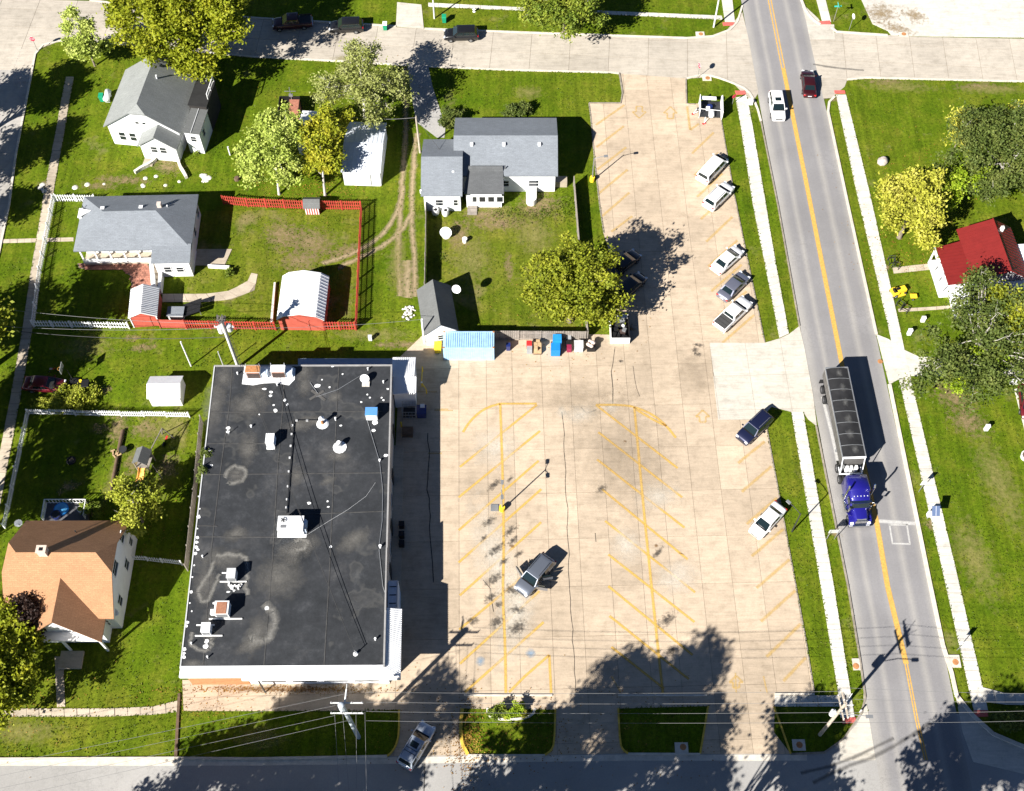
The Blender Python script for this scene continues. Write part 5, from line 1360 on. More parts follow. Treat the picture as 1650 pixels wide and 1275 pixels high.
# hidden shed and brick chimney stove behind the trees
H, p, X1, Y1 = shed('white_shed', 'white shed roof half hidden between the light green and orange trees', 'shed', (476, 232), (514, 234), 2.3, (484, 178), 2.3, 3.0, 'x', WHITEM, SIDING, 0, .2)
g = G(470, 185); t = thing('brick_oven', 'dark open shelter with brick red hearth and mast beside the hidden shed', 'shelter', (*g, 0))
m = MB(); m.box(-1.4, -1.2, 0, -1.28, 1.2, 2.2); m.box(-1.28, 1.08, 0, 1.3, 1.2, 2.2); m.build('screen_wall', BLACK, t); m = MB(); m.box(-.1, -1.0, 0, 1.2, 1.0, 1.8); m.build('hearth', BRICKR, t)
m = MB(); m.cyl(.2, 1.0, 1.8, 4.0, .05, 8); m.cbox(.2, 1.0, 3.3, 1.5, .06, .06); m.cbox(.2, 1.0, 2.6, .5, .3, .3); m.build('mast', GREY, t)
g = G(505, 341); t = thing('playhouse', 'tiny red and white playhouse with grey roof against the red fence', 'playhouse', (*g, 0))
m = MB(); m.box(-.85, -.5, 0, .85, .9, 1.5); m.build('wall', REDWALL, t)
for i in range(6): m = MB(); m.box(-.86 + i * .31, -.53, .05, -.74 + i * .31, -.495, 1.5); m.build('white_stripe', WHITE, t)
rb = MB(); gable(rb, None, -1.05, 1.05, -.7, 1.1, 1.45, 2.2, 'x', t=.07); rb.build('roof', SH_DARK, t)
# dog house and leaning black panels in the hip roofed house's yard
g = G(286, 509); t = thing('dog_house', 'flat grey topped box behind the solid red fence', 'dog house', (*g, 0)); m = MB(); m.box(-.9, -.6, 0, .9, .55, .95); m.build('wall', LGREY, t); m = MB(); m.box(-1.0, -.7, .95, 1.0, .65, 1.03); m.build('roof', SH_BLUE, t)
g = G(312, 510); t = thing('panel_rack', 'tilted dark panels on a frame behind the red fence', 'panel', (*g, 0))
for i in range(3): m = MB(); y = -.6 + i * .66; m.hexa([(-1.3, y, .5), (1.0, y + .5, 1.2), (1.0, y + 1.1, 1.2), (-1.3, y + .6, .5), (-1.3, y, .56), (1.0, y + .5, 1.26), (1.0, y + 1.1, 1.26), (-1.3, y + .6, .56)]); m.build('panel', BLACK, t)
m = MB(); m.cyl(-1.2, -.2, 0, .5, .05, 6); m.cyl(.9, .2, 0, 1.2, .05, 6); m.cyl(.9, 1.3, 0, 1.2, .05, 6); m.build('stand', GREY, t)
# pale blue shipping container behind the shop
p = Plot((713.5, 561), (796, 561), 2.6, 0.0); H = p.thing('shipping_container', 'pale blue corrugated shipping container behind the shop', 'container')
X1, _ = p.l(796, 561, 2.6); _, Y1 = p.l(714, 534.5, 2.6)
m = MB(); m.box(0, 0, .1, X1, Y1, 2.52); m.build('body', CONTB, H)
m = MB(); m.box(-.02, -.03, .02, X1 + .02, .09, .2); m.box(-.02, Y1 - .09, .02, X1 + .02, Y1 + .03, .2); m.box(-.02, -.03, 2.5, X1 + .02, .09, 2.6); m.box(-.02, Y1 - .09, 2.5, X1 + .02, Y1 + .03, 2.6); m.build('frame_rail', CONTB, H)
for i in range(22):
    x = lerp(.15, X1 - .15, (i + .5) / 22); m = MB(); m.box(x - .08, .1, 2.5, x + .08, Y1 - .1, 2.60); m.box(x - .05, -.025, .2, x + .05, .01, 2.5); m.build('corrugation', CONTB, H)
for x in (0, X1 - .15):
    for y in (-.02, Y1 - .13): m = MB(); m.box(x - .03, y - .02, 2.6, x + .18, y + .17, 2.64); m.build('corner_casting', RUSTM, H)

# ================================================================== VEHICLES
WHEELS = {}
def wheel(t, x, y, r=.33, wd=.22, rimmat=None):
    key = (r, wd, rimmat.name if rimmat else '')
    if key not in WHEELS:
        m = MB()
        P = [(-wd / 2, r * .62), (-wd / 2, r * .93), (-wd * .36, r), (wd * .36, r), (wd / 2, r * .93), (wd / 2, r * .62)]
        n = 16; V, Fc = [], []
        for yy, rr in P:
            for k in range(n): a = 2 * math.pi * k / n; V.append((rr * math.cos(a), yy, rr * math.sin(a)))
        for i in range(len(P) - 1):
            for k in range(n): Fc.append((i * n + k, i * n + (k + 1) % n, (i + 1) * n + (k + 1) % n, (i + 1) * n + k))
        m.add(V, Fc, 0, True)
        rm = MB(); rm.tube([(0, -wd / 2 + .02, 0), (0, wd / 2 - .02, 0)], r * .63, 14, 0)
        for k in range(5):
            a = 2 * math.pi * k / 5
            for s in (-1, 1): rm.cbox(r * .34 * math.cos(a), s * (wd / 2 - .01), r * .34 * math.sin(a), .09, .03, .09)
        WHEELS[key] = (m.mesh('tyre'), rm.mesh('rim'))
        WHEELS[key][0].materials.append(RUBBER); WHEELS[key][1].materials.append(rimmat or STEEL)
    a, b = WHEELS[key]
    o = bpy.data.objects.new('wheel', a); COL.objects.link(o); o.parent = t; o.location = (x, y, r)
    q = bpy.data.objects.new('rim', b); COL.objects.link(q); q.parent = o
    return o
def loft(m, st, prof, mi=0):
    """st: list of (x, halfwidth, z_bottom, z_top); prof: (fraction of halfwidth, fraction of height) from bottom centre to top centre"""
    rings = []
    for x, hw, zb, zt in st:
        half = [(hw * f, zb + (zt - zb) * h) for f, h in prof]
        rings.append([(x, y, z) for y, z in half] + [(x, -y, z) for y, z in reversed(half) if abs(y) > 1e-6])
    n = len(rings[0]); V = [p for r in rings for p in r]; Fc = []
    for i in range(len(rings) - 1):
        for k in range(n): Fc.append((i * n + k, i * n + (k + 1) % n, (i + 1) * n + (k + 1) % n, (i + 1) * n + k))
    m.add(V, Fc, mi, True)
    m.add(rings[0], [tuple(range(n))], mi); m.add(rings[-1], [tuple(range(n - 1, -1, -1))], mi)
PROF = [(0, 0), (.88, 0), (.96, .10), (1, .40), (.99, .62), (.94, .86), (.84, .955), (.55, .99), (0, 1.0)]
KINDS = {
 # L, W, belt z, roof z, cabin (rear base, rear roof, front roof, front base), hood/tail profile (x/L, hw factor, ztop)
 'sedan': (4.75, 1.82, .93, 1.43, (-1.62, -.95, .45, 1.25), [(-.5, .86, .72), (-.485, .92, .90), (-.44, .96, 1.0), (-.33, 1, 1.0), (-.2, 1, .97), (.1, 1, .97), (.26, 1, .97), (.34, .98, .92), (.44, .93, .80), (.485, .86, .68), (.5, .78, .56)]),
 'hatch': (4.35, 1.78, .96, 1.50, (-2.0, -1.45, .35, 1.15), [(-.5, .88, .80), (-.485, .94, .98), (-.43, .98, 1.0), (-.3, 1, 1.0), (.1, 1, .98), (.28, 1, .98), (.36, .98, .94), (.45, .93, .82), (.488, .86, .68), (.5, .78, .55)]),
 'suv': (4.75, 1.9, 1.08, 1.74, (-2.2, -1.85, .42, 1.12), [(-.5, .9, .85), (-.488, .95, 1.08), (-.43, .98, 1.12), (-.3, 1, 1.12), (.1, 1, 1.1), (.25, 1, 1.12), (.36, .98, 1.07), (.45, .94, .96), (.487, .88, .80), (.5, .80, .62)]),
 'van': (5.0, 1.96, 1.12, 1.80, (-2.42, -2.25, 1.15, 1.9), [(-.5, .92, .9), (-.49, .96, 1.1), (-.43, .98, 1.16), (-.2, 1, 1.16), (.2, 1, 1.14), (.33, .99, 1.12), (.40, .97, 1.02), (.46, .92, .88), (.49, .86, .72), (.5, .80, .58)]),
 'pickup': (5.5, 1.95, 1.12, 1.80, (-1.0, -.86, .55, 1.32), [(-.5, .93, .78), (-.49, .97, 1.08), (-.46, .98, 1.12), (-.13, 1, 1.12), (.1, 1, 1.12), (.26, 1, 1.14), (.36, .99, 1.10), (.46, .95, 1.02), (.49, .9, .84), (.5, .84, .62)]),
}
def car(kind, label, c, fwd, paint, group=None, cat='car', name=None, rails=False, sunroof=False, rooflid=None, open_doors=False, tonneau=None, scale=1.0, bars=False):
    L, W, zb, zr, cab, prof = KINDS[kind]
    g = G(c[0], c[1], .75); a = G(c[0] + fwd[0] * .3, c[1] + fwd[1] * .3, .75)
    rot = math.atan2(a[1] - g[1], a[0] - g[0])
    zg = .075 if 950 < c[0] < 1300 else .05
    t = thing(name or 'parked_car', label, cat, (g[0], g[1], zg), rot, group)
    hw = W / 2
    m = MB(); loft(m, [(x * L, hw * f, .24 if abs(x) < .42 else .32, zt) for x, f, zt in prof], PROF); body = m.build('body', paint, t)
    # wheels + dark arches
    rw = .36 if kind in ('suv', 'pickup', 'van') else .32
    xf, xb = L * .5 - .92, -L * .5 + (1.05 if kind != 'pickup' else 1.2)
    for x in (xf, xb):
        for s in (-1, 1):
            wheel(t, x, s * (hw - .10), rw)
            m = MB(); n = 12
            V = [(x + (rw + .07) * math.cos(math.pi * k / n), s * (hw + .004), rw * .95 + (rw + .06) * math.sin(math.pi * k / n)) for k in range(n + 1)]
            V2 = [(p[0], s * (hw - .25), p[2]) for p in V]
            f1 = tuple(range(n + 1)) if s < 0 else tuple(range(n, -1, -1))
            m.add(V + V2, [f1] + [(k, k + 1, n + 2 + k, n + 1 + k) for k in range(n)]); m.build('wheel_arch', BLACK, body)
    # cabin: painted shell with rounded roof, panes set in its faces
    wb, wr = hw * .93, hw * .76
    rb_, rr, fr, fb = cab
    zt = zr - .07
    m = MB()
    R0 = [(rb_, wb), (fb, wb)]
    ring = lambda x0, x1, y, z: [(x0, -y, z), (x1, -y, z), (x1, y, z), (x0, y, z)]
    rings = [ring(rb_, fb, wb, zb), ring(lerp(rb_, rr, .9), lerp(fb, fr, .9), lerp(wb, wr, .9), zt), ring(rr + .06, fr - .08, wr * .90, zr - .02), ring(rr + .35, fr - .4, wr * .55, zr)]
    V = [p for r in rings for p in r]; Fc = []
    for i in range(3):
        for k in range(4): Fc.append((i * 4 + k, i * 4 + (k + 1) % 4, (i + 1) * 4 + (k + 1) % 4, (i + 1) * 4 + k))
    Fc.append((12, 13, 14, 15)); m.add(V, Fc[:4], 0); m.add(V, Fc[4:], 0, True)
    m.build('cabin', paint, t)
    def pane(name, P, inset=(.06, .06), parent=t, mat=CARGLASS):
        P = [Vector(p) for p in P]; n = (P[1] - P[0]).cross(P[3] - P[0]).normalized()
        def at(u, v): return (P[0] * (1 - u) + P[1] * u) * (1 - v) + (P[3] * (1 - u) + P[2] * u) * v
        u, v = inset; Q = [at(u, v), at(1 - u, v), at(1 - u, 1 - v), at(u, 1 - v)]
        mm = MB(); A = [q + n * .012 for q in Q]; B = [q - n * .01 for q in Q]
        mm.add(A + B, [(0, 1, 2, 3), (7, 6, 5, 4), (0, 4, 5, 1), (1, 5, 6, 2), (2, 6, 7, 3), (3, 7, 4, 0)]); return mm.build(name, mat, parent)
    a, b = rings[0], rings[1]
    pane('windscreen', [a[1], a[2], b[2], b[1]], (.05, .05)); pane('rear_window', [a[3], a[0], b[0], b[3]], (.10, .12 if kind != 'sedan' else .05))
    cuts = {'sedan': [.18, .50, .86], 'hatch': [.06, .32, .60, .90], 'suv': [.04, .30, .60, .92], 'van': [.03, .34, .66, .93], 'pickup': [.10, .48, .88]}[kind]
    for s in (0, 1):
        A0, A1, B1, B0 = (a[0], a[1], b[1], b[0]) if s == 0 else (a[2], a[3], b[3], b[2])
        cc = cuts if s == 0 else [1 - x for x in reversed(cuts)]
        for u0, u1 in zip(cc, cc[1:]):
            f = lambda P, Q, u: Vector(P) * (1 - u) + Vector(Q) * u
            pane('side_window', [f(A0, A1, u0), f(A0, A1, u1), f(B0, B1, u1), f(B0, B1, u0)], (.05, .12))
    hx = L * .5
    for s in (-1, 1):
        zl = prof[-3][2] - .08
        m = MB(); m.cbox(hx * .955, s * hw * .66, zl - .06, .22, .34, .13, 0, -s * .25); m.build('headlight', LAMPG, t)
        m = MB(); m.cbox(-hx * .975, s * hw * .74, prof[1][2] - .14, .12, .30, .20, 0, s * .12); m.build('taillight', TAIL, t)
        m = MB(); m.cbox(fb - .18, s * (hw + .09), zb + .08, .14, .2, .13); m.build('mirror', paint, t)
    m = MB(); m.cbox(hx * .985, 0, .62 if kind != 'sedan' else .5, .1, W * .5, .16); m.build('grille', DARK, t)
    m = MB(); m.cbox(-hx * .997, 0, .62, .03, .5, .13); m.build('number_plate', WHITE, t)
    # cut lines of the hood and boot
    m = MB(); m.cbox(fb + .06, 0, zb + .03, .16, wb * 1.7, .02); m.build('cowl', BLACK, t)
    if rails:
        for s in (-1, 1): m = MB(); m.tube([(rr + .2, s * wr * .86, zr + .01), (rr + .35, s * wr * .86, zr + .06), (fr - .35, s * wr * .86, zr + .06), (fr - .2, s * wr * .86, zr + .01)], .022, 6); m.build('roof_rail', DARK if rails == 1 else STEEL, t)
    if bars:
        for x in (rr + .75, fr - 1.15): m = MB(); m.box(x - .03, -wr * .85, zr + .03, x + .03, wr * .85, zr + .06); m.build('cross_bar', DARK, t)
    if sunroof: m = MB(); m.box(fr - .95, -wr * .55, zr - .01, fr - .35, wr * .55, zr + .012); m.build('sunroof', CARGLASS, t)
    if kind == 'pickup':
        x0, x1 = -hx + .08, rb_ - .06
        if tonneau:
            m = MB(); m.box(x0, -hw * .84, 1.1, x1, hw * .84, 1.15); o = m.build('bed_cover', tonneau, t)
            for k in range(1, 3): m = MB(); xx = lerp(x0, x1, k / 3); m.box(xx - .015, -hw * .83, 1.15, xx + .015, hw * .83, 1.16); m.build('cover_rib', BLACK, o)
        else:
            m = MB(); m.box(x0 + .05, -hw * .78, 1.09, x1, hw * .78, 1.127); m.build('cargo_bed', BLACK, t)
        for s in (-1, 1): m = MB(); m.box(x0, s * hw * .90 - .05, 1.1, x1, s * hw * .90 + .05, 1.18); m.build('bed_rail', paint, t)
        m = MB(); m.box(-hx - .1, -hw * .85, .5, -hx + .06, hw * .85, .66); m.build('rear_bumper', CHROME, t)
    if open_doors:
        for s in (-1, 1):
            for x, ln, an in ((fb - .15, 1.15, 62), (fb - 1.25, 1.0, 40)) if s > 0 else ((fb - .15, 1.15, 68), (fb - 1.25, .95, 30)):
                q = rad(180 - s * an)
                cx, cy = math.cos(q), math.sin(q)
                if s < 0: cx, cy = math.cos(rad(180 + an)), math.sin(rad(180 + an))
                m = MB(); px, py = x + cx * ln / 2, s * (hw - .03) + cy * ln / 2
                m.cbox(px, py, .72, ln, .08, .68, 0, math.atan2(cy, cx)); o = m.build('open_door', paint, t)
                m = MB(); m.cbox(px, py, 1.075, ln * .95, .082, .03, 0, math.atan2(cy, cx)); m.build('door_sill', BLACK, o)
                m = MB(); m.cbox(px - cx * .08, py - cy * .08 - s * .06, 1.3, ln * .72, .03, .36, 0, math.atan2(cy, cx)); m.build('side_window', CARGLASS, o)
            m = MB(); m.box(fb - 2.2, s * (hw - .12) - .09, .5, fb - .2, s * (hw - .12) + .107 * 1, 1.02); m.build('door_opening', BLACK, t)
    if scale != 1: t.scale = (scale,) * 3
    return t
P_WHITE = carpaint('white', (.80, .80, .80)); P_GREY = carpaint('blue_grey', (.20, .21, .27), .5); P_SILV = carpaint('silver', (.42, .47, .55), .5); P_BLACK = carpaint('black', (.009, .009, .010)); P_NAVY = carpaint('dark_blue', (.012, .016, .05), .3); P_RED = carpaint('dark_red', (.14, .010, .02), .3); P_MAR = carpaint('maroon', (.045, .006, .008), .3); P_TRUCK = carpaint('royal_blue', (.012, .010, .19), .1); P_SLATE = carpaint('slate', (.17, .19, .23), .5)
PK = 'cars parked along the east edge of the lot'
NE_ = (40, -38)
car('van', 'white minivan, northernmost of the cars parked along the lot east edge', (1148, 272), (40, -43), P_WHITE, PK, 'van', rails=False)
car('suv', 'white estate with red tail lamps parked behind the minivan', (1158, 316), (40, -40), P_WHITE, PK, rails=1)
car('sedan', 'white saloon parked beside the grey saloon', (1172, 418), (44, -40), P_WHITE, PK)
car('sedan', 'blue grey saloon between the white saloon and the white pickup', (1182, 461), (40, -40), P_GREY, PK)
car('pickup', 'white crew cab pickup with black bed cover', (1181, 506), (42, -40), P_WHITE, PK, 'pickup', 'parked_pickup', tonneau=M('tonneau', (.055, .055, .055), .7))
car('suv', 'dark navy SUV parked just south of the pale driveway', (1216, 689), (-42, 40), P_NAVY, PK, rails=2)
car('sedan', 'white saloon, southernmost car on the lot east edge', (1237, 838), (-42, 46), P_WHITE, PK)
car('suv', 'slate grey SUV with its doors standing open in the middle of the lot', (862, 927), (-43, 51), P_SLATE, None, 'SUV', open_doors=True, rails=1, scale=1.05)
car('suv', 'silver SUV with sunroof and roof bars turning in from the south street', (671, 1201), (37, -62), P_SILV, None, 'SUV', 'moving_car', sunroof=True, bars=True, rails=1)
car('suv', 'white SUV driving south on the main road beside the yellow line', (1252, 171), (8, 50), P_WHITE, None, 'SUV', 'moving_car', sunroof=True)
car('sedan', 'dark maroon car driving north on the main road', (1303, 134), (-5, -50), P_MAR, None, 'car', 'moving_car')
car('suv', 'small black SUV parked alone on the north street', (743, 55), (-50, 1), P_BLACK, None, 'SUV')
car('pickup', 'dark maroon pickup parked on the shaded north street', (471, 36), (-50, 4), P_MAR, None, 'pickup', 'parked_pickup')
car('suv', 'black SUV parked behind the dark pickup on the north street', (558, 42), (-50, 2), P_BLACK, None, 'SUV')
car('sedan', 'dark red saloon parked on the lawn beside the old sidewalk', (71, 619), (50, 3), P_RED, None, 'car')
car('sedan', 'black car in the tree shade, farther from the white dump box', (1006, 424), (38, -32), P_BLACK, None, 'car')
t_bw = car('hatch', 'black car in the tree shade, nearer the white dump box', (1017, 460), (40, -36), P_BLACK, None, 'car')
car('sedan', 'dark red car cut off by the right edge of the picture', (1656, 645), (5, 48), P_RED, None, 'car')

# ---------------- grain trailer and blue tractor on the main road
rA, rB = GV(1348, 592.5, 3.7), GV(1377, 737, 3.7)
d = rB - rA; Lt = d.length; rot = math.atan2(d.y, d.x)
mid = (rA + rB) / 2
t = thing('grain_trailer', 'long grey grain trailer with black tarp roof behind the blue tractor', 'trailer', (mid.x, mid.y, .03), rot)
hl, hw = Lt / 2, 1.27
TS = M('trailer_side', (.13, .125, .12), .5, .3, nv=.12); SCUFFT = decal_mat('tarp_scuff', (.16, .16, .155), .2, .6, 2.2, .9, .8); TARP = M('tarp', (.022, .022, .023), .6, nv=.35, ns=.9, fine=.1)
m = MB()
sec = [(-.5, 1.35), (.5, 1.35), (hw, 2.1), (hw, 3.55), (-hw, 3.55), (-hw, 2.1)]
V = [(-hl, y, z) for y, z in sec] + [(hl, y, z) for y, z in sec]; n = 6
m.add(V, [tuple(range(n - 1, -1, -1)), tuple(range(n, 2 * n))] + [(i, (i + 1) % n, n + (i + 1) % n, n + i) for i in range(n)]); m.build('hopper_body', TS, t)
for s in (-1, 1): m = MB(); m.box(-hl, s * hw - .05, 3.45, hl, s * hw + .05, 3.66); m.build('top_rail', STEEL, t)
for x in (-hl, hl): m = MB(); m.box(x - .06, -hw, 3.45, x + .06, hw, 3.72); m.build('end_rail', WHITEM if x > 0 else STEEL, t)
nb = 8
for i in range(nb):
    x0, x1 = lerp(-hl + .06, hl - .06, i / nb), lerp(-hl + .06, hl - .06, (i + 1) / nb)
    m = MB(); q = [(-1.2, 3.60), (-.7, 3.74), (0, 3.80), (.7, 3.74), (1.2, 3.60)]
    sag = .05
    V, Fc = [], []
    for k, x in enumerate((x0 + .02, (x0 + x1) / 2, x1 - .02)):
        for y, z in q: V.append((x, y, z - (sag if k == 1 and abs(y) < 1 else 0)))
    for k in range(2):
        for j in range(4): Fc.append((k * 5 + j, (k + 1) * 5 + j, (k + 1) * 5 + j + 1, k * 5 + j + 1))
    m.add(V, Fc, 0, True); m.build('tarp_panel', TARP, t)
    m = MB(); m.tube([(x0, y, z + .012) for y, z in q], .028, 6); m.build('tarp_bow', GREY, t)
for i, (x, y) in enumerate(((-4.9, .1), (-3.0, .2), (-1.1, .15), (1.0, .1), (2.9, 0), (4.8, .2))):
    m = MB(); m.add([(x - .75, y - .55, 3.812), (x + .75, y - .55, 3.812), (x + .75, y + .55, 3.812), (x - .75, y + .55, 3.812)], [(0, 1, 2, 3)]); m.build('tarp_scuff', SCUFFT, t)
for i in range(14):
    for s in (-1, 1): x = lerp(-hl + .3, hl - .3, i / 13); m = MB(); m.box(x - .04, s * (hw + .012) - .03, 2.1, x + .04, s * (hw + .012) + .03, 3.46); m.build('side_post', TS, t)
# open front end: white frame with struts, catwalk
m = MB()
for s in (-1, 1): m.tube([(hl + .85, s * hw * .95, 1.45), (hl, s * hw * .95, 3.5)], .06, 6); m.tube([(hl, s * hw * .95, 1.4), (hl + .9, s * hw * .95, 1.4)], .06, 6)
m.tube([(hl + .87, -hw, 1.45), (hl + .87, hw, 1.45)], .09, 6); m.build('front_frame', WHITEM, t)
m = MB(); m.box(hl + .02, -hw * .9, 1.0, hl + .8, hw * .9, 1.08); m.build('front_deck', BLACK, t)
for y in (-.5, -.05, .5): m = MB(); m.cbox(hl + .45, y, 1.8, .35, .28, .9); m.build('equipment_box', WHITEM, t)
m = MB(); m.cyl(hl + .35, -.95, 1.08, 2.4, .12, 8); m.build('crank_gear', STEEL, t)
for x in (-hl + 1.0, -hl + 2.35):
    for y in (-1.08, -.76, .76, 1.08): wheel(t, x, y, .5, .28, CHROME)
m = MB(); m.box(-hl + .2, -.9, .75, -hl + 3.2, .9, 1.0); m.build('bogie', DARK, t)
for s in (-1, 1): m = MB(); m.box(-hl - .02, s * 1.0 - .3, .3, -hl + .02, s * 1.0 + .3, 1.1); m.build('mudflap', RUBBER, t); m = MB(); m.box(hl - 2.7, s * .8 - .06, .15, hl - 2.5, s * .8 + .06, 1.5); m.build('landing_leg', GREY, t)
# tractor
fB, fA = GV(1387, 847, 1.0), GV(1387, 768, 3.0)
dd = Vector((d.x, d.y, 0)).normalized()
org = rB + dd * .35; org = Vector((org.x, org.y, .03))
rot2 = math.atan2((fB - org).y, (fB - org).x)
LT = ((fB - org).xy).length
t = thing('semi_tractor', 'royal blue sleeper cab tractor pulling the grain trailer south', 'truck', org, rot2)
xs = LT - 1.35 - 1.85 - 1.85          # back of the sleeper
m = MB(); m.box(-1.2, -.42, .75, LT - .5, .42, 1.0); m.build('chassis', DARK, t)
m = MB(); m.box(-.9, -.5, 1.0, .3, .5, 1.12); m.build('fifth_wheel', STEEL, t)
m = MB(); m.box(.4, -.45, 1.0, xs - .1, .45, 1.06); m.build('catwalk_plate', CHROME, t)
m = MB(); loft(m, [(xs, 1.14, .9, 3.05), (xs + .06, 1.2, .85, 3.2), (xs + 1.7, 1.22, .85, 3.38), (xs + 1.95, 1.2, .85, 3.28)], [(0, 0), (.97, 0), (1, .06), (1, .80), (.95, .92), (.82, .98), (0, 1)]); m.build('sleeper', P_TRUCK, t)
m = MB(); loft(m, [(xs + 1.90, 1.14, .9, 3.2), (xs + 2.55, 1.12, .9, 3.02), (xs + 3.05, 1.06, .9, 2.80), (xs + 3.4, 1.05, .9, 1.95)], [(0, 0), (.97, 0), (1, .06), (1, .70), (.94, .92), (.80, .99), (0, 1)]); m.build('cab', P_TRUCK, t)
hx0, hx1 = xs + 3.35, LT - .25
m = MB(); loft(m, [(hx0, .80, 1.0, 1.98), (lerp(hx0, hx1, .5), .74, 1.0, 1.88), (hx1, .66, .9, 1.70)], [(0, 0), (.98, 0), (1, .1), (1, .75), (.9, .93), (.7, .985), (0, 1)]); m.build('hood', P_TRUCK, t)
m = MB(); m.hexa([(xs + 3.02, -.92, 2.76), (xs + 3.44, -.95, 2.0), (xs + 3.44, .95, 2.0), (xs + 3.02, .92, 2.76), (xs + 3.06, -.92, 2.79), (xs + 3.47, -.95, 2.02), (xs + 3.47, .95, 2.02), (xs + 3.06, .92, 2.79)]); m.build('windscreen', CARGLASS, t)
m = MB(); m.box(xs + 3.0, -1.12, 2.78, xs + 3.3, 1.12, 2.84); m.build('sun_visor', CHROME, t)
for y in (-.8, -.4, 0, .4, .8): m = MB(); m.cbox(xs + 2.55, y * .9, 3.04, .10, .07, .06); m.build('marker_lamp', LAMPG, t)
m = MB(); m.box(hx1 - .02, -.62, .75, hx1 + .08, .62, 1.72); m.build('grille', CHROME, t)
m = MB(); m.box(hx1 - .75, -.5, 1.70, hx1 - .02, .5, 1.735); m.build('hood_shield', STEEL, t)
m = MB(); m.box(hx1 + .0, -1.2, .38, hx1 + .25, 1.2, .78); m.build('bumper', CHROME, t)
for s in (-1, 1):
    m = MB(); q = [(hx1 - 1.5, .75), (hx1 - 1.25, 1.1), (hx1 - .75, 1.28), (hx1 - .3, 1.2), (hx1 + .02, .85)]
    for (xa, za), (xb_, zb_) in zip(q, q[1:]): m.hexa([(xa, s * .62 if s > 0 else -1.22, za - .08), (xb_, s * .62 if s > 0 else -1.22, zb_ - .08), (xb_, 1.22 if s > 0 else -.62, zb_ - .08), (xa, 1.22 if s > 0 else -.62, za - .08), (xa, s * .62 if s > 0 else -1.22, za), (xb_, s * .62 if s > 0 else -1.22, zb_), (xb_, 1.22 if s > 0 else -.62, zb_), (xa, 1.22 if s > 0 else -.62, za)])
    m.build('fender', P_TRUCK, t)
    m = MB(); m.cbox(hx1 - .02, s * .92, 1.0, .2, .34, .24); m.build('headlight', LAMPG, t)
    m = MB(); m.tube([(xs + 2.02, s * 1.36, .9), (xs + 2.02, s * 1.36, 3.9)], .1, 10); m.tube([(xs + 2.02, s * 1.36, 3.9), (xs + 1.85, s * 1.36, 4.25)], .1, 10); m.build('exhaust_stack', CHROME, t)
    m = MB(); m.tube([(xs + 1.2, s * 1.02, .68), (xs + 3.1, s * 1.02, .68)], .32, 14); m.build('fuel_tank', CHROME, t)
    m = MB(); m.tube([(xs + 3.25, s * 1.1, 2.1), (xs + 3.3, s * 1.5, 2.15), (xs + 3.3, s * 1.5, 2.65), (xs + 3.1, s * 1.1, 2.6)], .03, 6); m.cbox(xs + 3.3, s * 1.5, 2.4, .1, .24, .55); m.build('mirror', CHROME, t)
    m = MB(); m.cyl(hx0 + .1, s * .98, 1.35, 2.2, .2, 12); m.build('air_cleaner', CHROME, t)
    m = MB(); m.box(xs + 2.25, s * 1.15 - .03, 2.0, xs + 3.0, s * 1.15 + .03, 2.65); m.build('side_window', CARGLASS, t)
    m = MB(); m.box(-1.3, s * .92 - .32, 1.1, -.7, s * .92 + .32, 1.14); m.build('half_fender', CHROME, t)
    wheel(t, hx1 - .72, s * 1.02, .52, .3, CHROME)
for x in (-.65, .72):
    for y in (-1.08, -.76, .76, 1.08): wheel(t, x, y, .52, .28, CHROME)
m = MB(); m.cbox(.75, .78, 1.15, .5, .42, .35); m.build('tool_box', WHITEM, t)

# ================================================================== TREES AND PLANTS
npr = np.random.default_rng(11)
def leaf_mesh(name, C, size, up=.5, el=1.7):
    """one diamond-shaped leaf card per centre"""
    n = len(C)
    nrm = npr.normal(size=(n, 3)); nrm[:, 2] = np.abs(nrm[:, 2]) + up
    nrm /= np.linalg.norm(nrm, axis=1)[:, None]
    r = npr.normal(size=(n, 3)); a = np.cross(nrm, r); a /= np.linalg.norm(a, axis=1)[:, None]
    b = np.cross(nrm, a)
    s = size * npr.uniform(.6, 1.35, n)[:, None]
    V = np.empty((n, 4, 3))
    V[:, 0] = C - a * s * el / 2; V[:, 1] = C + b * s / 2 + nrm * s * .12; V[:, 2] = C + a * s * el / 2; V[:, 3] = C - b * s / 2 + nrm * s * .12
    me = bpy.data.meshes.new(name)
    me.vertices.add(n * 4); me.vertices.foreach_set('co', V.reshape(-1).astype(np.float32))
    me.loops.add(n * 4); me.loops.foreach_set('vertex_index', np.arange(n * 4, dtype=np.int32))
    me.polygons.add(n); me.polygons.foreach_set('loop_start', np.arange(0, n * 4, 4, dtype=np.int32))
    try: me.polygons.foreach_set('loop_total', np.full(n, 4, dtype=np.int32))
    except Exception: pass
    me.update(); me.validate()
    return me
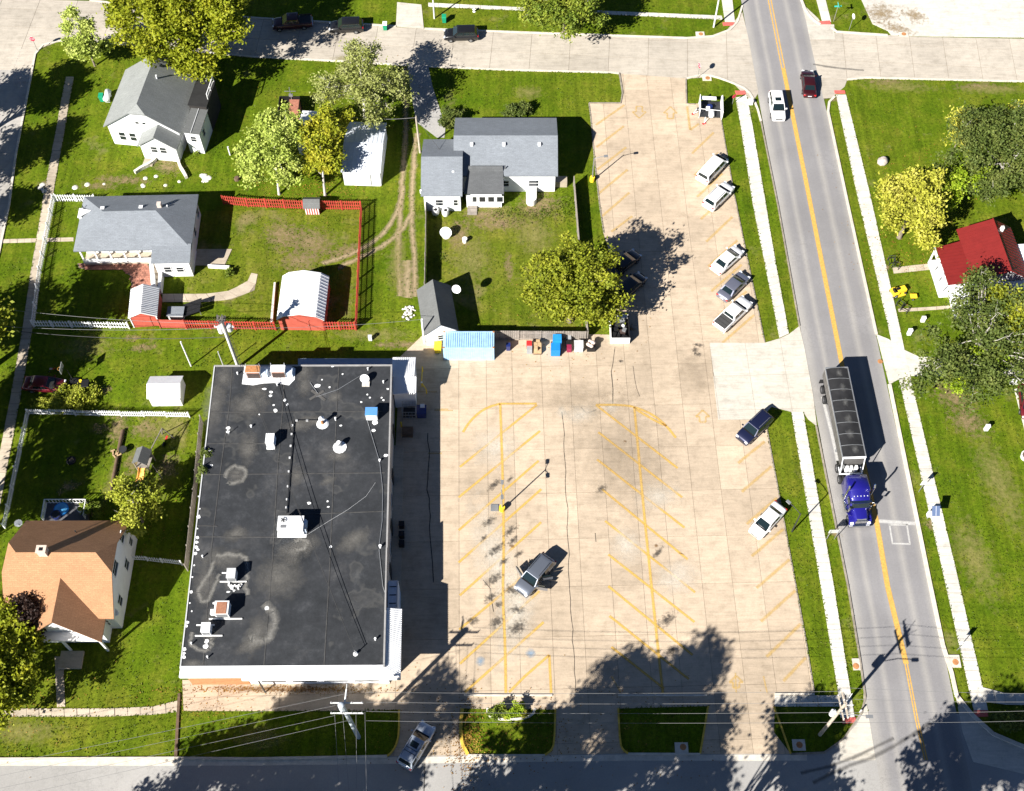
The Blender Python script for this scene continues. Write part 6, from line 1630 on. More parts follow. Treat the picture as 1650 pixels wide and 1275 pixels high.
def crown_points(blobs, n, clump=.55, per=26, shell=.55, hollow=.35):
    """leaf centres gathered in clumps spread through ellipsoids, denser to the outside; returns leaf centres and clump centres"""
    vol = np.array([b[3] * b[3] * b[4] for b in blobs]) ** .8; vol /= vol.sum()
    nc = max(6, n // per); out, cl = [], []
    for b, v in zip(blobs, vol):
        k = max(3, int(nc * v))
        kb = max(4, k // 8)
        d = npr.normal(size=(kb, 3)); d /= np.linalg.norm(d, axis=1)[:, None]
        d[:, 2] = np.where(d[:, 2] < -.35, -d[:, 2], d[:, 2])
        r = (hollow + (1 - hollow) * npr.uniform(0, 1, kb) ** shell) * npr.uniform(.82, 1.12, kb)
        B = np.stack([b[0] + d[:, 0] * r * b[3], b[1] + d[:, 1] * r * b[3], b[2] + d[:, 2] * r * b[4]], 1)
        P = B[npr.integers(0, kb, k)] + npr.normal(size=(k, 3)) * np.array([b[3], b[3], b[4]]) * .17
        cl.append(P)
        m = npr.integers(int(per * .5), int(per * 1.5), k)
        q = np.repeat(P, m, 0); sp = npr.uniform(.6, 1.4, k).repeat(m)[:, None]
        out.append(q + npr.normal(size=q.shape) * np.array([clump, clump, clump * .6]) * sp)
    return np.concatenate(out), np.concatenate(cl)
def limb(mb, a, b, r0, r1, sag=.0, n=4):
    a, b = Vector(a), Vector(b); P = []
    for i in range(n + 1):
        t = i / n; p = a.lerp(b, t); p.z += math.sin(t * math.pi) * sag
        if 0 < i < n: p += Vector((rng.uniform(-1, 1), rng.uniform(-1, 1), rng.uniform(-.5, .5))) * (b - a).length * .05
        P.append(p)
    mb.tube(P, [lerp(r0, r1, i / n) for i in range(n + 1)], 6)
def tree(name, label, xy, h, blobs, leaf, n, size=.3, tr=.28, bark=BARK, group=None, clump=.55, per=26, limbs=9, bare=0, up=.5, cat='tree', hollow=.5, shell=.6, trunk_top=None, ks=1.0):
    blobs = [(b[0] * ks, b[1] * ks, b[2], b[3] * ks, b[4] * (.5 + .5 * ks)) for b in blobs]; n = int(n * ks * ks)
    t = thing(name, label, cat, (xy[0], xy[1], 0), 0, group)
    n = int(n * 1.75); size *= .74; per = int(per * 1.75); clump *= .80
    pts, cl = crown_points(blobs, n, clump, per, shell, hollow)
    pts = pts[pts[:, 2] > .15]
    me = leaf_mesh('crown', pts, size, up); me.materials.append(leaf)
    o = bpy.data.objects.new('crown', me); COL.objects.link(o); o.parent = t
    m = MB()
    zt = trunk_top if trunk_top else h * .42
    cx = sum(b[0] for b in blobs) / len(blobs); cy = sum(b[1] for b in blobs) / len(blobs)
    top = Vector((cx * .4, cy * .4, zt))
    m.tube([(0, 0, -.2), (0, 0, .3), Vector((cx * .15, cy * .15, zt * .5)), top, Vector((cx * .7, cy * .7, h * .75))], [tr * 1.5, tr * 1.1, tr * .9, tr * .72, tr * .3], 9)
    idx = npr.choice(len(cl), min(limbs, len(cl)), replace=False)
    for i in idx:
        u = rng.uniform(.55, 1.35); s0 = top * u if u <= 1 else top.lerp(Vector((cx * .7, cy * .7, h * .75)), (u - 1) * 1.8)
        limb(m, s0, cl[i], tr * .36, tr * .06, .3)
    tk = m.build('trunk', bark, t)
    if bare:
        m = MB()
        for i in npr.choice(len(cl), min(bare, len(cl)), replace=False):
            c = Vector(cl[i]); s = top.lerp(c, .55)
            e = s + (c - s) * rng.uniform(1.1, 1.45)
            limb(m, s, e, .05, .012, .1, 3)
            for k in range(3):
                f = s.lerp(e, rng.uniform(.4, .95)); limb(m, f, f + Vector((rng.uniform(-.8, .8), rng.uniform(-.8, .8), rng.uniform(0, .8))), .022, .008, 0, 2)
        m.build('bare_branches', BARKP, t)
    return t
def at(px, py, zc):                      # ground point below a crown centre seen at this height
    return G(px, py, zc)
# name, label, crown centre px, centre height, height, blobs ...
tree('broadleaf_tree', 'biggest yellow-green tree overhanging the north street and a white house', at(280, 50, 8.0), 13.5, [(-3.6, 1.4, 8.2, 4.4, 4.2), (2.2, 2.0, 9, 4.8, 4.4), (-1.2, -2.6, 7.2, 4.0, 3.8), (4.2, -2.8, 6.6, 3.6, 3.2), (0, 3.6, 9.5, 4.4, 3.8), (5.6, 1.4, 7, 3.0, 3.2), (-6.2, 2.6, 7, 2.8, 2.8), (4.4, 3.2, 11.2, 4.2, 3.4), (7.0, -.6, 8.6, 3.0, 2.8)], L_YG, 25000, .34, .45, limbs=16)
tree('young_tree', 'slim light green tree at the north-west corner by the white house', at(137, 66, 4.5), 9, [(0, 0, 3.6, 2.6, 2.2), (-.5, .3, 5.4, 2.0, 1.8), (-.9, .8, 7.2, 1.3, 1.6), (1.6, -.8, 3.2, 1.7, 1.4), (-1.8, .6, 3.0, 1.6, 1.2)], L_LIGHT, 5200, .27, .14, limbs=10, bare=6, clump=.42)
tree('sparse_tree', 'thin crowned pale tree with bare twigs beside the gravel drive', at(582, 140, 6.0), 11, [(-2.4, .2, 5.6, 3.2, 2.6), (2.6, -.4, 5.6, 3.2, 2.8), (.2, 2.8, 6.8, 2.6, 2.8), (.0, 5.4, 7.4, 1.8, 2.2), (.6, -3.2, 5.4, 2.6, 2.2), (4.6, .8, 5.0, 1.8, 1.8), (-4.6, 1.2, 5.0, 1.8, 1.6)], L_PALE, 7600, .26, .3, BARKP, limbs=20, bare=46, clump=.6, per=20)
tree('maple_tree', 'light green tree left of the orange-tinged tree above the red fence', G(450, 313), 9, [(.2, 3.0, 5.0, 3.2, 2.8), (-2.4, 1.2, 4.4, 2.4, 2.0), (2.4, 4.0, 5.4, 2.4, 2.2), (.6, 5.4, 6.6, 2.2, 2.0), (1.4, .4, 4.0, 2.2, 1.6)], L_LIGHT, 10500, .28, .17, BARKP, limbs=12, clump=.45)
tree('maple_tree', 'tree turning orange between the light green tree and the pale roofed garage', G(524, 315), 9.5, [(.3, 2.0, 4.6, 2.3, 2.2), (-.4, 4.0, 6.0, 2.3, 2.2), (1.2, 5.4, 7.2, 2.0, 2.0), (1.6, .6, 3.8, 1.7, 1.5), (-1.4, 1.4, 4.2, 1.6, 1.4)], L_AUT, 7600, .27, .16, BARKP, limbs=12, clump=.42)
tree('oak_tree', 'round olive tree overhanging the parking lot and two black cars', at(922, 468, 6.2), 10.5, [(-2.2, .6, 6.2, 4.2, 4.0), (2.2, 1.2, 6.4, 4.0, 4.0), (.2, -2.4, 5.6, 4.0, 3.4), (0, 2.6, 7.2, 3.6, 3.4), (4.2, -1.4, 5.0, 2.6, 2.6), (-4.0, -1.2, 5.0, 2.6, 2.4)], L_OLIVE, 21000, .29, .36, limbs=16, clump=.45, ks=.84)
tree('broadleaf_tree', 'olive tree at the top edge beside the north sidewalk', at(912, -2, 6), 10, [(-2.6, 0, 5.6, 3.8, 3.4), (2.6, .6, 6, 4.0, 3.6), (0, -2.2, 5, 3.4, 2.8), (4.4, -.4, 5, 2.4, 2.4), (-4.2, -.6, 4.6, 2.4, 2.2)], L_SHRUB, 11500, .30, .3, limbs=12, bare=12)
tree('maple_tree', 'bright yellow maple beside the red roofed house', at(1468, 340, 5.2), 9.5, [(-.6, 0, 5.2, 3.6, 3.6), (1.2, 2.4, 5.8, 3.4, 3.4), (.4, -3.0, 4.4, 3.0, 2.8), (-1.8, 2.6, 5.0, 2.6, 2.6), (2.6, -.8, 5.2, 2.4, 2.6), (0, 4.8, 5.2, 1.8, 2.2)], L_YEL, 13500, .30, .26, limbs=14, clump=.5, ks=.86)
tree('young_tree', 'lime green tree between the yellow maple and the dark tree', at(1552, 298, 4), 7, [(0, 0, 4, 2.8, 2.6), (-2.2, -.6, 3.4, 2.0, 1.8), (1.8, 1.4, 4.6, 1.8, 1.8)], L_LIME, 6200, .27, .16, limbs=9, clump=.42)
tree('young_tree', 'small yellow topped tree half behind the dark tree, north side', at(1548, 218, 4), 6.5, [(0, 0, 4, 1.5, 2.4), (.4, 1.6, 4.6, 1.2, 1.6)], L_YEL, 2200, .27, .12, limbs=6)
tree('young_tree', 'yellow tree top at the right edge above the dark tree', at(1652, 190, 4), 6.5, [(0, 0, 4, 1.8, 2.0)], L_YEL, 1800, .28, .12, limbs=6)
tree('oak_tree', 'large dark green tree north of the red roofed house', at(1618, 262, 6.5), 12, [(-3.4, .8, 6.5, 4.2, 3.6), (2.4, 2.6, 7.4, 4.4, 4.0), (1.4, -3.4, 6.2, 4.4, 3.6), (5.6, -1.4, 6.2, 4.0, 3.6), (-1.0, 5.0, 6.4, 3.4, 3.0), (-2.4, -3.6, 5.4, 2.8, 2.4), (6, -5, 6, 3, 3)], L_DARK, 20000, .26, .34, BARKM, limbs=14, bare=16, clump=.5, hollow=.25)
tree('birch_tree', 'wide dark green tree spreading over the east driveway', at(1578, 545, 6.0), 11.5, [(-4.2, -1.8, 4.8, 3.6, 2.6), (0, 2.2, 6.2, 3.6, 3.2), (3.6, -1.0, 6, 4.0, 3.4), (-1.2, -4.4, 5.4, 3.6, 2.6), (4.6, 4.0, 6, 2.6, 2.6), (.2, 6.2, 7.4, 2.4, 2.4), (5.8, -4.6, 5.4, 3.2, 2.6), (-6.6, -4.2, 3.6, 2.0, 1.4)], L_DARK, 12000, .27, .28, BARKM, limbs=14, bare=34, clump=.6, per=22, hollow=.2)
tree('young_tree', 'lime green tree under the wide dark tree by the east driveway', at(1563, 600, 3.4), 6, [(0, 0, 3.6, 2.4, 2.2), (2.2, .6, 4, 2.0, 1.8), (-1.6, -.8, 3, 1.5, 1.4)], L_LIME, 3400, .26, .14, limbs=8, bare=8)
tree('broadleaf_tree', 'olive tree top leaning in at the right edge above the driveway', at(1648, 520, 6), 10, [(0, 0, 6, 3.4, 3.2), (-2.0, 3.0, 5.6, 2.2, 2.4), (1.4, -3.4, 5.6, 2.6, 2.4)], L_OLIVE, 6500, .28, .26, limbs=12, bare=14)
tree('young_tree', 'bushy yellow-green tree north-east of the tan house with twiggy top', at(216, 820, 3.4), 6.5, [(0, .8, 3.8, 2.2, 2.4), (-.8, 2.4, 3.0, 1.8, 1.8), (.6, -1.6, 4.0, 1.6, 1.8), (1.6, .8, 3.2, 1.3, 1.4)], L_WEED, 5200, .24, .13, limbs=10, bare=22, clump=.4)
tree('ornamental_tree', 'dark purple leaved tree in front of the tan house', at(42, 994, 4.0), 6.5, [(0, 0, 4, 2.2, 2.4), (-.8, 1.4, 4.4, 1.5, 1.6), (.8, -1.2, 3.8, 1.6, 1.6)], L_PURP, 4600, .22, .14, M('dark_bark', (.03, .022, .02), .9), limbs=26, bare=0, clump=.36)
tree('broadleaf_tree', 'bright yellow-green tree in the lower left corner', at(4, 1098, 5), 8.5, [(0, 0, 5, 3.4, 3.0), (1.2, 2.4, 4.6, 2.4, 2.0), (.6, -2.8, 4.8, 2.8, 2.4), (2.2, -.4, 4.4, 1.6, 1.6), (-1.4, 5.0, 4.2, 2.2, 2.2)], L_YG, 9000, .30, .22, limbs=12, clump=.48)
for i, (x, y, lab) in enumerate(((800, 1147, 'dark green rounded shrub on the left of the island bed'), (832, 1147, 'bright yellow-green rounded shrub on the right of the island bed'))):
    tree('shrub', lab, G(x, y + 3), 1.4, [(0, 0, .65, .72 + .15 * i, .7), (.4, .1, .5, .5, .45)], L_SHRUB if i == 0 else L_LIME, 900, .16, .04, limbs=5, clump=.16, cat='shrub', per=16, trunk_top=.3)
for i, (x, y) in enumerate(((845, 1153), (818, 1155), (789, 1150))):
    tree('flower_clump', ['yellow leaved clump on the right rim of the island bed', 'yellow leaved clump at the front of the island bed', 'small green clump on the left rim of the island bed'][i], G(x, y), .6, [(0, 0, .3, .35, .3)], L_YEL if i < 2 else L_SHRUB, 220, .12, .02, limbs=3, clump=.1, cat='plant', per=12, trunk_top=.15)
for x, y, r, lab in ((728, 196, 1.3, 'round dark shrub at the bungalow north-west corner'), (722, 208, 1.1, 'shrub by the drive end beside the bungalow'), (842, 184, 1.0, 'low dark shrub behind the bungalow, right one'), (826, 186, .9, 'low dark shrub behind the bungalow, left one')):
    tree('shrub', lab, G(x, y), 1.8 * r, [(0, 0, .8 * r, r, .9 * r), (.4, .2, .7 * r, .7 * r, .6 * r)], L_DARK, 1300, .2, .06, limbs=5, clump=.22, cat='shrub', per=18, trunk_top=.4)
tree('shrub', 'leafy shrub beside the corner of the back deck', G(148, 832), 1.8, [(0, 0, .9, .9, .8), (.7, .5, .7, .6, .6)], L_SHRUB, 900, .2, .05, limbs=6, clump=.22, cat='shrub', per=16, trunk_top=.4)
tree('shrub', 'small shrub on the lawn right of the hip roofed house', G(369, 443), 1.0, [(0, 0, .4, .6, .4)], L_SHRUB, 420, .16, .03, limbs=5, clump=.16, cat='shrub', per=14, trunk_top=.2)
tree('shrub', 'small green shrub at the corner of the white house side wing', G(320, 245), .9, [(0, 0, .35, .5, .35)], L_SHRUB, 350, .15, .03, limbs=4, clump=.16, cat='shrub', per=14, trunk_top=.2)
tree('tall_weeds', 'olive weedy thicket along the lawn beside the dark red saloon', G(108, 650), 1.5, [(-1.8, 0, .4, 1.5, .6), (0, .2, .5, 1.6, .8), (1.8, .5, .5, 1.4, .8), (3.0, 1.0, .4, 1.0, .7)], L_WEED, 3600, .2, .03, limbs=14, clump=.3, cat='weeds', per=18, trunk_top=.2)
# conical yews in the south-east corner, in shade
for i, (x, y) in enumerate(((1612, 1172), (1632, 1168), (1655, 1172))):
    tree('conical_shrub', ['dark upright shrub in the south-east corner, left of three', 'dark upright shrub in the south-east corner, middle of three', 'dark upright shrub in the south-east corner, right of three'][i], G(x, y), 3.4, [(0, 0, .8, 1.0, .8), (0, 0, 1.7, .75, .9), (0, 0, 2.6, .45, .8)], L_DARK, 1700, .18, .08, limbs=5, clump=.2, cat='shrub', per=18, trunk_top=1)
# weedy growth along the shop's west wall and the lot's west fence
for i, (x, y, lab) in enumerate(((334, 735, 'spiky weeds leaning over the west edge of the shop roof, upper'), (328, 762, 'spiky weeds leaning over the west edge of the shop roof, lower'))):
    g = G(x, y, 5.0)
    tree('sapling', lab, (g[0] - .35, g[1]), 5.6, [(0, 0, 3.4, .45, 1.6), (.1, .2, 5.0, .4, .7)], L_DARK, 340, .2, .04, limbs=8, clump=.2, cat='sapling', per=12)
# trees south of the south street and west of the west street whose shade falls into the picture
def shade_tree(sx, sy, hc, R_, lab, leaf, n, el=1.0, tall=None):
    if sy > 1020 and sx > 250: hc = max(hc, (1275 + R_ * 17 + 22 - sy) / 11.6)
    g = G(sx, sy); k = hc / math.tan(SUN_EL)
    x, y = g[0] - k * math.cos(SUN_AZ), g[1] - k * math.sin(SUN_AZ)
    bl = [(0, 0, hc, R_ * .72, R_ * .62 * el)]
    for i in range(6):
        a = i * 1.047 + rng.uniform(-.3, .3); bl.append((R_ * .55 * math.cos(a), R_ * .55 * math.sin(a), hc + rng.uniform(-.25, .3) * R_, R_ * rng.uniform(.38, .52), R_ * rng.uniform(.34, .48)))
    tree('street_tree', lab, (x, y), hc + R_ * .7, bl, leaf, n, .36, .36, limbs=14, clump=.6, per=22)
SHT = 'street trees beyond the picture edge'
for x, y, hc, R_, lab, n in ((500, 1180, 10, 5.0, 'street tree south of the street, shading the verge before the shop front', 9500), (590, 1190, 10, 3.8, 'street tree south of the street, shading the stout pale pole', 6000), (340, 1262, 10, 5.0, 'street tree south of the street, westernmost', 6500), (455, 1258, 10, 4.6, 'street tree south of the street, next to the westernmost', 5600), (590, 1255, 10, 5.2, 'street tree south of the street, before the turning silver SUV', 6600), (700, 1150, 10, 3.8, 'thin street tree south of the street, shading the lot entrance', 2300),
                             (1012, 1098, 11, 3.1, 'slim street tree shading the lot edge, left of two', 1900), (1062, 1165, 11, 5.0, 'street tree shading the second grass island', 6000), (1122, 1082, 11, 2.7, 'slim street tree shading the lot edge, right of two', 1500), (1075, 1112, 11, 3.2, 'narrow street tree shading the lot edge behind the second island', 1900), (960, 1210, 10, 5.4, 'street tree shading the first driveway mouth', 6500), (1085, 1235, 10, 5.4, 'broad street tree shading the south street', 7500), (880, 1195, 10, 3.6, 'small street tree beside the first island', 3200), (1305, 1178, 9, 3.6, 'street tree shading the corner island', 5200), (800, 1290, 10, 4.4, 'street tree south of the street, behind the island', 4000),
                             (1535, 1225, 10, 4.2, 'street tree shading the main road crossing', 5200), (1600, 1215, 10, 4.6, 'street tree shading the south-east corner', 5200), (1640, 1150, 8, 2.6, 'small street tree in the far south-east', 2200), (1300, 1290, 10, 4.0, 'street tree south of the corner island', 3500)):
    shade_tree(x, y, hc, R_, lab, L_YG, n)
for x, y, hc, R_, lab, n in ((135, 488, 9, 4.6, 'west street tree shading the picket fenced lawn', 5600), (95, 560, 9, 3.8, 'west street tree shading the lawn corner', 4200), (20, 520, 9, 4.4, 'west street tree shading the old sidewalk', 5000), (85, 590, 9, 3.6, 'west street tree above the dark red saloon', 3600), (88, 720, 10, 5.0, 'west street tree shading the white railed yard, north', 6000), (70, 800, 10, 4.2, 'west street tree shading the white railed yard, south', 4500), (15, 660, 10, 3.6, 'west street tree beside the sidewalk bend', 3600),
                             (85, 150, 9, 3.8, 'west street tree shading the verge, north', 4600), (72, 230, 9, 3.6, 'west street tree shading the verge, middle', 4200), (22, 150, 9, 3.4, 'west street tree over the roadway, north', 3400), (10, 250, 9, 4.0, 'west street tree over the roadway, middle', 2600), (30, 30 + 300, 8, 2.6, 'west street tree over the roadway, south', 2000), (20, 1010, 8, 4.0, 'garden tree west of the tan house', 4000)):
    shade_tree(x, y, hc, R_, lab, L_OLIVE, n)
# ================================================================== FENCES
def fence(label, px, h, mat, pitch, pw, name='picket_fence', bay=2.4, rails=(.25, .75), step=0.0, solid=False, z0=.05, th=.03, pname='picket', point=False, cap=None):
    P = GP(px); t = thing(name, label, 'fence', (*P[0], 0), world=True)
    pk = None; ps = None; cnt = 0; rest = None
    segs = []
    for a, b in zip(P, P[1:]):
        L = math.dist(a, b); nb = max(1, round(L / bay))
        for k in range(nb):
            segs.append(((lerp(a[0], b[0], k / nb), lerp(a[1], b[1], k / nb)), (lerp(a[0], b[0], (k + 1) / nb), lerp(a[1], b[1], (k + 1) / nb))))
    for i, (a, b) in enumerate(segs):
        L = math.dist(a, b); ang = math.atan2(b[1] - a[1], b[0] - a[0]); dz = step * (i % 2)
        m = MB()
        for f in rails: m.cbox((a[0] + b[0]) / 2, (a[1] + b[1]) / 2, h * f + dz, L - .02, .05, .09, 0, ang)
        m.build('rail', mat, t)
        for q in ([a, b] if i == len(segs) - 1 else [a]):
            if ps is None: m = MB(); m.cbox(0, 0, (h + .08) / 2, .11, .11, h + .08); ps = m.build('post', mat); ps.parent = t; ps.location = (q[0] - P[0][0], q[1] - P[0][1], dz)
            else: share(ps, 'post', t, (q[0] - P[0][0], q[1] - P[0][1], dz), ang)
        n = max(1, int(L / pitch))
        for k in range(n):
            u = (k + .5) / n; x, y = lerp(a[0], b[0], u), lerp(a[1], b[1], u)
            nx, ny = -math.sin(ang) * .045, math.cos(ang) * .045
            if pk is None:
                m = MB(); w_ = pw / 2
                if point: m.hexa([(-w_, -th / 2, z0), (w_, -th / 2, z0), (w_, th / 2, z0), (-w_, th / 2, z0), (-w_, -th / 2, h - .08), (w_, -th / 2, h - .08), (w_, th / 2, h - .08), (-w_, th / 2, h - .08)]); m.add([(-w_, -th / 2, h - .08), (w_, -th / 2, h - .08), (0, -th / 2, h), (-w_, th / 2, h - .08), (w_, th / 2, h - .08), (0, th / 2, h)], [(0, 1, 2), (5, 4, 3), (1, 4, 5, 2), (3, 0, 2, 5)])
                else: m.box(-w_, -th / 2, z0, w_, th / 2, h)
                pk = m.build(pname, mat); pk.parent = t
                pk.location = (x + nx - P[0][0], y + ny - P[0][1], dz); pk.rotation_euler = (0, 0, ang); cnt += 1
            elif cnt < 296: share(pk, pname, t, (x + nx - P[0][0], y + ny - P[0][1], dz + rng.uniform(-.01, .01)), ang); cnt += 1
            else:
                if rest is None: rest = MB()
                rest.cbox(x + nx, y + ny, (z0 + h) / 2 + dz, pw, th, h - z0, 0, ang)
    if rest is not None: o = rest.build(pname, mat, t); o['kind'] = 'stuff'
    return t
fence('white picket fence round the lawn of the hip roofed house', [(155, 325), (92, 324), (88, 325), (66, 440), (55, 527), (209, 530)], 1.35, WHITEF, .31, .125, point=True)
fence('long red slatted fence along the north side of the barn shed yard', [(361, 330), (400, 334), (490, 338), (583, 339)], 1.75, REDFENCE, .27, .125, 'slat_fence', rails=(.2, .55, .9))
fence('red slatted fence along the dirt ruts, seen almost edge on', [(583, 339), (578, 450), (574.5, 532)], 1.75, REDFENCE, .27, .125, 'slat_fence', rails=(.2, .55, .9))
fence('red slatted fence running from the solid boards to the barn roofed shed', [(301, 530), (380, 531.5), (445, 532.5)], 1.75, REDFENCE, .27, .125, 'slat_fence', rails=(.2, .55, .9))
fence('short red slatted fence right of the barn roofed shed', [(523, 532.5), (574, 532.5)], 1.75, REDFENCE, .27, .125, 'slat_fence', rails=(.2, .55, .9))
fence('solid red board fence between the small red shed and the slatted fence', [(259, 529), (300, 530)], 1.75, REDWALL, .30, .295, 'board_fence', rails=(.2, .8), pname='board')
fence('white vinyl fence in stepped bays north of the playset yard', [(47, 668), (160, 671), (306, 673)], 1.15, WHITEF, .24, .10, 'vinyl_fence', 2.3, step=.10)
fence('white vinyl fence in the shade along the old sidewalk', [(47, 668), (28, 760), (9, 852)], 1.15, WHITEF, .24, .10, 'vinyl_fence', 2.3, step=.10)
fence('white vinyl fence in three stepped bays right of the tan house', [(201, 902), (238, 904), (262, 907), (294, 911)], 1.15, WHITEF, .24, .10, 'vinyl_fence', 2.3, step=-.12)
fence('grey board fence between the playset yard and the shop', [(327, 682), (316, 800), (303, 920)], 1.8, WOOD, .30, .285, 'board_fence', rails=(.2, .8), pname='board')
fence('grey board fence behind the row of bins', [(741, 548), (800, 548), (943, 549)], 1.9, WOOD, .22, .21, 'board_fence', rails=(.2, .8), pname='board')
fence('board fence along the lot west edge beside the bungalow yard', [(924, 300), (932, 400), (946, 548)], 1.8, WOOD, .30, .285, 'board_fence', rails=(.2, .8), pname='board')
fence('thin pale board fence along the ruts west of the bungalow yard', [(687, 335), (686.5, 400), (685, 470)], 1.9, WOOD, .30, .285, 'board_fence', rails=(.2, .8), pname='board')
m = MB(); m.prism(GP([(436, 523), (440, 523), (445, 458), (442, 458)]), -.02, .4); tag(m.build('timber_edging', STONE, None, (*G(440, 490), 0)), 'pale timber beam lying on the lawn left of the barn roofed shed', 'timber')
lg = [((198, 693), (191, 726), .22, 'dark log lying on the lawn, upper of two'), ((189, 737), (179, 790), .2, 'dark log lying on the lawn, lower of two')]
for a, b, r, lab in lg: m = MB(); m.tube([GV(*a, r), GV((a[0] + b[0]) / 2, (a[1] + b[1]) / 2, r), GV(*b, r)], [r, r * 1.05, r * .9], 9); tag(m.build('log', WOODB, None, (*G(*a), 0)), lab, 'log')

# ================================================================== POLES, LAMPS, WIRES
def upole(name, label, base, h, r0, r1, mat, lean=(0, 0)):
    g = G(*base); t = thing(name, label, 'utility pole', (*g, 0))
    m = MB(); m.tube([(0, 0, -.3), (lean[0] * .5, lean[1] * .5, h * .5), (lean[0], lean[1], h)], [r0, (r0 + r1) / 2, r1], 12); m.build('pole', mat, t)
    return t, Vector((g[0], g[1], 0))
def crossarm(t, z, ln, ang, mat=POLEG, off=0.0, n=4, y0=.0):
    c, s = math.cos(ang), math.sin(ang)
    m = MB(); m.cbox(-s * off, c * off, z, ln, .11, .13, 0, ang); a = m.build('crossarm', mat, t)
    pts = []
    for k in range(n):
        u = (k / (n - 1) - .5) * (ln - .2); m = MB(); m.cyl(u * c - s * off, u * s + c * off, z + .06, z + .26, .05, 8); m.build('insulator', LGREY, a); pts.append(Vector((u * c - s * off, u * s + c * off, z + .26)))
    return pts
def transformer(t, x, y, z, r=.28, h=.85):
    m = MB(); m.cyl(x, y, z, z + h, r, 14); m.cyl(x, y, z + h, z + h + .08, r * .8, 14); o = m.build('transformer', POLEG, t)
    m = MB(); m.cyl(x + .1, y, z + h + .05, z + h + .3, .05, 6); m.cyl(x - .1, y, z + h + .05, z + h + .3, .05, 6); m.build('bushing', LGREY, o)
t1, b1 = upole('utility_pole', 'stout pale grey pole with double crossarms in front of the shop', (578, 1188), 10.6, .23, .20, M('pole_bluish', (.48, .53, .58), .5, nv=.1, ns=2), (-.3, 0))
m = MB(); m.cyl(-.42, .05, 9.6, 10.9, .31, 14); m.ball((-.42, .05, 10.9), .31, 14, 4, 0, .6, 0); m.build('equipment_can', MATS['pole_bluish'], t1)
A1 = crossarm(t1, 10.3, 3.0, 0, POLEG, .42); A2 = crossarm(t1, 9.7, 3.0, 0, POLEG, -.35)
m = MB(); m.tube([(-.2, .3, 10.2), (-.1, 1.7, 10.3)], .09, 8); m.tube([(-.1, 1.7, 10.3), (-.1, 2.2, 10.25)], .05, 8); m.build('side_arm', POLEG, t1)
t2, b2 = upole('utility_pole', 'pale wooden pole with many crossarms at the south-west corner of the main road', (1321, 1184), 10.8, .2, .13, POLEW)
B1 = crossarm(t2, 10.4, 2.6, rad(95), POLEW); B2 = crossarm(t2, 9.5, 2.4, rad(95), POLEW, .15); B3 = crossarm(t2, 10.0, 2.2, rad(90), POLEW, -.25, 3)
transformer(t2, -.38, .1, 6.9)
m = MB(); m.tube([(0, 0, 7.4), (1.2, -.2, 7.9), (2.6, -.4, 8.0)], .04, 6); m.cbox(2.8, -.42, 7.98, .65, .3, .14); m.build('lamp_arm', GREY, t2)
for k in range(4): m = MB(); m.tube([(0, 0, 10.2), (rng.uniform(-.9, .9), rng.uniform(-.9, .9), 10.9)], .025, 6); m.build('brace', WHITE, t2)
t3, b3 = upole('utility_pole', 'pale pole with transformers and ragged top behind the shop', (384, 592), 9.8, .2, .16, POLEG)
transformer(t3, -.5, .2, 7.2, .33, .95); transformer(t3, .52, .25, 7.5, .33, .95); crossarm(t3, 8.2, 2.2, rad(0), POLEG, .2, 3)
m = MB(); m.cyl(0, 0, 7.6, 9.6, .24, 10, 0, .2); m.build('pole_sleeve', STONE, t3)
m = MB()
for i in range(26): m.cbox(rng.uniform(-.4, .4), rng.uniform(-.35, .35), 9.7 + rng.uniform(0, .5), .35, .12, .12, 0, rng.uniform(0, 3))
m.build('ragged_cap', M('black_white_bits', (.12, .11, .10), .9, nv=.8, ns=4), t3)
t4, b4 = upole('guy_pole', 'slim white pole left of the shop back corner', (308, 590), 5.2, .09, .08, WHITE)
t5, b5 = upole('guy_pole', 'slim grey pole between the white pole and the transformer pole', (361, 592), 3.4, .07, .06, LGREY)
t6, b6 = upole('utility_pole', 'weathered pole at the west corner of the bungalow', (677, 246), 6.6, .15, .11, POLEW, (-.1, 0))
t7, b7 = upole('utility_pole', 'white pole on the verge north of the lot entrance', (1150, 44), 9.0, .13, .1, POLEG)
t8, b8 = upole('utility_pole', 'white pole beside the green bin across the north street', (700, 30), 8.0, .12, .09, POLEG)
t9, b9 = upole('utility_pole', 'white post at the dark garage south-west corner', (684, 553), 5.0, .14, .12, WHITE)
WIRE = M('wire', (.20, .20, .20), .5, nv=.05); WIRED = M('dark_wire', (.04, .04, .04), .5)
def wire(label, a, b, sag=.5, r=.015, mat=None, group=None, name='power_line'):
    a, b = Vector(a), Vector(b); P = []
    for i in range(15): t = i / 14; p = a.lerp(b, t); p.z -= 4 * sag * t * (1 - t); P.append(p)
    m = MB(); m.tube(P, r, 5, 0, True)
    return tag(m.build(name, mat or WIRE, None, tuple(a)), label, 'wire', group)
ORD = ['topmost', 'second', 'third', 'lowest']
for k, (y0, y1) in enumerate(((1117, 1113), (1133, 1131), (1148, 1147), (1163, 1163))):
    a = GV(590, y0 - 1.5, 9.6); b = GV(1357, y1 + 1, 9.6); d = (b - a).normalized()
    wire(ORD[k] + ' of four parallel wires between the shop front pole and the corner pole', a, b, .55, group='wires along the south side')
    c = GV(1357, y1 + 1 - 6 * (k < 2), 9.6); e = GV(1760, (1118, 1130, 1142, 1158)[k], 9.6)
    wire(ORD[k] + ' of four wires crossing the main road from the corner pole', c, e, .6, group='wires across the main road')
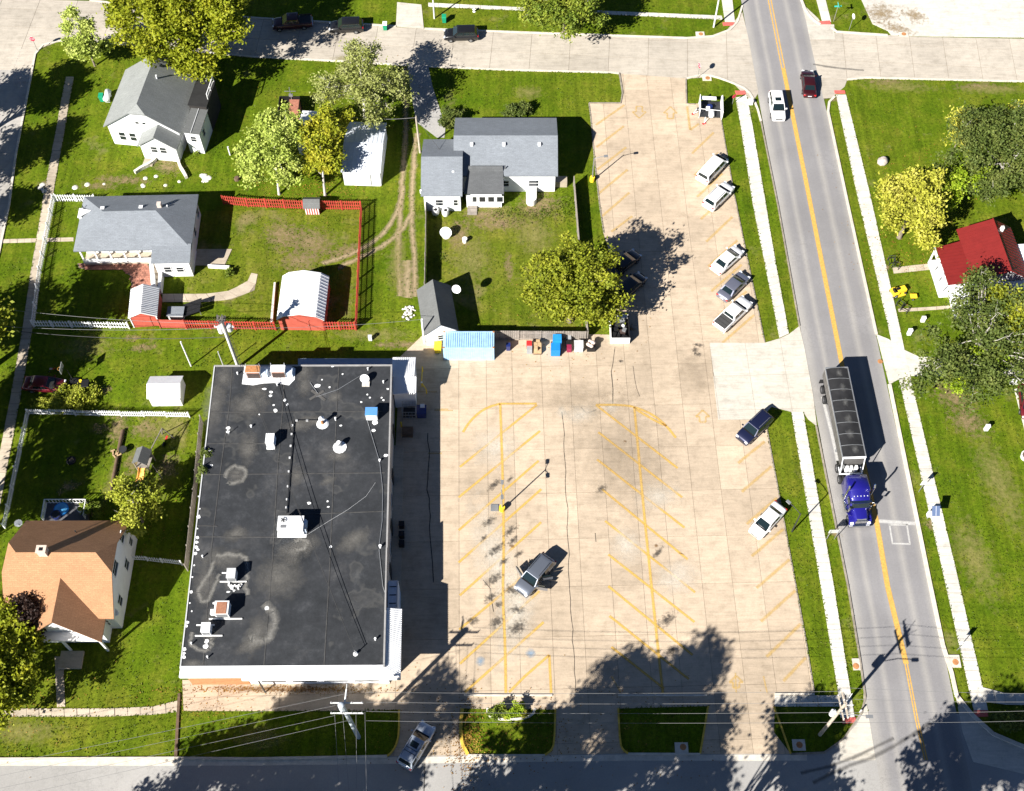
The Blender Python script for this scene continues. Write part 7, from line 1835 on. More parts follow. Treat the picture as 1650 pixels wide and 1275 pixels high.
for k, (yl, x0, y0) in enumerate(((1149, 557, 1118), (1165, 540, 1137), (1182, 540, 1153), (1196, 566, 1160))):
    a = GV(x0, y0, 10.0); m_ = GV(410, yl, 9.7); d = (m_ - a); e = a + d * 5.2; e.z = 9.3
    wire(ORD[k] + ' of four wires running down left from the shop front pole', a, e, .2, group='wires down the south-west')
for k, (x0, x1) in enumerate(((539, 546), (552, 562), (573.5, 574.5), (588, 590))):
    a = GV(x0, 1147, 9.9); e = GV(x1, 1278, 9.5); d = e - a; e = a + d * 2.2
    wire(['leftmost', 'second', 'third', 'rightmost'][k] + ' of four wires leading south over the street from the shop front pole', a, e, .25, group='wires over the south street')
wire('dark service cable dropping from the transformer pole across the shop roof', b3 + Vector((.2, 0, 8.6)), GV(573, 1054, ZR) + Vector((0, 0, 1.0)), .55, .026, WIRED)
wire('second dark service cable across the shop roof to the same mast', b3 + Vector((.45, 0, 8.3)), GV(573, 1054, ZR) + Vector((0, 0, .85)), .75, .02, WIRED)
g = G(573, 1054, ZR); t = thing('service_mast', 'short mast near the shop south edge where the cables end', 'mast', (*g, ZR)); m = MB(); m.cyl(0, 0, 0, 1.05, .05, 8); m.build('mast', STEEL, t); m = MB(); m.cyl(0, 0, 0, .05, .25, 10); m.build('flashing', COAT, t)
wire('thin wire from the transformer pole west over the picket fence lawn', b3 + Vector((0, 0, 8.3)), GV(-60, 522, 8.0), .8, .02)
wire('second thin wire west from the transformer pole above the first', b3 + Vector((0, .3, 8.6)), GV(-60, 490, 8.2), .8, .02)
wire('sagging dark cable from the transformer pole to the far west', b3 + Vector((0, 0, 6.5)), GV(-60, 523, 5.5), 1.4, .035, WIRED)
wire('thin wire from the transformer pole east past the barn roofed shed', b3 + Vector((0, 0, 8.3)), b9 + Vector((0, 0, 5.0)), .6, .02)
wire('thin wire from the weathered pole to the garage roof', b6 + Vector((0, 0, 6.5)), GV(555, 188, 4.4), .4, .02)
wire('service wire from the weathered pole to the bungalow roof', b6 + Vector((0, 0, 6.4)), GV(737, 275, 3.9), .4, .02, WIRED)
wire('wire along the north street from the white pole eastward', b8 + Vector((0, 0, 7.9)), b7 + Vector((0, 0, 8.9)), .8, .025)
def lamp(label, base, h, arms, ybase=True, heads=.5, mat=STEEL):
    g = G(*base); t = thing('street_lamp', label, 'lamp post', (*g, .04))
    if ybase: m = MB(); m.cyl(0, 0, 0, .72, .32, 14); m.build('concrete_base', YELLOW, t)
    m = MB(); m.cyl(0, 0, .0, h, .085, 10, 0, .06); m.build('pole', mat, t)
    for dx, dy in arms:
        m = MB(); m.tube([(0, 0, h - .1), (dx * .6, dy * .6, h + .12), (dx, dy, h + .15)], .04, 6); a = m.build('arm', mat, t)
        m = MB(); m.cbox(dx * 1.15, dy * 1.15, h + .14, .5, .3, .14, 0, math.atan2(dy, dx)); m.build('lamp_head', GREY, a)
    return t
lamp('lamp post with two heads on a yellow base in the middle of the lot', (809, 822), 4.9, ((.05, .75), (.05, -.75)))
lamp('lamp post with yellow base on the lot west edge near the bungalow', (954, 292), 4.3, ((1.3, .2),))
lamp('bare lamp post beside the white saloon and the main road sidewalk', (1276, 857), 4.6, ((-1.0, 1.1),), False, mat=DARK)
g = G(797, 819); m = MB(); m.box(-.42, -.4, .05, .42, .4, .12); tag(m.build('steel_plate', GREY, None, None, (g[0], g[1], .02)), 'dark square steel plate beside the yellow lamp base', 'plate')

# ================================================================== SIGNS
def post(t, h, r=.035, mat=STEEL, x=0, y=0):
    m = MB(); m.cyl(x, y, 0, h, r, 8); return m.build('post', mat, t)
def text_mesh(name, s, size, mat, parent, M4):
    cu = bpy.data.curves.new('lettering', 'FONT'); cu.body = s; cu.size = size; cu.align_x = 'CENTER'; cu.align_y = 'CENTER'; cu.extrude = .004
    tmp = bpy.data.objects.new('lettering', cu); COL.objects.link(tmp)
    me = bpy.data.meshes.new_from_object(tmp.evaluated_get(bpy.context.evaluated_depsgraph_get()))
    bpy.data.objects.remove(tmp)
    me.transform(M4); me.materials.clear(); me.materials.append(mat)
    o = bpy.data.objects.new(name, me); COL.objects.link(o); o.parent = parent
    return o
def plate(t, poly, z, ang, mat, d=.06, name='sign_panel', tilt=0.0):
    """poly in the sign's plane; ang = direction the face looks"""
    M4 = Matrix.Translation((math.cos(ang) * d, math.sin(ang) * d, z)) @ Matrix.Rotation(ang + math.pi / 2, 4, 'Z') @ Matrix.Rotation(math.pi / 2 - tilt, 4, 'X')
    n = len(poly); V = [(x, y, .012) for x, y in poly] + [(x, y, -.012) for x, y in poly]
    m = MB(); m.add([tuple(M4 @ Vector(v)) for v in V], [tuple(range(n)), tuple(range(2 * n - 1, n - 1, -1))] + [(i, n + i, n + (i + 1) % n, (i + 1) % n) for i in range(n)])
    return m.build(name, mat, t), M4
OCT = [(.38 * math.cos(rad(22.5 + 45 * i)), .38 * math.sin(rad(22.5 + 45 * i))) for i in range(8)]
SIGNRED = M('sign_red', (.60, .02, .06), .4, nv=.03); SIGNBACK = M('sign_back', (.62, .63, .62), .4, .3, nv=.05); TEAL = M('street_sign_green', (.03, .42, .36), .4, nv=.04); SIGNW = M('sign_white', (.78, .78, .76), .4, nv=.03)
def stop_sign(label, base, ang, h=2.3):
    g = G(*base); t = thing('stop_sign', label, 'stop sign', (*g, 0)); post(t, h + .3)
    o, M4 = plate(t, OCT, h, ang, SIGNRED)
    ring = [(x * 1.06, y * 1.06) for x, y in OCT]; b, _ = plate(t, ring, h, ang, SIGNW, .045, 'sign_border')
    text_mesh('lettering', 'STOP', .26, SIGNW, o, M4 @ Matrix.Translation((0, 0, .016)))
stop_sign('red stop sign at the north-west street corner', (61, 83), rad(-95))
stop_sign('red stop sign beside the lot entrance drain', (1124, 126), rad(200))
stop_sign('stop sign seen from behind on the north-east corner grass', (1368, 49), rad(15), 2.5)
g = G(1343, 35); t = thing('street_name_sign', 'crossed teal street name blades on a post, north-east corner', 'street sign', (*g, 0)); post(t, 2.9)
plate(t, [(-.5, -.12), (.5, -.12), (.5, .12), (-.5, .12)], 2.75, rad(-88), TEAL, 0); plate(t, [(-.5, -.12), (.5, -.12), (.5, .12), (-.5, .12)], 3.0, rad(2), TEAL, 0)
def rect_sign(label, base, ang, w_, h_, z, mat, name='road_sign', posts=((0, 0),), tilt=0.0):
    g = G(*base); t = thing(name, label, 'sign', (*g, 0))
    for x, y in posts: post(t, z + h_ * .4, .04, STEEL, x, y)
    o, M4 = plate(t, [(-w_ / 2, -h_ / 2), (w_ / 2, -h_ / 2), (w_ / 2, h_ / 2), (-w_ / 2, h_ / 2)], z, ang, mat, .06, 'sign_panel', tilt)
    return t, o, M4
rect_sign('roadside sign edge on by the east sidewalk, north of the solar beacon', (1480, 793), rad(92), .6, .75, 2.0, SIGNW)
rect_sign('roadside sign by the east sidewalk near the lower road bend', (1542, 1048), rad(92), .6, .75, 2.0, SIGNW)
t, o, M4 = rect_sign('wide board on two posts on the verge beside the blue tractor', (1338, 869), rad(92), 1.15, .8, 1.9, SIGNBACK, 'road_sign', ((-.42, 0), (.42, 0)))
g = G(1494, 836); t = thing('solar_beacon', 'white cabinet with tilted solar panel on the east sidewalk verge', 'beacon', (*g, 0)); post(t, 2.0, .06)
m = MB(); m.box(-.35, -.25, .9, .15, .15, 1.7); m.build('cabinet', WHITEM, t)
m = MB(); m.hexa([(-.1, -.5, 1.75), (.75, -.5, 1.75), (.75, .4, 2.35), (-.1, .4, 2.35), (-.1, -.5, 1.79), (.75, -.5, 1.79), (.75, .4, 2.39), (-.1, .4, 2.39)]); o = m.build('solar_panel', SOLAR, t)
m = MB(); m.hexa([(.31, -.5, 1.78), (.34, -.5, 1.78), (.34, .4, 2.38), (.31, .4, 2.38), (.31, -.5, 1.80), (.34, -.5, 1.80), (.34, .4, 2.40), (.31, .4, 2.40)]); m.build('panel_seam', WHITE, o)
g = G(1181, 172); t = thing('red_sign', 'small red octagonal sign beside the frozen trailer shadow', 'sign', (*G(1180, 168), 0)); post(t, 1.7)
t['label'] = 'small red sign on a post between the white stall trailer and the sidewalk'
plate(t, [(x * .9, y * .9) for x, y in OCT], 1.5, rad(-60), SIGNRED)
m = MB(); g = G(1208, 168); m.box(-.35, -.2, 0, .35, .2, .8); tag(m.build('utility_box', WHITE, None, None, (*g, 0)), 'white box beside the kerb curve east of the stall trailer', 'utility box')

# ================================================================== LOOSE THINGS
def bin_(label, base, mat, w_=.6, d_=.7, h=1.05, lid=None, rot=0.0, name='wheelie_bin', cat='bin', group=None):
    g = G(*base); t = thing(name, label, cat, (*g, .05), rot, group)
    a, b = w_ / 2, d_ / 2
    m = MB(); m.hexa([(-a * .8, -b * .8, .06), (a * .8, -b * .8, .06), (a * .8, b * .8, .06), (-a * .8, b * .8, .06), (-a, -b, h), (a, -b, h), (a, b, h), (-a, b, h)]); m.build('body', mat, t)
    m = MB(); m.hexa([(-a * 1.06, -b * 1.1, h), (a * 1.06, -b * 1.1, h), (a * 1.06, b * 1.06, h), (-a * 1.06, b * 1.06, h), (-a, -b, h + .07), (a, -b, h + .07), (a, b, h + .11), (-a, b, h + .11)]); m.build('lid', lid or mat, t)
    for s in (-1, 1): m = MB(); m.tube([(s * a * .7 - .04, b * .85, .1), (s * a * .7 + .04, b * .85, .1)], .1, 10); m.build('wheel', RUBBER, t)
    return t
bin_('green bin with white lid on the far kerb beside the driveway mouth', (621, 48), GREENP, lid=WHITE); bin_('green bin on the grass by the white pole across the north street', (716, 36), GREENP); bin_('green bin beside the white tank at the white house', (166, 163), GREENP)
bin_('black bin standing on the lawn right of the dark red saloon', (142, 626), BLACK, .8, .9, 1.1)
g = G(764, 19); t = thing('fire_hydrant', 'white hydrant on the grass across the north street', 'hydrant', (*g, 0)); m = MB(); m.cyl(0, 0, 0, .6, .13, 10); m.ball((0, 0, .6), .15, 10, 4, 0, 1, 0); m.tube([(-.25, 0, .42), (.25, 0, .42)], .07, 8); m.build('body', WHITE, t); m = MB(); m.cyl(0, 0, 0, .06, .22, 10); m.build('flange', WHITE, t)
# row of bins and pallets behind the shop, in front of the board fence
def crates(name, label, base, parts, cat):
    g = G(*base); t = thing(name, label, cat, (*g, .05))
    for pn, mat, x, y, z, w_, d_, h in parts:
        m = MB(); m.box(x - w_ / 2, y - d_ / 2, z, x + w_ / 2, y + d_ / 2, z + h); m.build(pn, mat, t)
    return t
GREYP = M('grey_plastic', (.30, .31, .32), .6); PINKP = M('pale_pink_bag', (.60, .48, .42), .7, nv=.3, ns=5); CRIM = M('crimson_bin', (.25, .02, .06), .5)
t = crates('trash_cage', 'open topped bin with red bags above grey, leftmost of the bin row', (853, 568), [('grey_base', GREYP, 0, .1, 0, .62, .7, .9), ('red_bag', REDP, -.05, .6, .5, .6, .6, .65)], 'bin')
t = crates('pallet_stack', 'pallet of stacked cardboard boxes between the red bags and the blue bundles', (866, 568), [('pallet', WOODB, 0, .3, 0, .95, 1.3, .15)], 'pallet')
for i, (x, y, z) in enumerate(((-.22, -.1, .15), (.24, -.08, .15), (-.2, .42, .15), (.24, .42, .15), (-.22, .9, .15), (.2, .9, .15), (-.2, .02, .6), (.22, .44, .6), (-.2, .5, .6), (.05, .9, .6))):
    m = MB(); m.cbox(x, y, z + .22, .44, .44, .44, 0, rng.uniform(-.08, .08)); m.build('carton', CARD, t)
t = crates('bundle_stack', 'tall stack of bright blue wrapped bundles in the bin row', (896, 570), [('blue_bundle', BLUE, -.1, .05, .1, 1.05, 1.0, 1.3), ('blue_bundle', M('blue_plastic_pale', (.02, .24, .60), .45), .1, 1.05, .1, 1.0, .95, 1.7), ('pallet', WOODB, 0, .6, 0, 1.2, 2.0, .1)], 'bundles')
t = crates('crate_stack', 'black crates above a crimson bin right of the blue bundles', (916, 565), [('crimson_bin', CRIM, .05, 0, 0, .55, .6, .8), ('black_crate', BLACK, 0, .62, .2, .62, .6, .7), ('black_crate', GREYP, 0, 1.25, .1, .6, .55, .9)], 'crates')
t = crates('lidded_bin', 'large pale grey lidded bin in the bin row', (932, 566), [('body', M('grey_plastic_pale', (.5, .51, .52), .5), 0, .25, .06, 1.0, .95, .95), ('lid', M('grey_plastic_pale', (.5, .51, .52)), 0, .27, 1.01, 1.08, 1.05, .08)], 'bin')
t = crates('bag_cage', 'black crate heaped with pale bags at the right end of the bin row', (952, 565), [('black_crate', BLACK, 0, .2, 0, .95, .85, .75)], 'bin')
for i in range(6): m = MB(); m.ball((rng.uniform(-.35, .35), .2 + rng.uniform(-.2, .6), .85 + rng.uniform(0, .2)), .27, 8, 5, 0, .8); m.build('pale_bag', PINKP, t)
t = crates('yellow_hopper', 'yellow bin against the left end of the blue container', (706, 566), [('body', YELLOW, 0, .1, .1, .75, 1.0, .95), ('rim', YELLOW, 0, .1, 1.05, .85, 1.1, .06)], 'bin')
t = crates('blue_bin', 'small dark blue bin in the container shade', (819, 563), [('body', NAVY, 0, 0, 0, .45, .5, .9), ('lid', NAVY, 0, 0, .9, .5, .56, .06)], 'bin')
t = crates('green_bin', 'dark green bin in the shade left of the yellow bin', (697, 552), [('body', GREENP, 0, 0, 0, .6, .6, .9), ('lid', BLACK, 0, 0, .9, .64, .64, .06)], 'bin')
# white open box with junk, under the tree by the lot
P4 = GP([(983, 555), (1014, 555), (1013, 520), (983, 520)]); cx = (P4[0][0] + P4[1][0]) / 2
t = thing('dump_box', 'white open dump box full of dark junk under the edge of the olive tree', 'dump box', (cx, P4[0][1], 0)); w_ = (P4[1][0] - P4[0][0]); d_ = 3.4
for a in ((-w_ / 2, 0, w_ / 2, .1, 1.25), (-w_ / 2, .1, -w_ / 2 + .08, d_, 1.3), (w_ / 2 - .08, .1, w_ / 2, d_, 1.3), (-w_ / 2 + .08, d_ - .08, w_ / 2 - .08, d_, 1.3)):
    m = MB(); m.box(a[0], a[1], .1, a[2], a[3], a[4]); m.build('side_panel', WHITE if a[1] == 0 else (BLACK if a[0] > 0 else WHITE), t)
m = MB(); m.box(-w_ / 2 + .08, .1, .1, w_ / 2 - .08, d_ - .08, .3); m.build('floor', BLACK, t)
for i in range(14): m = MB(); m.cbox(rng.uniform(-.7, .7), rng.uniform(.4, 3.0), .6 + rng.uniform(-.1, .25), rng.uniform(.3, .8), rng.uniform(.3, .7), rng.uniform(.3, .6), 0, rng.uniform(0, 3)); m.build('junk', [BLACK, DARK, GREY, BLACK, M('brown_junk', (.06, .04, .035), .8)][i % 5], t)
m = MB(); m.ball((.45, 2.0, 1.0), .22, 10, 5); m.build('white_lid', WHITE, t); m = MB(); m.cbox(.35, 3.05, 1.2, 1.0, .4, .25, 0, .1); m.build('silver_scrap', CHROME, t)
# loading dock clutter on the shop's east side
g = G(681, 606); t = thing('pipe_rail', 'yellow pipe guard rail beside the annexe', 'guard rail', (*g, .05))
a, b, c = Vector((0, .6, .95)), Vector((0, -1.5, .95)), Vector((.55, -2.4, .95))
m = MB(); m.tube([a, b], .06, 8); m.tube([b, c], .06, 8); m.build('rail', YELLOW, t)
for q in (a, b, c): m = MB(); m.cyl(q.x, q.y, 0, .97, .07, 8); m.build('post', YELLOW, t)
m = MB(); m.cyl(b.x, b.y, .97, 1.05, .12, 8); m.build('cap', WHITE, t)
for x, y, lab in ((647, 688, 'yellow bollard at the shop east wall below the loading rack'),): g = G(x, y); t = thing('bollard', lab, 'bollard', (*g, .05)); m = MB(); m.cyl(0, 0, 0, 1.0, .09, 10); m.ball((0, 0, 1.0), .09, 10, 3, 0, 1, 0); m.build('post', YELLOW, t)
g = G(660, 668); t = thing('wire_cage', 'pale wire cage cart in the shade by the shop east wall', 'cage cart', (*g, .05))
for i in range(5):
    for j in (0, 1): m = MB(); m.box(-.75 + i * .37, -.6 + j * 1.4, 0, -.72 + i * .37, -.57 + j * 1.4, 1.5); m.build('upright', STEEL, t)
for z in (.15, .8, 1.47): m = MB(); m.box(-.76, -.61, z, .78, -.57, z + .03); m.box(-.76, .79, z, .78, .83, z + .03); m.box(-.77, -.6, z, -.73, .8, z + .03); m.box(.75, -.6, z, .79, .8, z + .03); m.build('frame', STEEL, t)
m = MB(); m.box(-.7, -.56, .1, .72, .78, .15); m.build('deck', DARK, t)
t = crates('dumpster', 'dark blue dumpster with a white tipped post beside the cage cart', (680, 672), [('body', NAVY, 0, .3, .1, 1.0, 1.1, 1.0), ('rim', NAVY, 0, .3, 1.1, 1.1, 1.2, .06), ('white_bag', WHITE, .1, .7, 1.16, .5, .4, .2)], 'dumpster')
t = crates('pallet_stack', 'dark wooden pallets stacked by the shop east wall', (657, 703), [('pallet', WOODB, 0, .3, .16 * k, 1.2, 1.0, .11) for k in range(5)], 'pallet')
t = crates('pallet_stack', 'second dark pallet stack beside the annexe loading bay', (654, 646), [('pallet', WOODB, 0, .3, .16 * k, 1.2, 1.0, .11) for k in range(7)], 'pallet')
for i, (x, y) in enumerate(((648, 850), (648, 866), (648, 880))): t = crates('trash_can', ['black trash can by the shop east wall, upper of three', 'black trash can by the shop east wall, middle of three', 'black trash can by the shop east wall, lower of three'][i], (x, y), [('body', BLACK, 0, 0, .15, .55, .55, .8), ('lid', BLACK, 0, 0, .95, .6, .6, .06)], 'trash can')
# white stall trailer with red feet at the lot's north-east corner
gA, gB = G(1126, 197), G(1166, 197); g = G(1140, 184)
t = thing('stall_trailer', 'white open stall trailer with tank and red feet by the lot entrance', 'trailer', (*g, .05), rad(-4))
m = MB(); m.box(-1.4, -1.2, .45, 2.2, 2.2, .6); m.build('deck', DARK, t)
m = MB(); m.box(-1.45, -.4, .6, -1.35, 2.2, 2.1); m.build('side_panel', WHITEM, t); m = MB(); m.box(2.0, -1.4, .6, 2.25, 2.2, 2.0); m.build('cabinet', WHITEM, t)
m = MB(); m.box(-1.3, 1.4, 1.7, 1.2, 2.1, 1.8); m.build('awning', WHITEM, t)
m = MB(); m.tube([(.5, -1.5, .9), (.5, -1.35, .9), (.5, -.2, .9), (.5, -.05, .9)], [.2, .45, .45, .2], 14); m.build('tank', WHITEM, t)
m = MB(); m.cyl(.2, .5, .6, 1.3, .45, 14); m.build('blue_drum', NAVY, t); m = MB(); m.cbox(-.1, .1, 1.1, .6, .5, .5); m.build('white_box', WHITE, t)
for x, y in ((-1.4, 2.15), (-1.4, -1.0), (2.2, 2.2), (2.2, -1.2)): m = MB(); m.cyl(x, y, .0, 2.1, .05, 8); m.build('frame_post', WHITE, t)
for a, b in (((-1.4, -1.0, 2.1), (2.2, -1.2, 2.1)), ((-1.4, 2.15, 2.1), (-1.4, -1.0, 2.1))): m = MB(); m.tube([a, b], .05, 8); m.build('frame_beam', WHITE, t)
for x, y, d in ((-2.3, -.2, -1), (-.6, -2.2, 0)):
    m = MB(); m.tube([(x * .7, y * .55, .5), (x, y, .12)], .05, 8); m.tube([(x + .5, y + .7, .5), (x, y, .12)], .05, 8); m.build('outrigger', WHITE, t); m = MB(); m.cbox(x, y, .08, .55, .3, .12, 0, .6); m.build('red_foot', REDP, t)
wheel(t, -1.5, .6, .33); wheel(t, 2.35, .6, .33)
t.scale = (.82, .82, .82)
# playset with slide
g = G(237, 752); t = thing('playset', 'wooden playset with grey roof and orange curled slide', 'playset', (*g, 0), rad(-8))
rb = MB(); gable(rb, None, -.85, .85, -.9, 1.0, 2.3, 3.0, 'y', t=.07); rb.build('roof', SH_DARK, t)
for x in (-.7, .7):
    for y in (-.75, .85): m = MB(); m.box(x - .05, y - .05, 0, x + .05, y + .05, 2.4); m.build('post', WOOD, t)
m = MB(); m.box(-.7, -.75, 1.1, .7, .85, 1.18); m.build('platform', WOOD, t)
for y in (-.75, .85):
    if y > 0: m = MB(); m.box(-.65, y - .03, 1.2, .65, y + .03, 1.75); m.build('railing', WOOD, t)
def chute(P, w0):
    m = MB(); P = [Vector(p) for p in P]; V = []; n = len(P)
    for i, p in enumerate(P):
        d = (P[min(i + 1, n - 1)] - P[max(i - 1, 0)]); s = Vector((d.y, -d.x, 0)).normalized()
        for u, z in ((-1, .28), (-.95, .02), (.95, .02), (1, .28), (1.08, .28), (1.0, -.05), (-1.0, -.05), (-1.08, .28)): q = p + s * (w0 * u); V.append((q.x, q.y, q.z + z))
    m.add(V, [(i * 8 + k, i * 8 + (k + 1) % 8, (i + 1) * 8 + (k + 1) % 8, (i + 1) * 8 + k) for i in range(n - 1) for k in range(8)], 0, True)
    return m
chute([(0, -.8, 1.15), (.05, -1.3, 1.0), (.05, -1.9, .75), (-.1, -2.5, .5), (-.5, -2.9, .3), (-1.0, -2.9, .2)], .36).build('slide', ORANGE, t)
m = MB(); m.tube([(.7, .85, 2.3), (1.2, 3.8, 2.3)], .07, 8); m.tube([(1.2, 3.8, 2.3), (.5, 4.2, 0)], .06, 8); m.tube([(1.2, 3.8, 2.3), (2.0, 3.9, 0)], .06, 8); m.build('swing_beam', WOOD, t)
for k, x in enumerate((1.7, 2.5)):
    m = MB(); m.tube([(.75 + .16 * x, .85 + x, 2.3), (.9 + .16 * x, .9 + x, .5)], .015, 5); m.tube([(.75 + .16 * x, 1.25 + x, 2.3), (.9 + .16 * x, 1.3 + x, .5)], .015, 5); o = m.build('swing_chain', STEEL, t); m = MB(); m.cbox(.9 + .16 * x, 1.1 + x, .48, .2, .5, .05); m.build('swing_seat', REDP if k else BLACK, o)
m = MB(); m.tube([(.9, -.2, 1.2), (2.1, -1.2, 0)], .05, 8); m.build('ladder_rail', WOOD, t)
g = G(200, 728); t = thing('fire_pit', 'dark metal fire pit beside the logs', 'fire pit', (*g, 0)); m = MB(); m.cyl(0, 0, .3, .6, .4, 12, 0, .46); m.build('bowl', DARK, t); m = MB(); m.cyl(-.2, 0, 0, .35, .04, 6); m.cyl(.2, .1, 0, .35, .04, 6); m.build('leg', DARK, t)
g = G(186, 731); t = thing('wood_pile', 'pale firewood pieces lying between the two logs', 'firewood', (*g, 0))
for i in range(7): m = MB(); m.cbox(rng.uniform(-.5, .5), rng.uniform(-.4, .4), .08, .5, .14, .14, 0, rng.uniform(0, 3)); m.build('firewood', CARD, t)
g = G(115, 743); t = thing('old_tyre', 'old dark tyre lying flat on the lawn', 'tyre', (*g, 0)); m = MB()
P = [(.42 + .13 * math.cos(a), .13 * math.sin(a) + .13) for a in [k * math.pi / 4 for k in range(8)]]
V, Fc = [], []
for i in range(18):
    a = 2 * math.pi * i / 18
    for r, z in P: V.append((r * math.cos(a), r * math.sin(a), z))
for i in range(18):
    for k in range(8): Fc.append((i * 8 + k, ((i + 1) % 18) * 8 + k, ((i + 1) % 18) * 8 + (k + 1) % 8, i * 8 + (k + 1) % 8))
m.add(V, Fc, 0, True); m.build('tread', RUBBER, t); m = MB(); m.cyl(0, 0, .05, .12, .3, 12); m.build('soil', EARTHM := M('soil', (.12, .09, .06), .9), t)
g = G(120, 616); t = thing('basketball_hoop', 'portable basketball hoop in front of the dark red saloon', 'basketball hoop', (*g, 0), rad(180))
m = MB(); m.box(-.5, -.4, 0, .5, .4, .3); m.build('base', BLACK, t); m = MB(); m.tube([(0, 0, .3), (0, 0, 2.6), (.5, 0, 3.0)], .05, 8); m.build('pole', DARK, t); m = MB(); m.box(.5, -.6, 2.7, .54, .6, 3.5); m.build('backboard', M('grey_board', (.35, .36, .37), .4), t)
m = MB(); m.tube([(.78 + .23 * math.cos(a), .23 * math.sin(a), 2.95) for a in [k * math.pi / 6 for k in range(13)]], .015, 6); m.build('hoop', ORANGE, t)
g = G(130, 617); t = thing('lawn_mower', 'small mower with a yellow cap before the dark red saloon', 'mower', (*g, 0)); m = MB(); m.box(-.35, -.25, .1, .35, .25, .32); m.build('deck', BLACK, t); m = MB(); m.cyl(.1, 0, .3, .5, .18, 10); m.build('engine', YELLOW, t); m = MB(); m.tube([(-.3, -.2, .3), (-.9, -.22, .9), (-.9, .22, .9), (-.3, .2, .3)], .02, 6); m.build('handle', DARK, t)
g = G(87, 598); t = thing('tricycle', 'small red tricycle behind the dark red saloon', 'tricycle', (*g, 0)); m = MB(); m.tube([(-.35, 0, .35), (.35, 0, .5), (.35, 0, .75)], .05, 6); m.build('frame', REDP, t)
for x, y in ((.4, 0), (-.4, -.22), (-.4, .22)): wheel(t, x, y, .16, .06)
m = MB(); m.cbox(-.2, 0, .48, .3, .22, .06); m.build('seat', PINKP, t)
# bungalow yard
t = dish('satellite_dish', 'large white satellite dish standing on the bungalow lawn', 719, 381, 0, .75, -10, .8)
m = MB(); m.cyl(0, 0, 0, .06, .5, 12); m.build('base', STONE, t)
for x, y, lab in ((702, 345, 'white barrel against the bungalow west wall, left one'), (718, 346, 'white barrel near the bungalow back step, right one')):
    g = G(x, y); t = thing('barrel', lab, 'barrel', (*g, 0)); m = MB(); m.tube([(0, 0, 0), (0, 0, .3), (0, 0, .7), (0, 0, 1.0)], [.38, .46, .46, .38], 14); m.build('staves', WHITE, t); m = MB(); m.cyl(.05, -.1, 1.0, 1.02, .22, 10); m.build('lid_hole', BLACK, t)
g = G(749, 390); t = thing('well_cap', 'small white capped pipe on the bungalow lawn', 'pipe', (*g, 0)); m = MB(); m.cyl(0, 0, 0, .6, .28, 12); m.build('pipe', WHITE, t); m = MB(); m.cyl(0, 0, .6, .68, .32, 12); m.build('cap', WHITE, t)
g = G(597, 548); t = thing('utility_pedestal', 'short white pedestal on the grass below the red fence corner', 'pedestal', (*g, 0)); m = MB(); m.box(-.2, -.15, 0, .2, .15, .8); m.build('body', WHITE, t); m = MB(); m.box(-.23, -.18, .8, .23, .18, .88); m.build('cap', LGREY, t)
g = G(658, 505); t = thing('stone_pile', 'heap of white stones and flowers at the end of the dirt ruts', 'stone heap', (*g, 0))
for i in range(46): a = rng.uniform(0, 6.28); r = .9 * rng.uniform(0, 1) ** .6; m = MB(); m.ball((r * math.cos(a), r * 1.15 * math.sin(a), .25 * (1 - r) + .05), rng.uniform(.1, .2), 6, 4, 0, .7); m.build('stone', STONE if i % 4 else WHITE, t)
g = G(371, 250); t = thing('marker_post', 'white post on the lawn right of the white house', 'post', (*g, 0)); m = MB(); m.cyl(0, 0, 0, 1.5, .1, 8); m.build('shaft', WHITE, t); m = MB(); m.cyl(0, 0, 1.5, 1.56, .12, 8); m.build('cap', LGREY, t)
g = G(382, 289); t = thing('stump', 'ragged tree stump on the lawn above the red fence', 'stump', (*g, 0)); m = MB(); m.cyl(0, 0, 0, .35, .42, 9, 0, .3); m.build('wood', WOODB, t)
# east side yard
g = G(1421, 262); t = thing('boulder', 'grey boulder alone on the east lawn', 'boulder', (*g, 0)); m = MB(); m.ball((0, 0, .25), .75, 9, 6, 0, .7); m.v = [(x * rng.uniform(.85, 1.15), y * rng.uniform(.8, 1.1), z * rng.uniform(.85, 1.15)) for x, y, z in m.v]; m.build('rock', M('boulder', (.42, .37, .33), .9, nv=.35, ns=3), t)
for x, y, h, lab in ((1464, 539, .95, 'white utility pedestal nearest the east sidewalk'), (1486, 518, .8, 'pale utility pedestal with bare soil, north of the other'), (1588, 693, .95, 'white utility pedestal on the open east lawn')):
    g = G(x, y); t = thing('utility_pedestal', lab, 'pedestal', (*g, 0)); m = MB(); m.box(-.22, -.16, 0, .22, .16, h); m.build('body', WHITE, t); m = MB(); m.box(-.25, -.19, h, .25, .19, h + .07); m.build('cap', WHITE, t)
for x, y, lab in ((1436, 424, 'dark metal garden chair frame by the upper path'), (1443, 430, 'dark metal garden table frame by the upper path'), (1457, 500, 'dark metal garden chair frame by the lower path'), (1450, 494, 'small dark crate by the lower path')):
    g = G(x, y); t = thing('garden_chair', lab, 'chair', (*g, 0), rng.uniform(0, 1.5))
    for dx, dy in ((-.4, -.4), (.4, -.4), (.4, .4), (-.4, .4)): m = MB(); m.cyl(dx, dy, 0, .95 if dy > 0 else .5, .04, 6); m.build('leg', DARK, t)
    m = MB(); m.tube([(-.4, -.4, .5), (.4, -.4, .5), (.4, .4, .5), (-.4, .4, .5), (-.4, -.4, .5)], .045, 6); m.build('seat_frame', DARK, t); m = MB(); m.tube([(-.4, .4, .95), (.4, .4, .95)], .045, 6); m.build('back_rail', DARK, t)
g = G(1446, 473); t = thing('garden_tractor', 'yellow and black garden tractor by the east sidewalk', 'garden tractor', (*g, 0), rad(20))
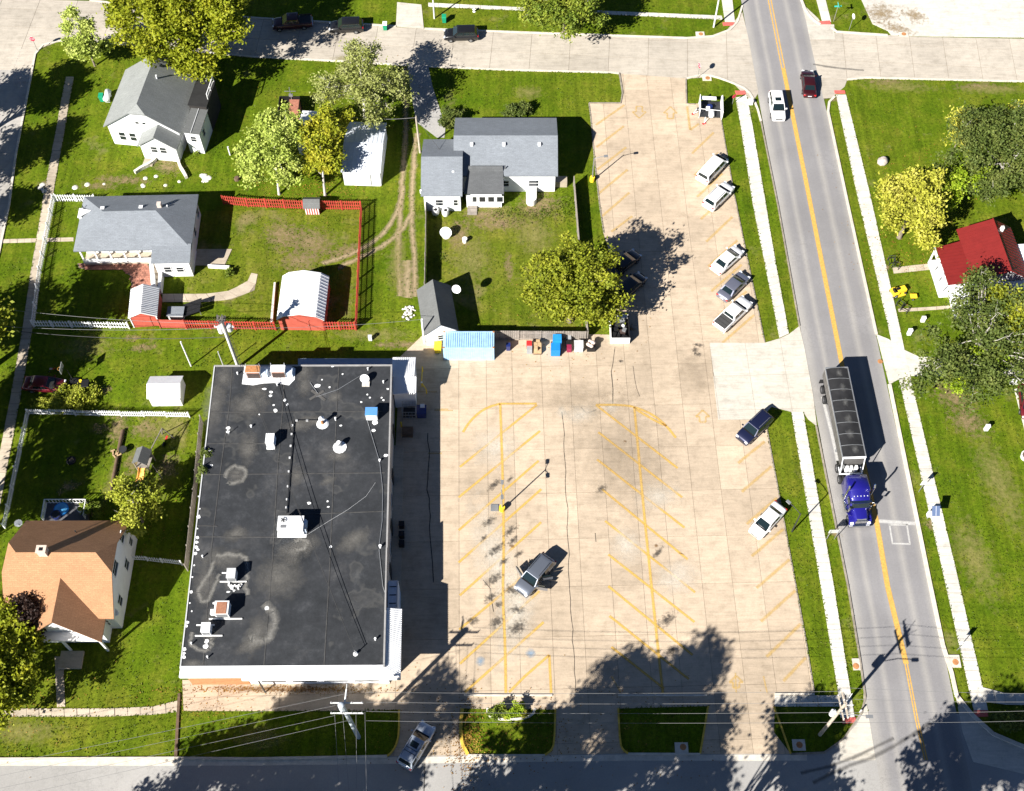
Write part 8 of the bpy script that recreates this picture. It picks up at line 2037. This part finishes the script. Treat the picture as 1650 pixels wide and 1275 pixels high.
m = MB(); m.box(-.2, -.35, .4, .9, .35, .85); m.build('hood', YELLOW, t); m = MB(); m.box(-.9, -.55, .35, -.2, .55, .75); m.build('fender', YELLOW, t); m = MB(); m.box(-.75, -.25, .75, -.3, .25, .85); m.box(-.8, -.25, .85, -.7, .25, 1.2); m.build('seat', BLACK, t); m = MB(); m.tube([(-.05, 0, .85), (-.2, 0, 1.1)], .03, 6); m.cyl(-.22, 0, 1.08, 1.12, .2, 10); m.build('steering_wheel', BLACK, t)
m = MB(); m.cbox(.2, 0, .22, 1.0, 1.3, .14); m.build('mower_deck', YELLOW, t)
for x, y, r in ((-.6, .5, .32), (-.6, -.5, .32), (.75, .45, .2), (.75, -.45, .2)): wheel(t, x, y, r, .2)
g = G(1470, 481); t = thing('garden_cart', 'small yellow garden cart beside the tractor', 'cart', (*g, 0)); m = MB(); m.hexa([(-.3, -.2, .25), (.3, -.2, .25), (.3, .2, .25), (-.3, .2, .25), (-.42, -.3, .55), (.42, -.3, .55), (.42, .3, .55), (-.42, .3, .55)]); m.build('tub', YELLOW, t); wheel(t, 0, .3, .16, .08); wheel(t, 0, -.3, .16, .08)
m = MB(); g = G(1643, 617); m.box(-1.2, -.25, 0, 1.4, .25, .45); tag(m.build('parking_kerb', WHITE, None, None, (*g, 0)), 'white concrete wheel stop at the right edge', 'wheel stop')
g = G(1652, 737); t = thing('planter', 'white round planter cut by the right edge of the lawn', 'planter', (*g, 0)); m = MB(); m.cyl(0, 0, 0, .5, .55, 14, 0, .62); m.build('pot', WHITE, t); m = MB(); m.cyl(0, 0, .5, .52, .5, 14); m.build('soil', MATS['soil'], t)
g = G(1418, 583); t = thing('valve_cover', 'rusty round valve cover in the east driveway mouth', 'manhole cover', (*g, .055)); m = MB(); m.cyl(0, 0, 0, .02, .3, 14); m.build('cover', RUSTM, t)
g = G(1354, 1138); m = MB(); m.cyl(0, 0, 0, .75, .07, 8); m.ball((0, 0, .75), .1, 8, 4); tag(m.build('marker_post', LGREY, None, None, (*G(1385, 1148), 0)), 'short grey marker post by the kerb near the corner pole', 'post')
# dark tyre-black weeds in the gutter of the second lawn patch etc. stay in the materials

# ================================================================== GRASS BLADES AND FALLEN LEAVES (real cards on the lawns, ragged along paved edges)
from mathutils import noise
from mathutils.bvhtree import BVHTree
bv, bf, own = [], [], []
for ob in list(COL.objects):
    if ob.get('kind') == 'structure' and ob.type == 'MESH':
        o_ = len(bv); l_ = ob.location
        bv += [(q.co.x + l_.x, q.co.y + l_.y, q.co.z + l_.z) for q in ob.data.vertices]
        for pl in ob.data.polygons: bf.append([o_ + q for q in pl.vertices]); own.append(ob.name in ('ground', 'back_yard', 'back_yard.001'))
tree_ = BVHTree.FromPolygons(bv, bf)
C0 = []
def on_ground(x, y):
    loc, n, i, dist_ = tree_.ray_cast(Vector((x, y, .9)), Vector((0, 0, -1)))
    return loc is not None and own[i]
tries = 0
while len(C0) < 34000 and tries < 190000:
    tries += 1
    px, py = rng.uniform(-10, 1660), rng.uniform(-6, 1240)
    x, y = G(px, py)
    v = noise.noise(Vector((x * .35, y * .35, 0))) + .6 * noise.noise(Vector((x * 1.7, y * 1.7, 5)))
    if v + rng.uniform(-.6, .6) < .02: continue
    if on_ground(x, y): C0.append((x, y, .05))
def edge_grass(px, spread=.05, per=7):
    P = dense(GP(px), .5)
    for a, b_ in zip(P, P[1:]):
        for _ in range(int(per * math.dist(a, b_) * (.3 + 1.1 * max(0, .5 + noise.noise(Vector((a[0] * .9, a[1] * .9, 2))))))):
            t = rng.random(); C0.append((lerp(a[0], b_[0], t) + rng.gauss(0, spread), lerp(a[1], b_[1], t) + rng.gauss(0, spread), rng.uniform(.06, .11)))
for P in ([(1185, 158), (1193, 200), (1213, 330), (1230, 414), (1256, 545)], [(1203, 154), (1212, 200), (1234, 330), (1248, 414), (1271, 538)], [(1275, 664), (1323, 948), (1352, 1126)], [(1294, 664), (1344, 948), (1372, 1126)],
          [(1347, 153), (1380, 310), (1432, 530)], [(1363, 153), (1401, 310), (1450, 530)], [(1447, 605), (1525, 948), (1569, 1147)], [(1466, 605), (1547, 948), (1583, 1108)], [(1253, 330), (1288, 526)], [(1315, 687), (1366, 945), (1385, 1060)], [(1366, 330), (1412, 539)], [(1433, 620), (1499, 945), (1519, 1040)],
          [(106, 124), (68, 330), (48, 450), (37, 525), (17, 640)], [(119, 124), (83, 330), (62, 450), (53, 525), (33, 640), (8, 775)], [(0, 1142), (170, 1142), (246, 1139), (287, 1129)], [(0, 1155), (170, 1155), (246, 1152), (288, 1147)], [(292, 1147), (410, 1146), (617, 1145), (642, 1145)], [(745, 1142), (895, 1144)], [(996, 1142), (1141, 1138)], [(949, 169), (958, 259), (966, 330), (973, 376)], [(1157, 167), (1182, 310), (1232, 552)], [(1233, 678), (1296, 1020), (1312, 1117)],
          [(690, 12), (830, 17), (996, 25), (1165, 32)], [(410, 94), (513, 99), (655, 107)], [(692, 109), (820, 115), (986, 119)], [(181, 72), (410, 94)], [(57, 90), (52, 114), (26, 248), (15, 330)], [(1365, 131), (1396, 128), (1650, 134)], [(0, 1223), (280, 1221), (620, 1218)]):
    edge_grass(P)
for x, y in ((695, 420), (690, 340), (910, 330), (925, 350), (880, 345), (850, 350), (815, 345)):
    g = G(x, y)
    for _ in range(160): C0.append((g[0] + rng.gauss(0, 1.2), g[1] + rng.gauss(0, .6), rng.uniform(.08, .35)))
me = leaf_mesh('grass_blades', np.array(C0), .10, .9, 2.2); me.materials.append(L_GRASS)
gb = bpy.data.objects.new('grass_blades', me); COL.objects.link(gb); tag(gb, kind='stuff')
F0 = []
for px, py, sx, sy, n_ in ((752, 1195, .8, 2.2, 500), (765, 1205, 1.6, 1.0, 300), (420, 1111, 5, .22, 420), (520, 1111, 3, .22, 320), (330, 1140, 3, .8, 120), (530, 300, 3, 2.5, 420), (455, 300, 3, 2.0, 260), (600, 180, 4, 4, 350), (280, 150, 6, 5, 420), (1470, 400, 4, 4, 520), (1480, 300, 5, 5, 350), (215, 850, 2.5, 2.5, 260), (920, 520, 5, 4, 300), (880, 1190, 1.5, 2, 180), (30, 1130, 4, 3, 260), (690, 1160, 4, 3, 220), (1050, 1180, 4, 3, 160)):
    g = G(px, py)
    for _ in range(n_): F0.append((g[0] + rng.gauss(0, sx), g[1] + rng.gauss(0, sy), rng.uniform(.075, .10)))
me = leaf_mesh('fallen_leaves', np.array(F0), .10, 2.5, 1.4); me.materials.append(L_FALLEN)
fl = bpy.data.objects.new('fallen_leaves', me); COL.objects.link(fl); tag(fl, kind='stuff')
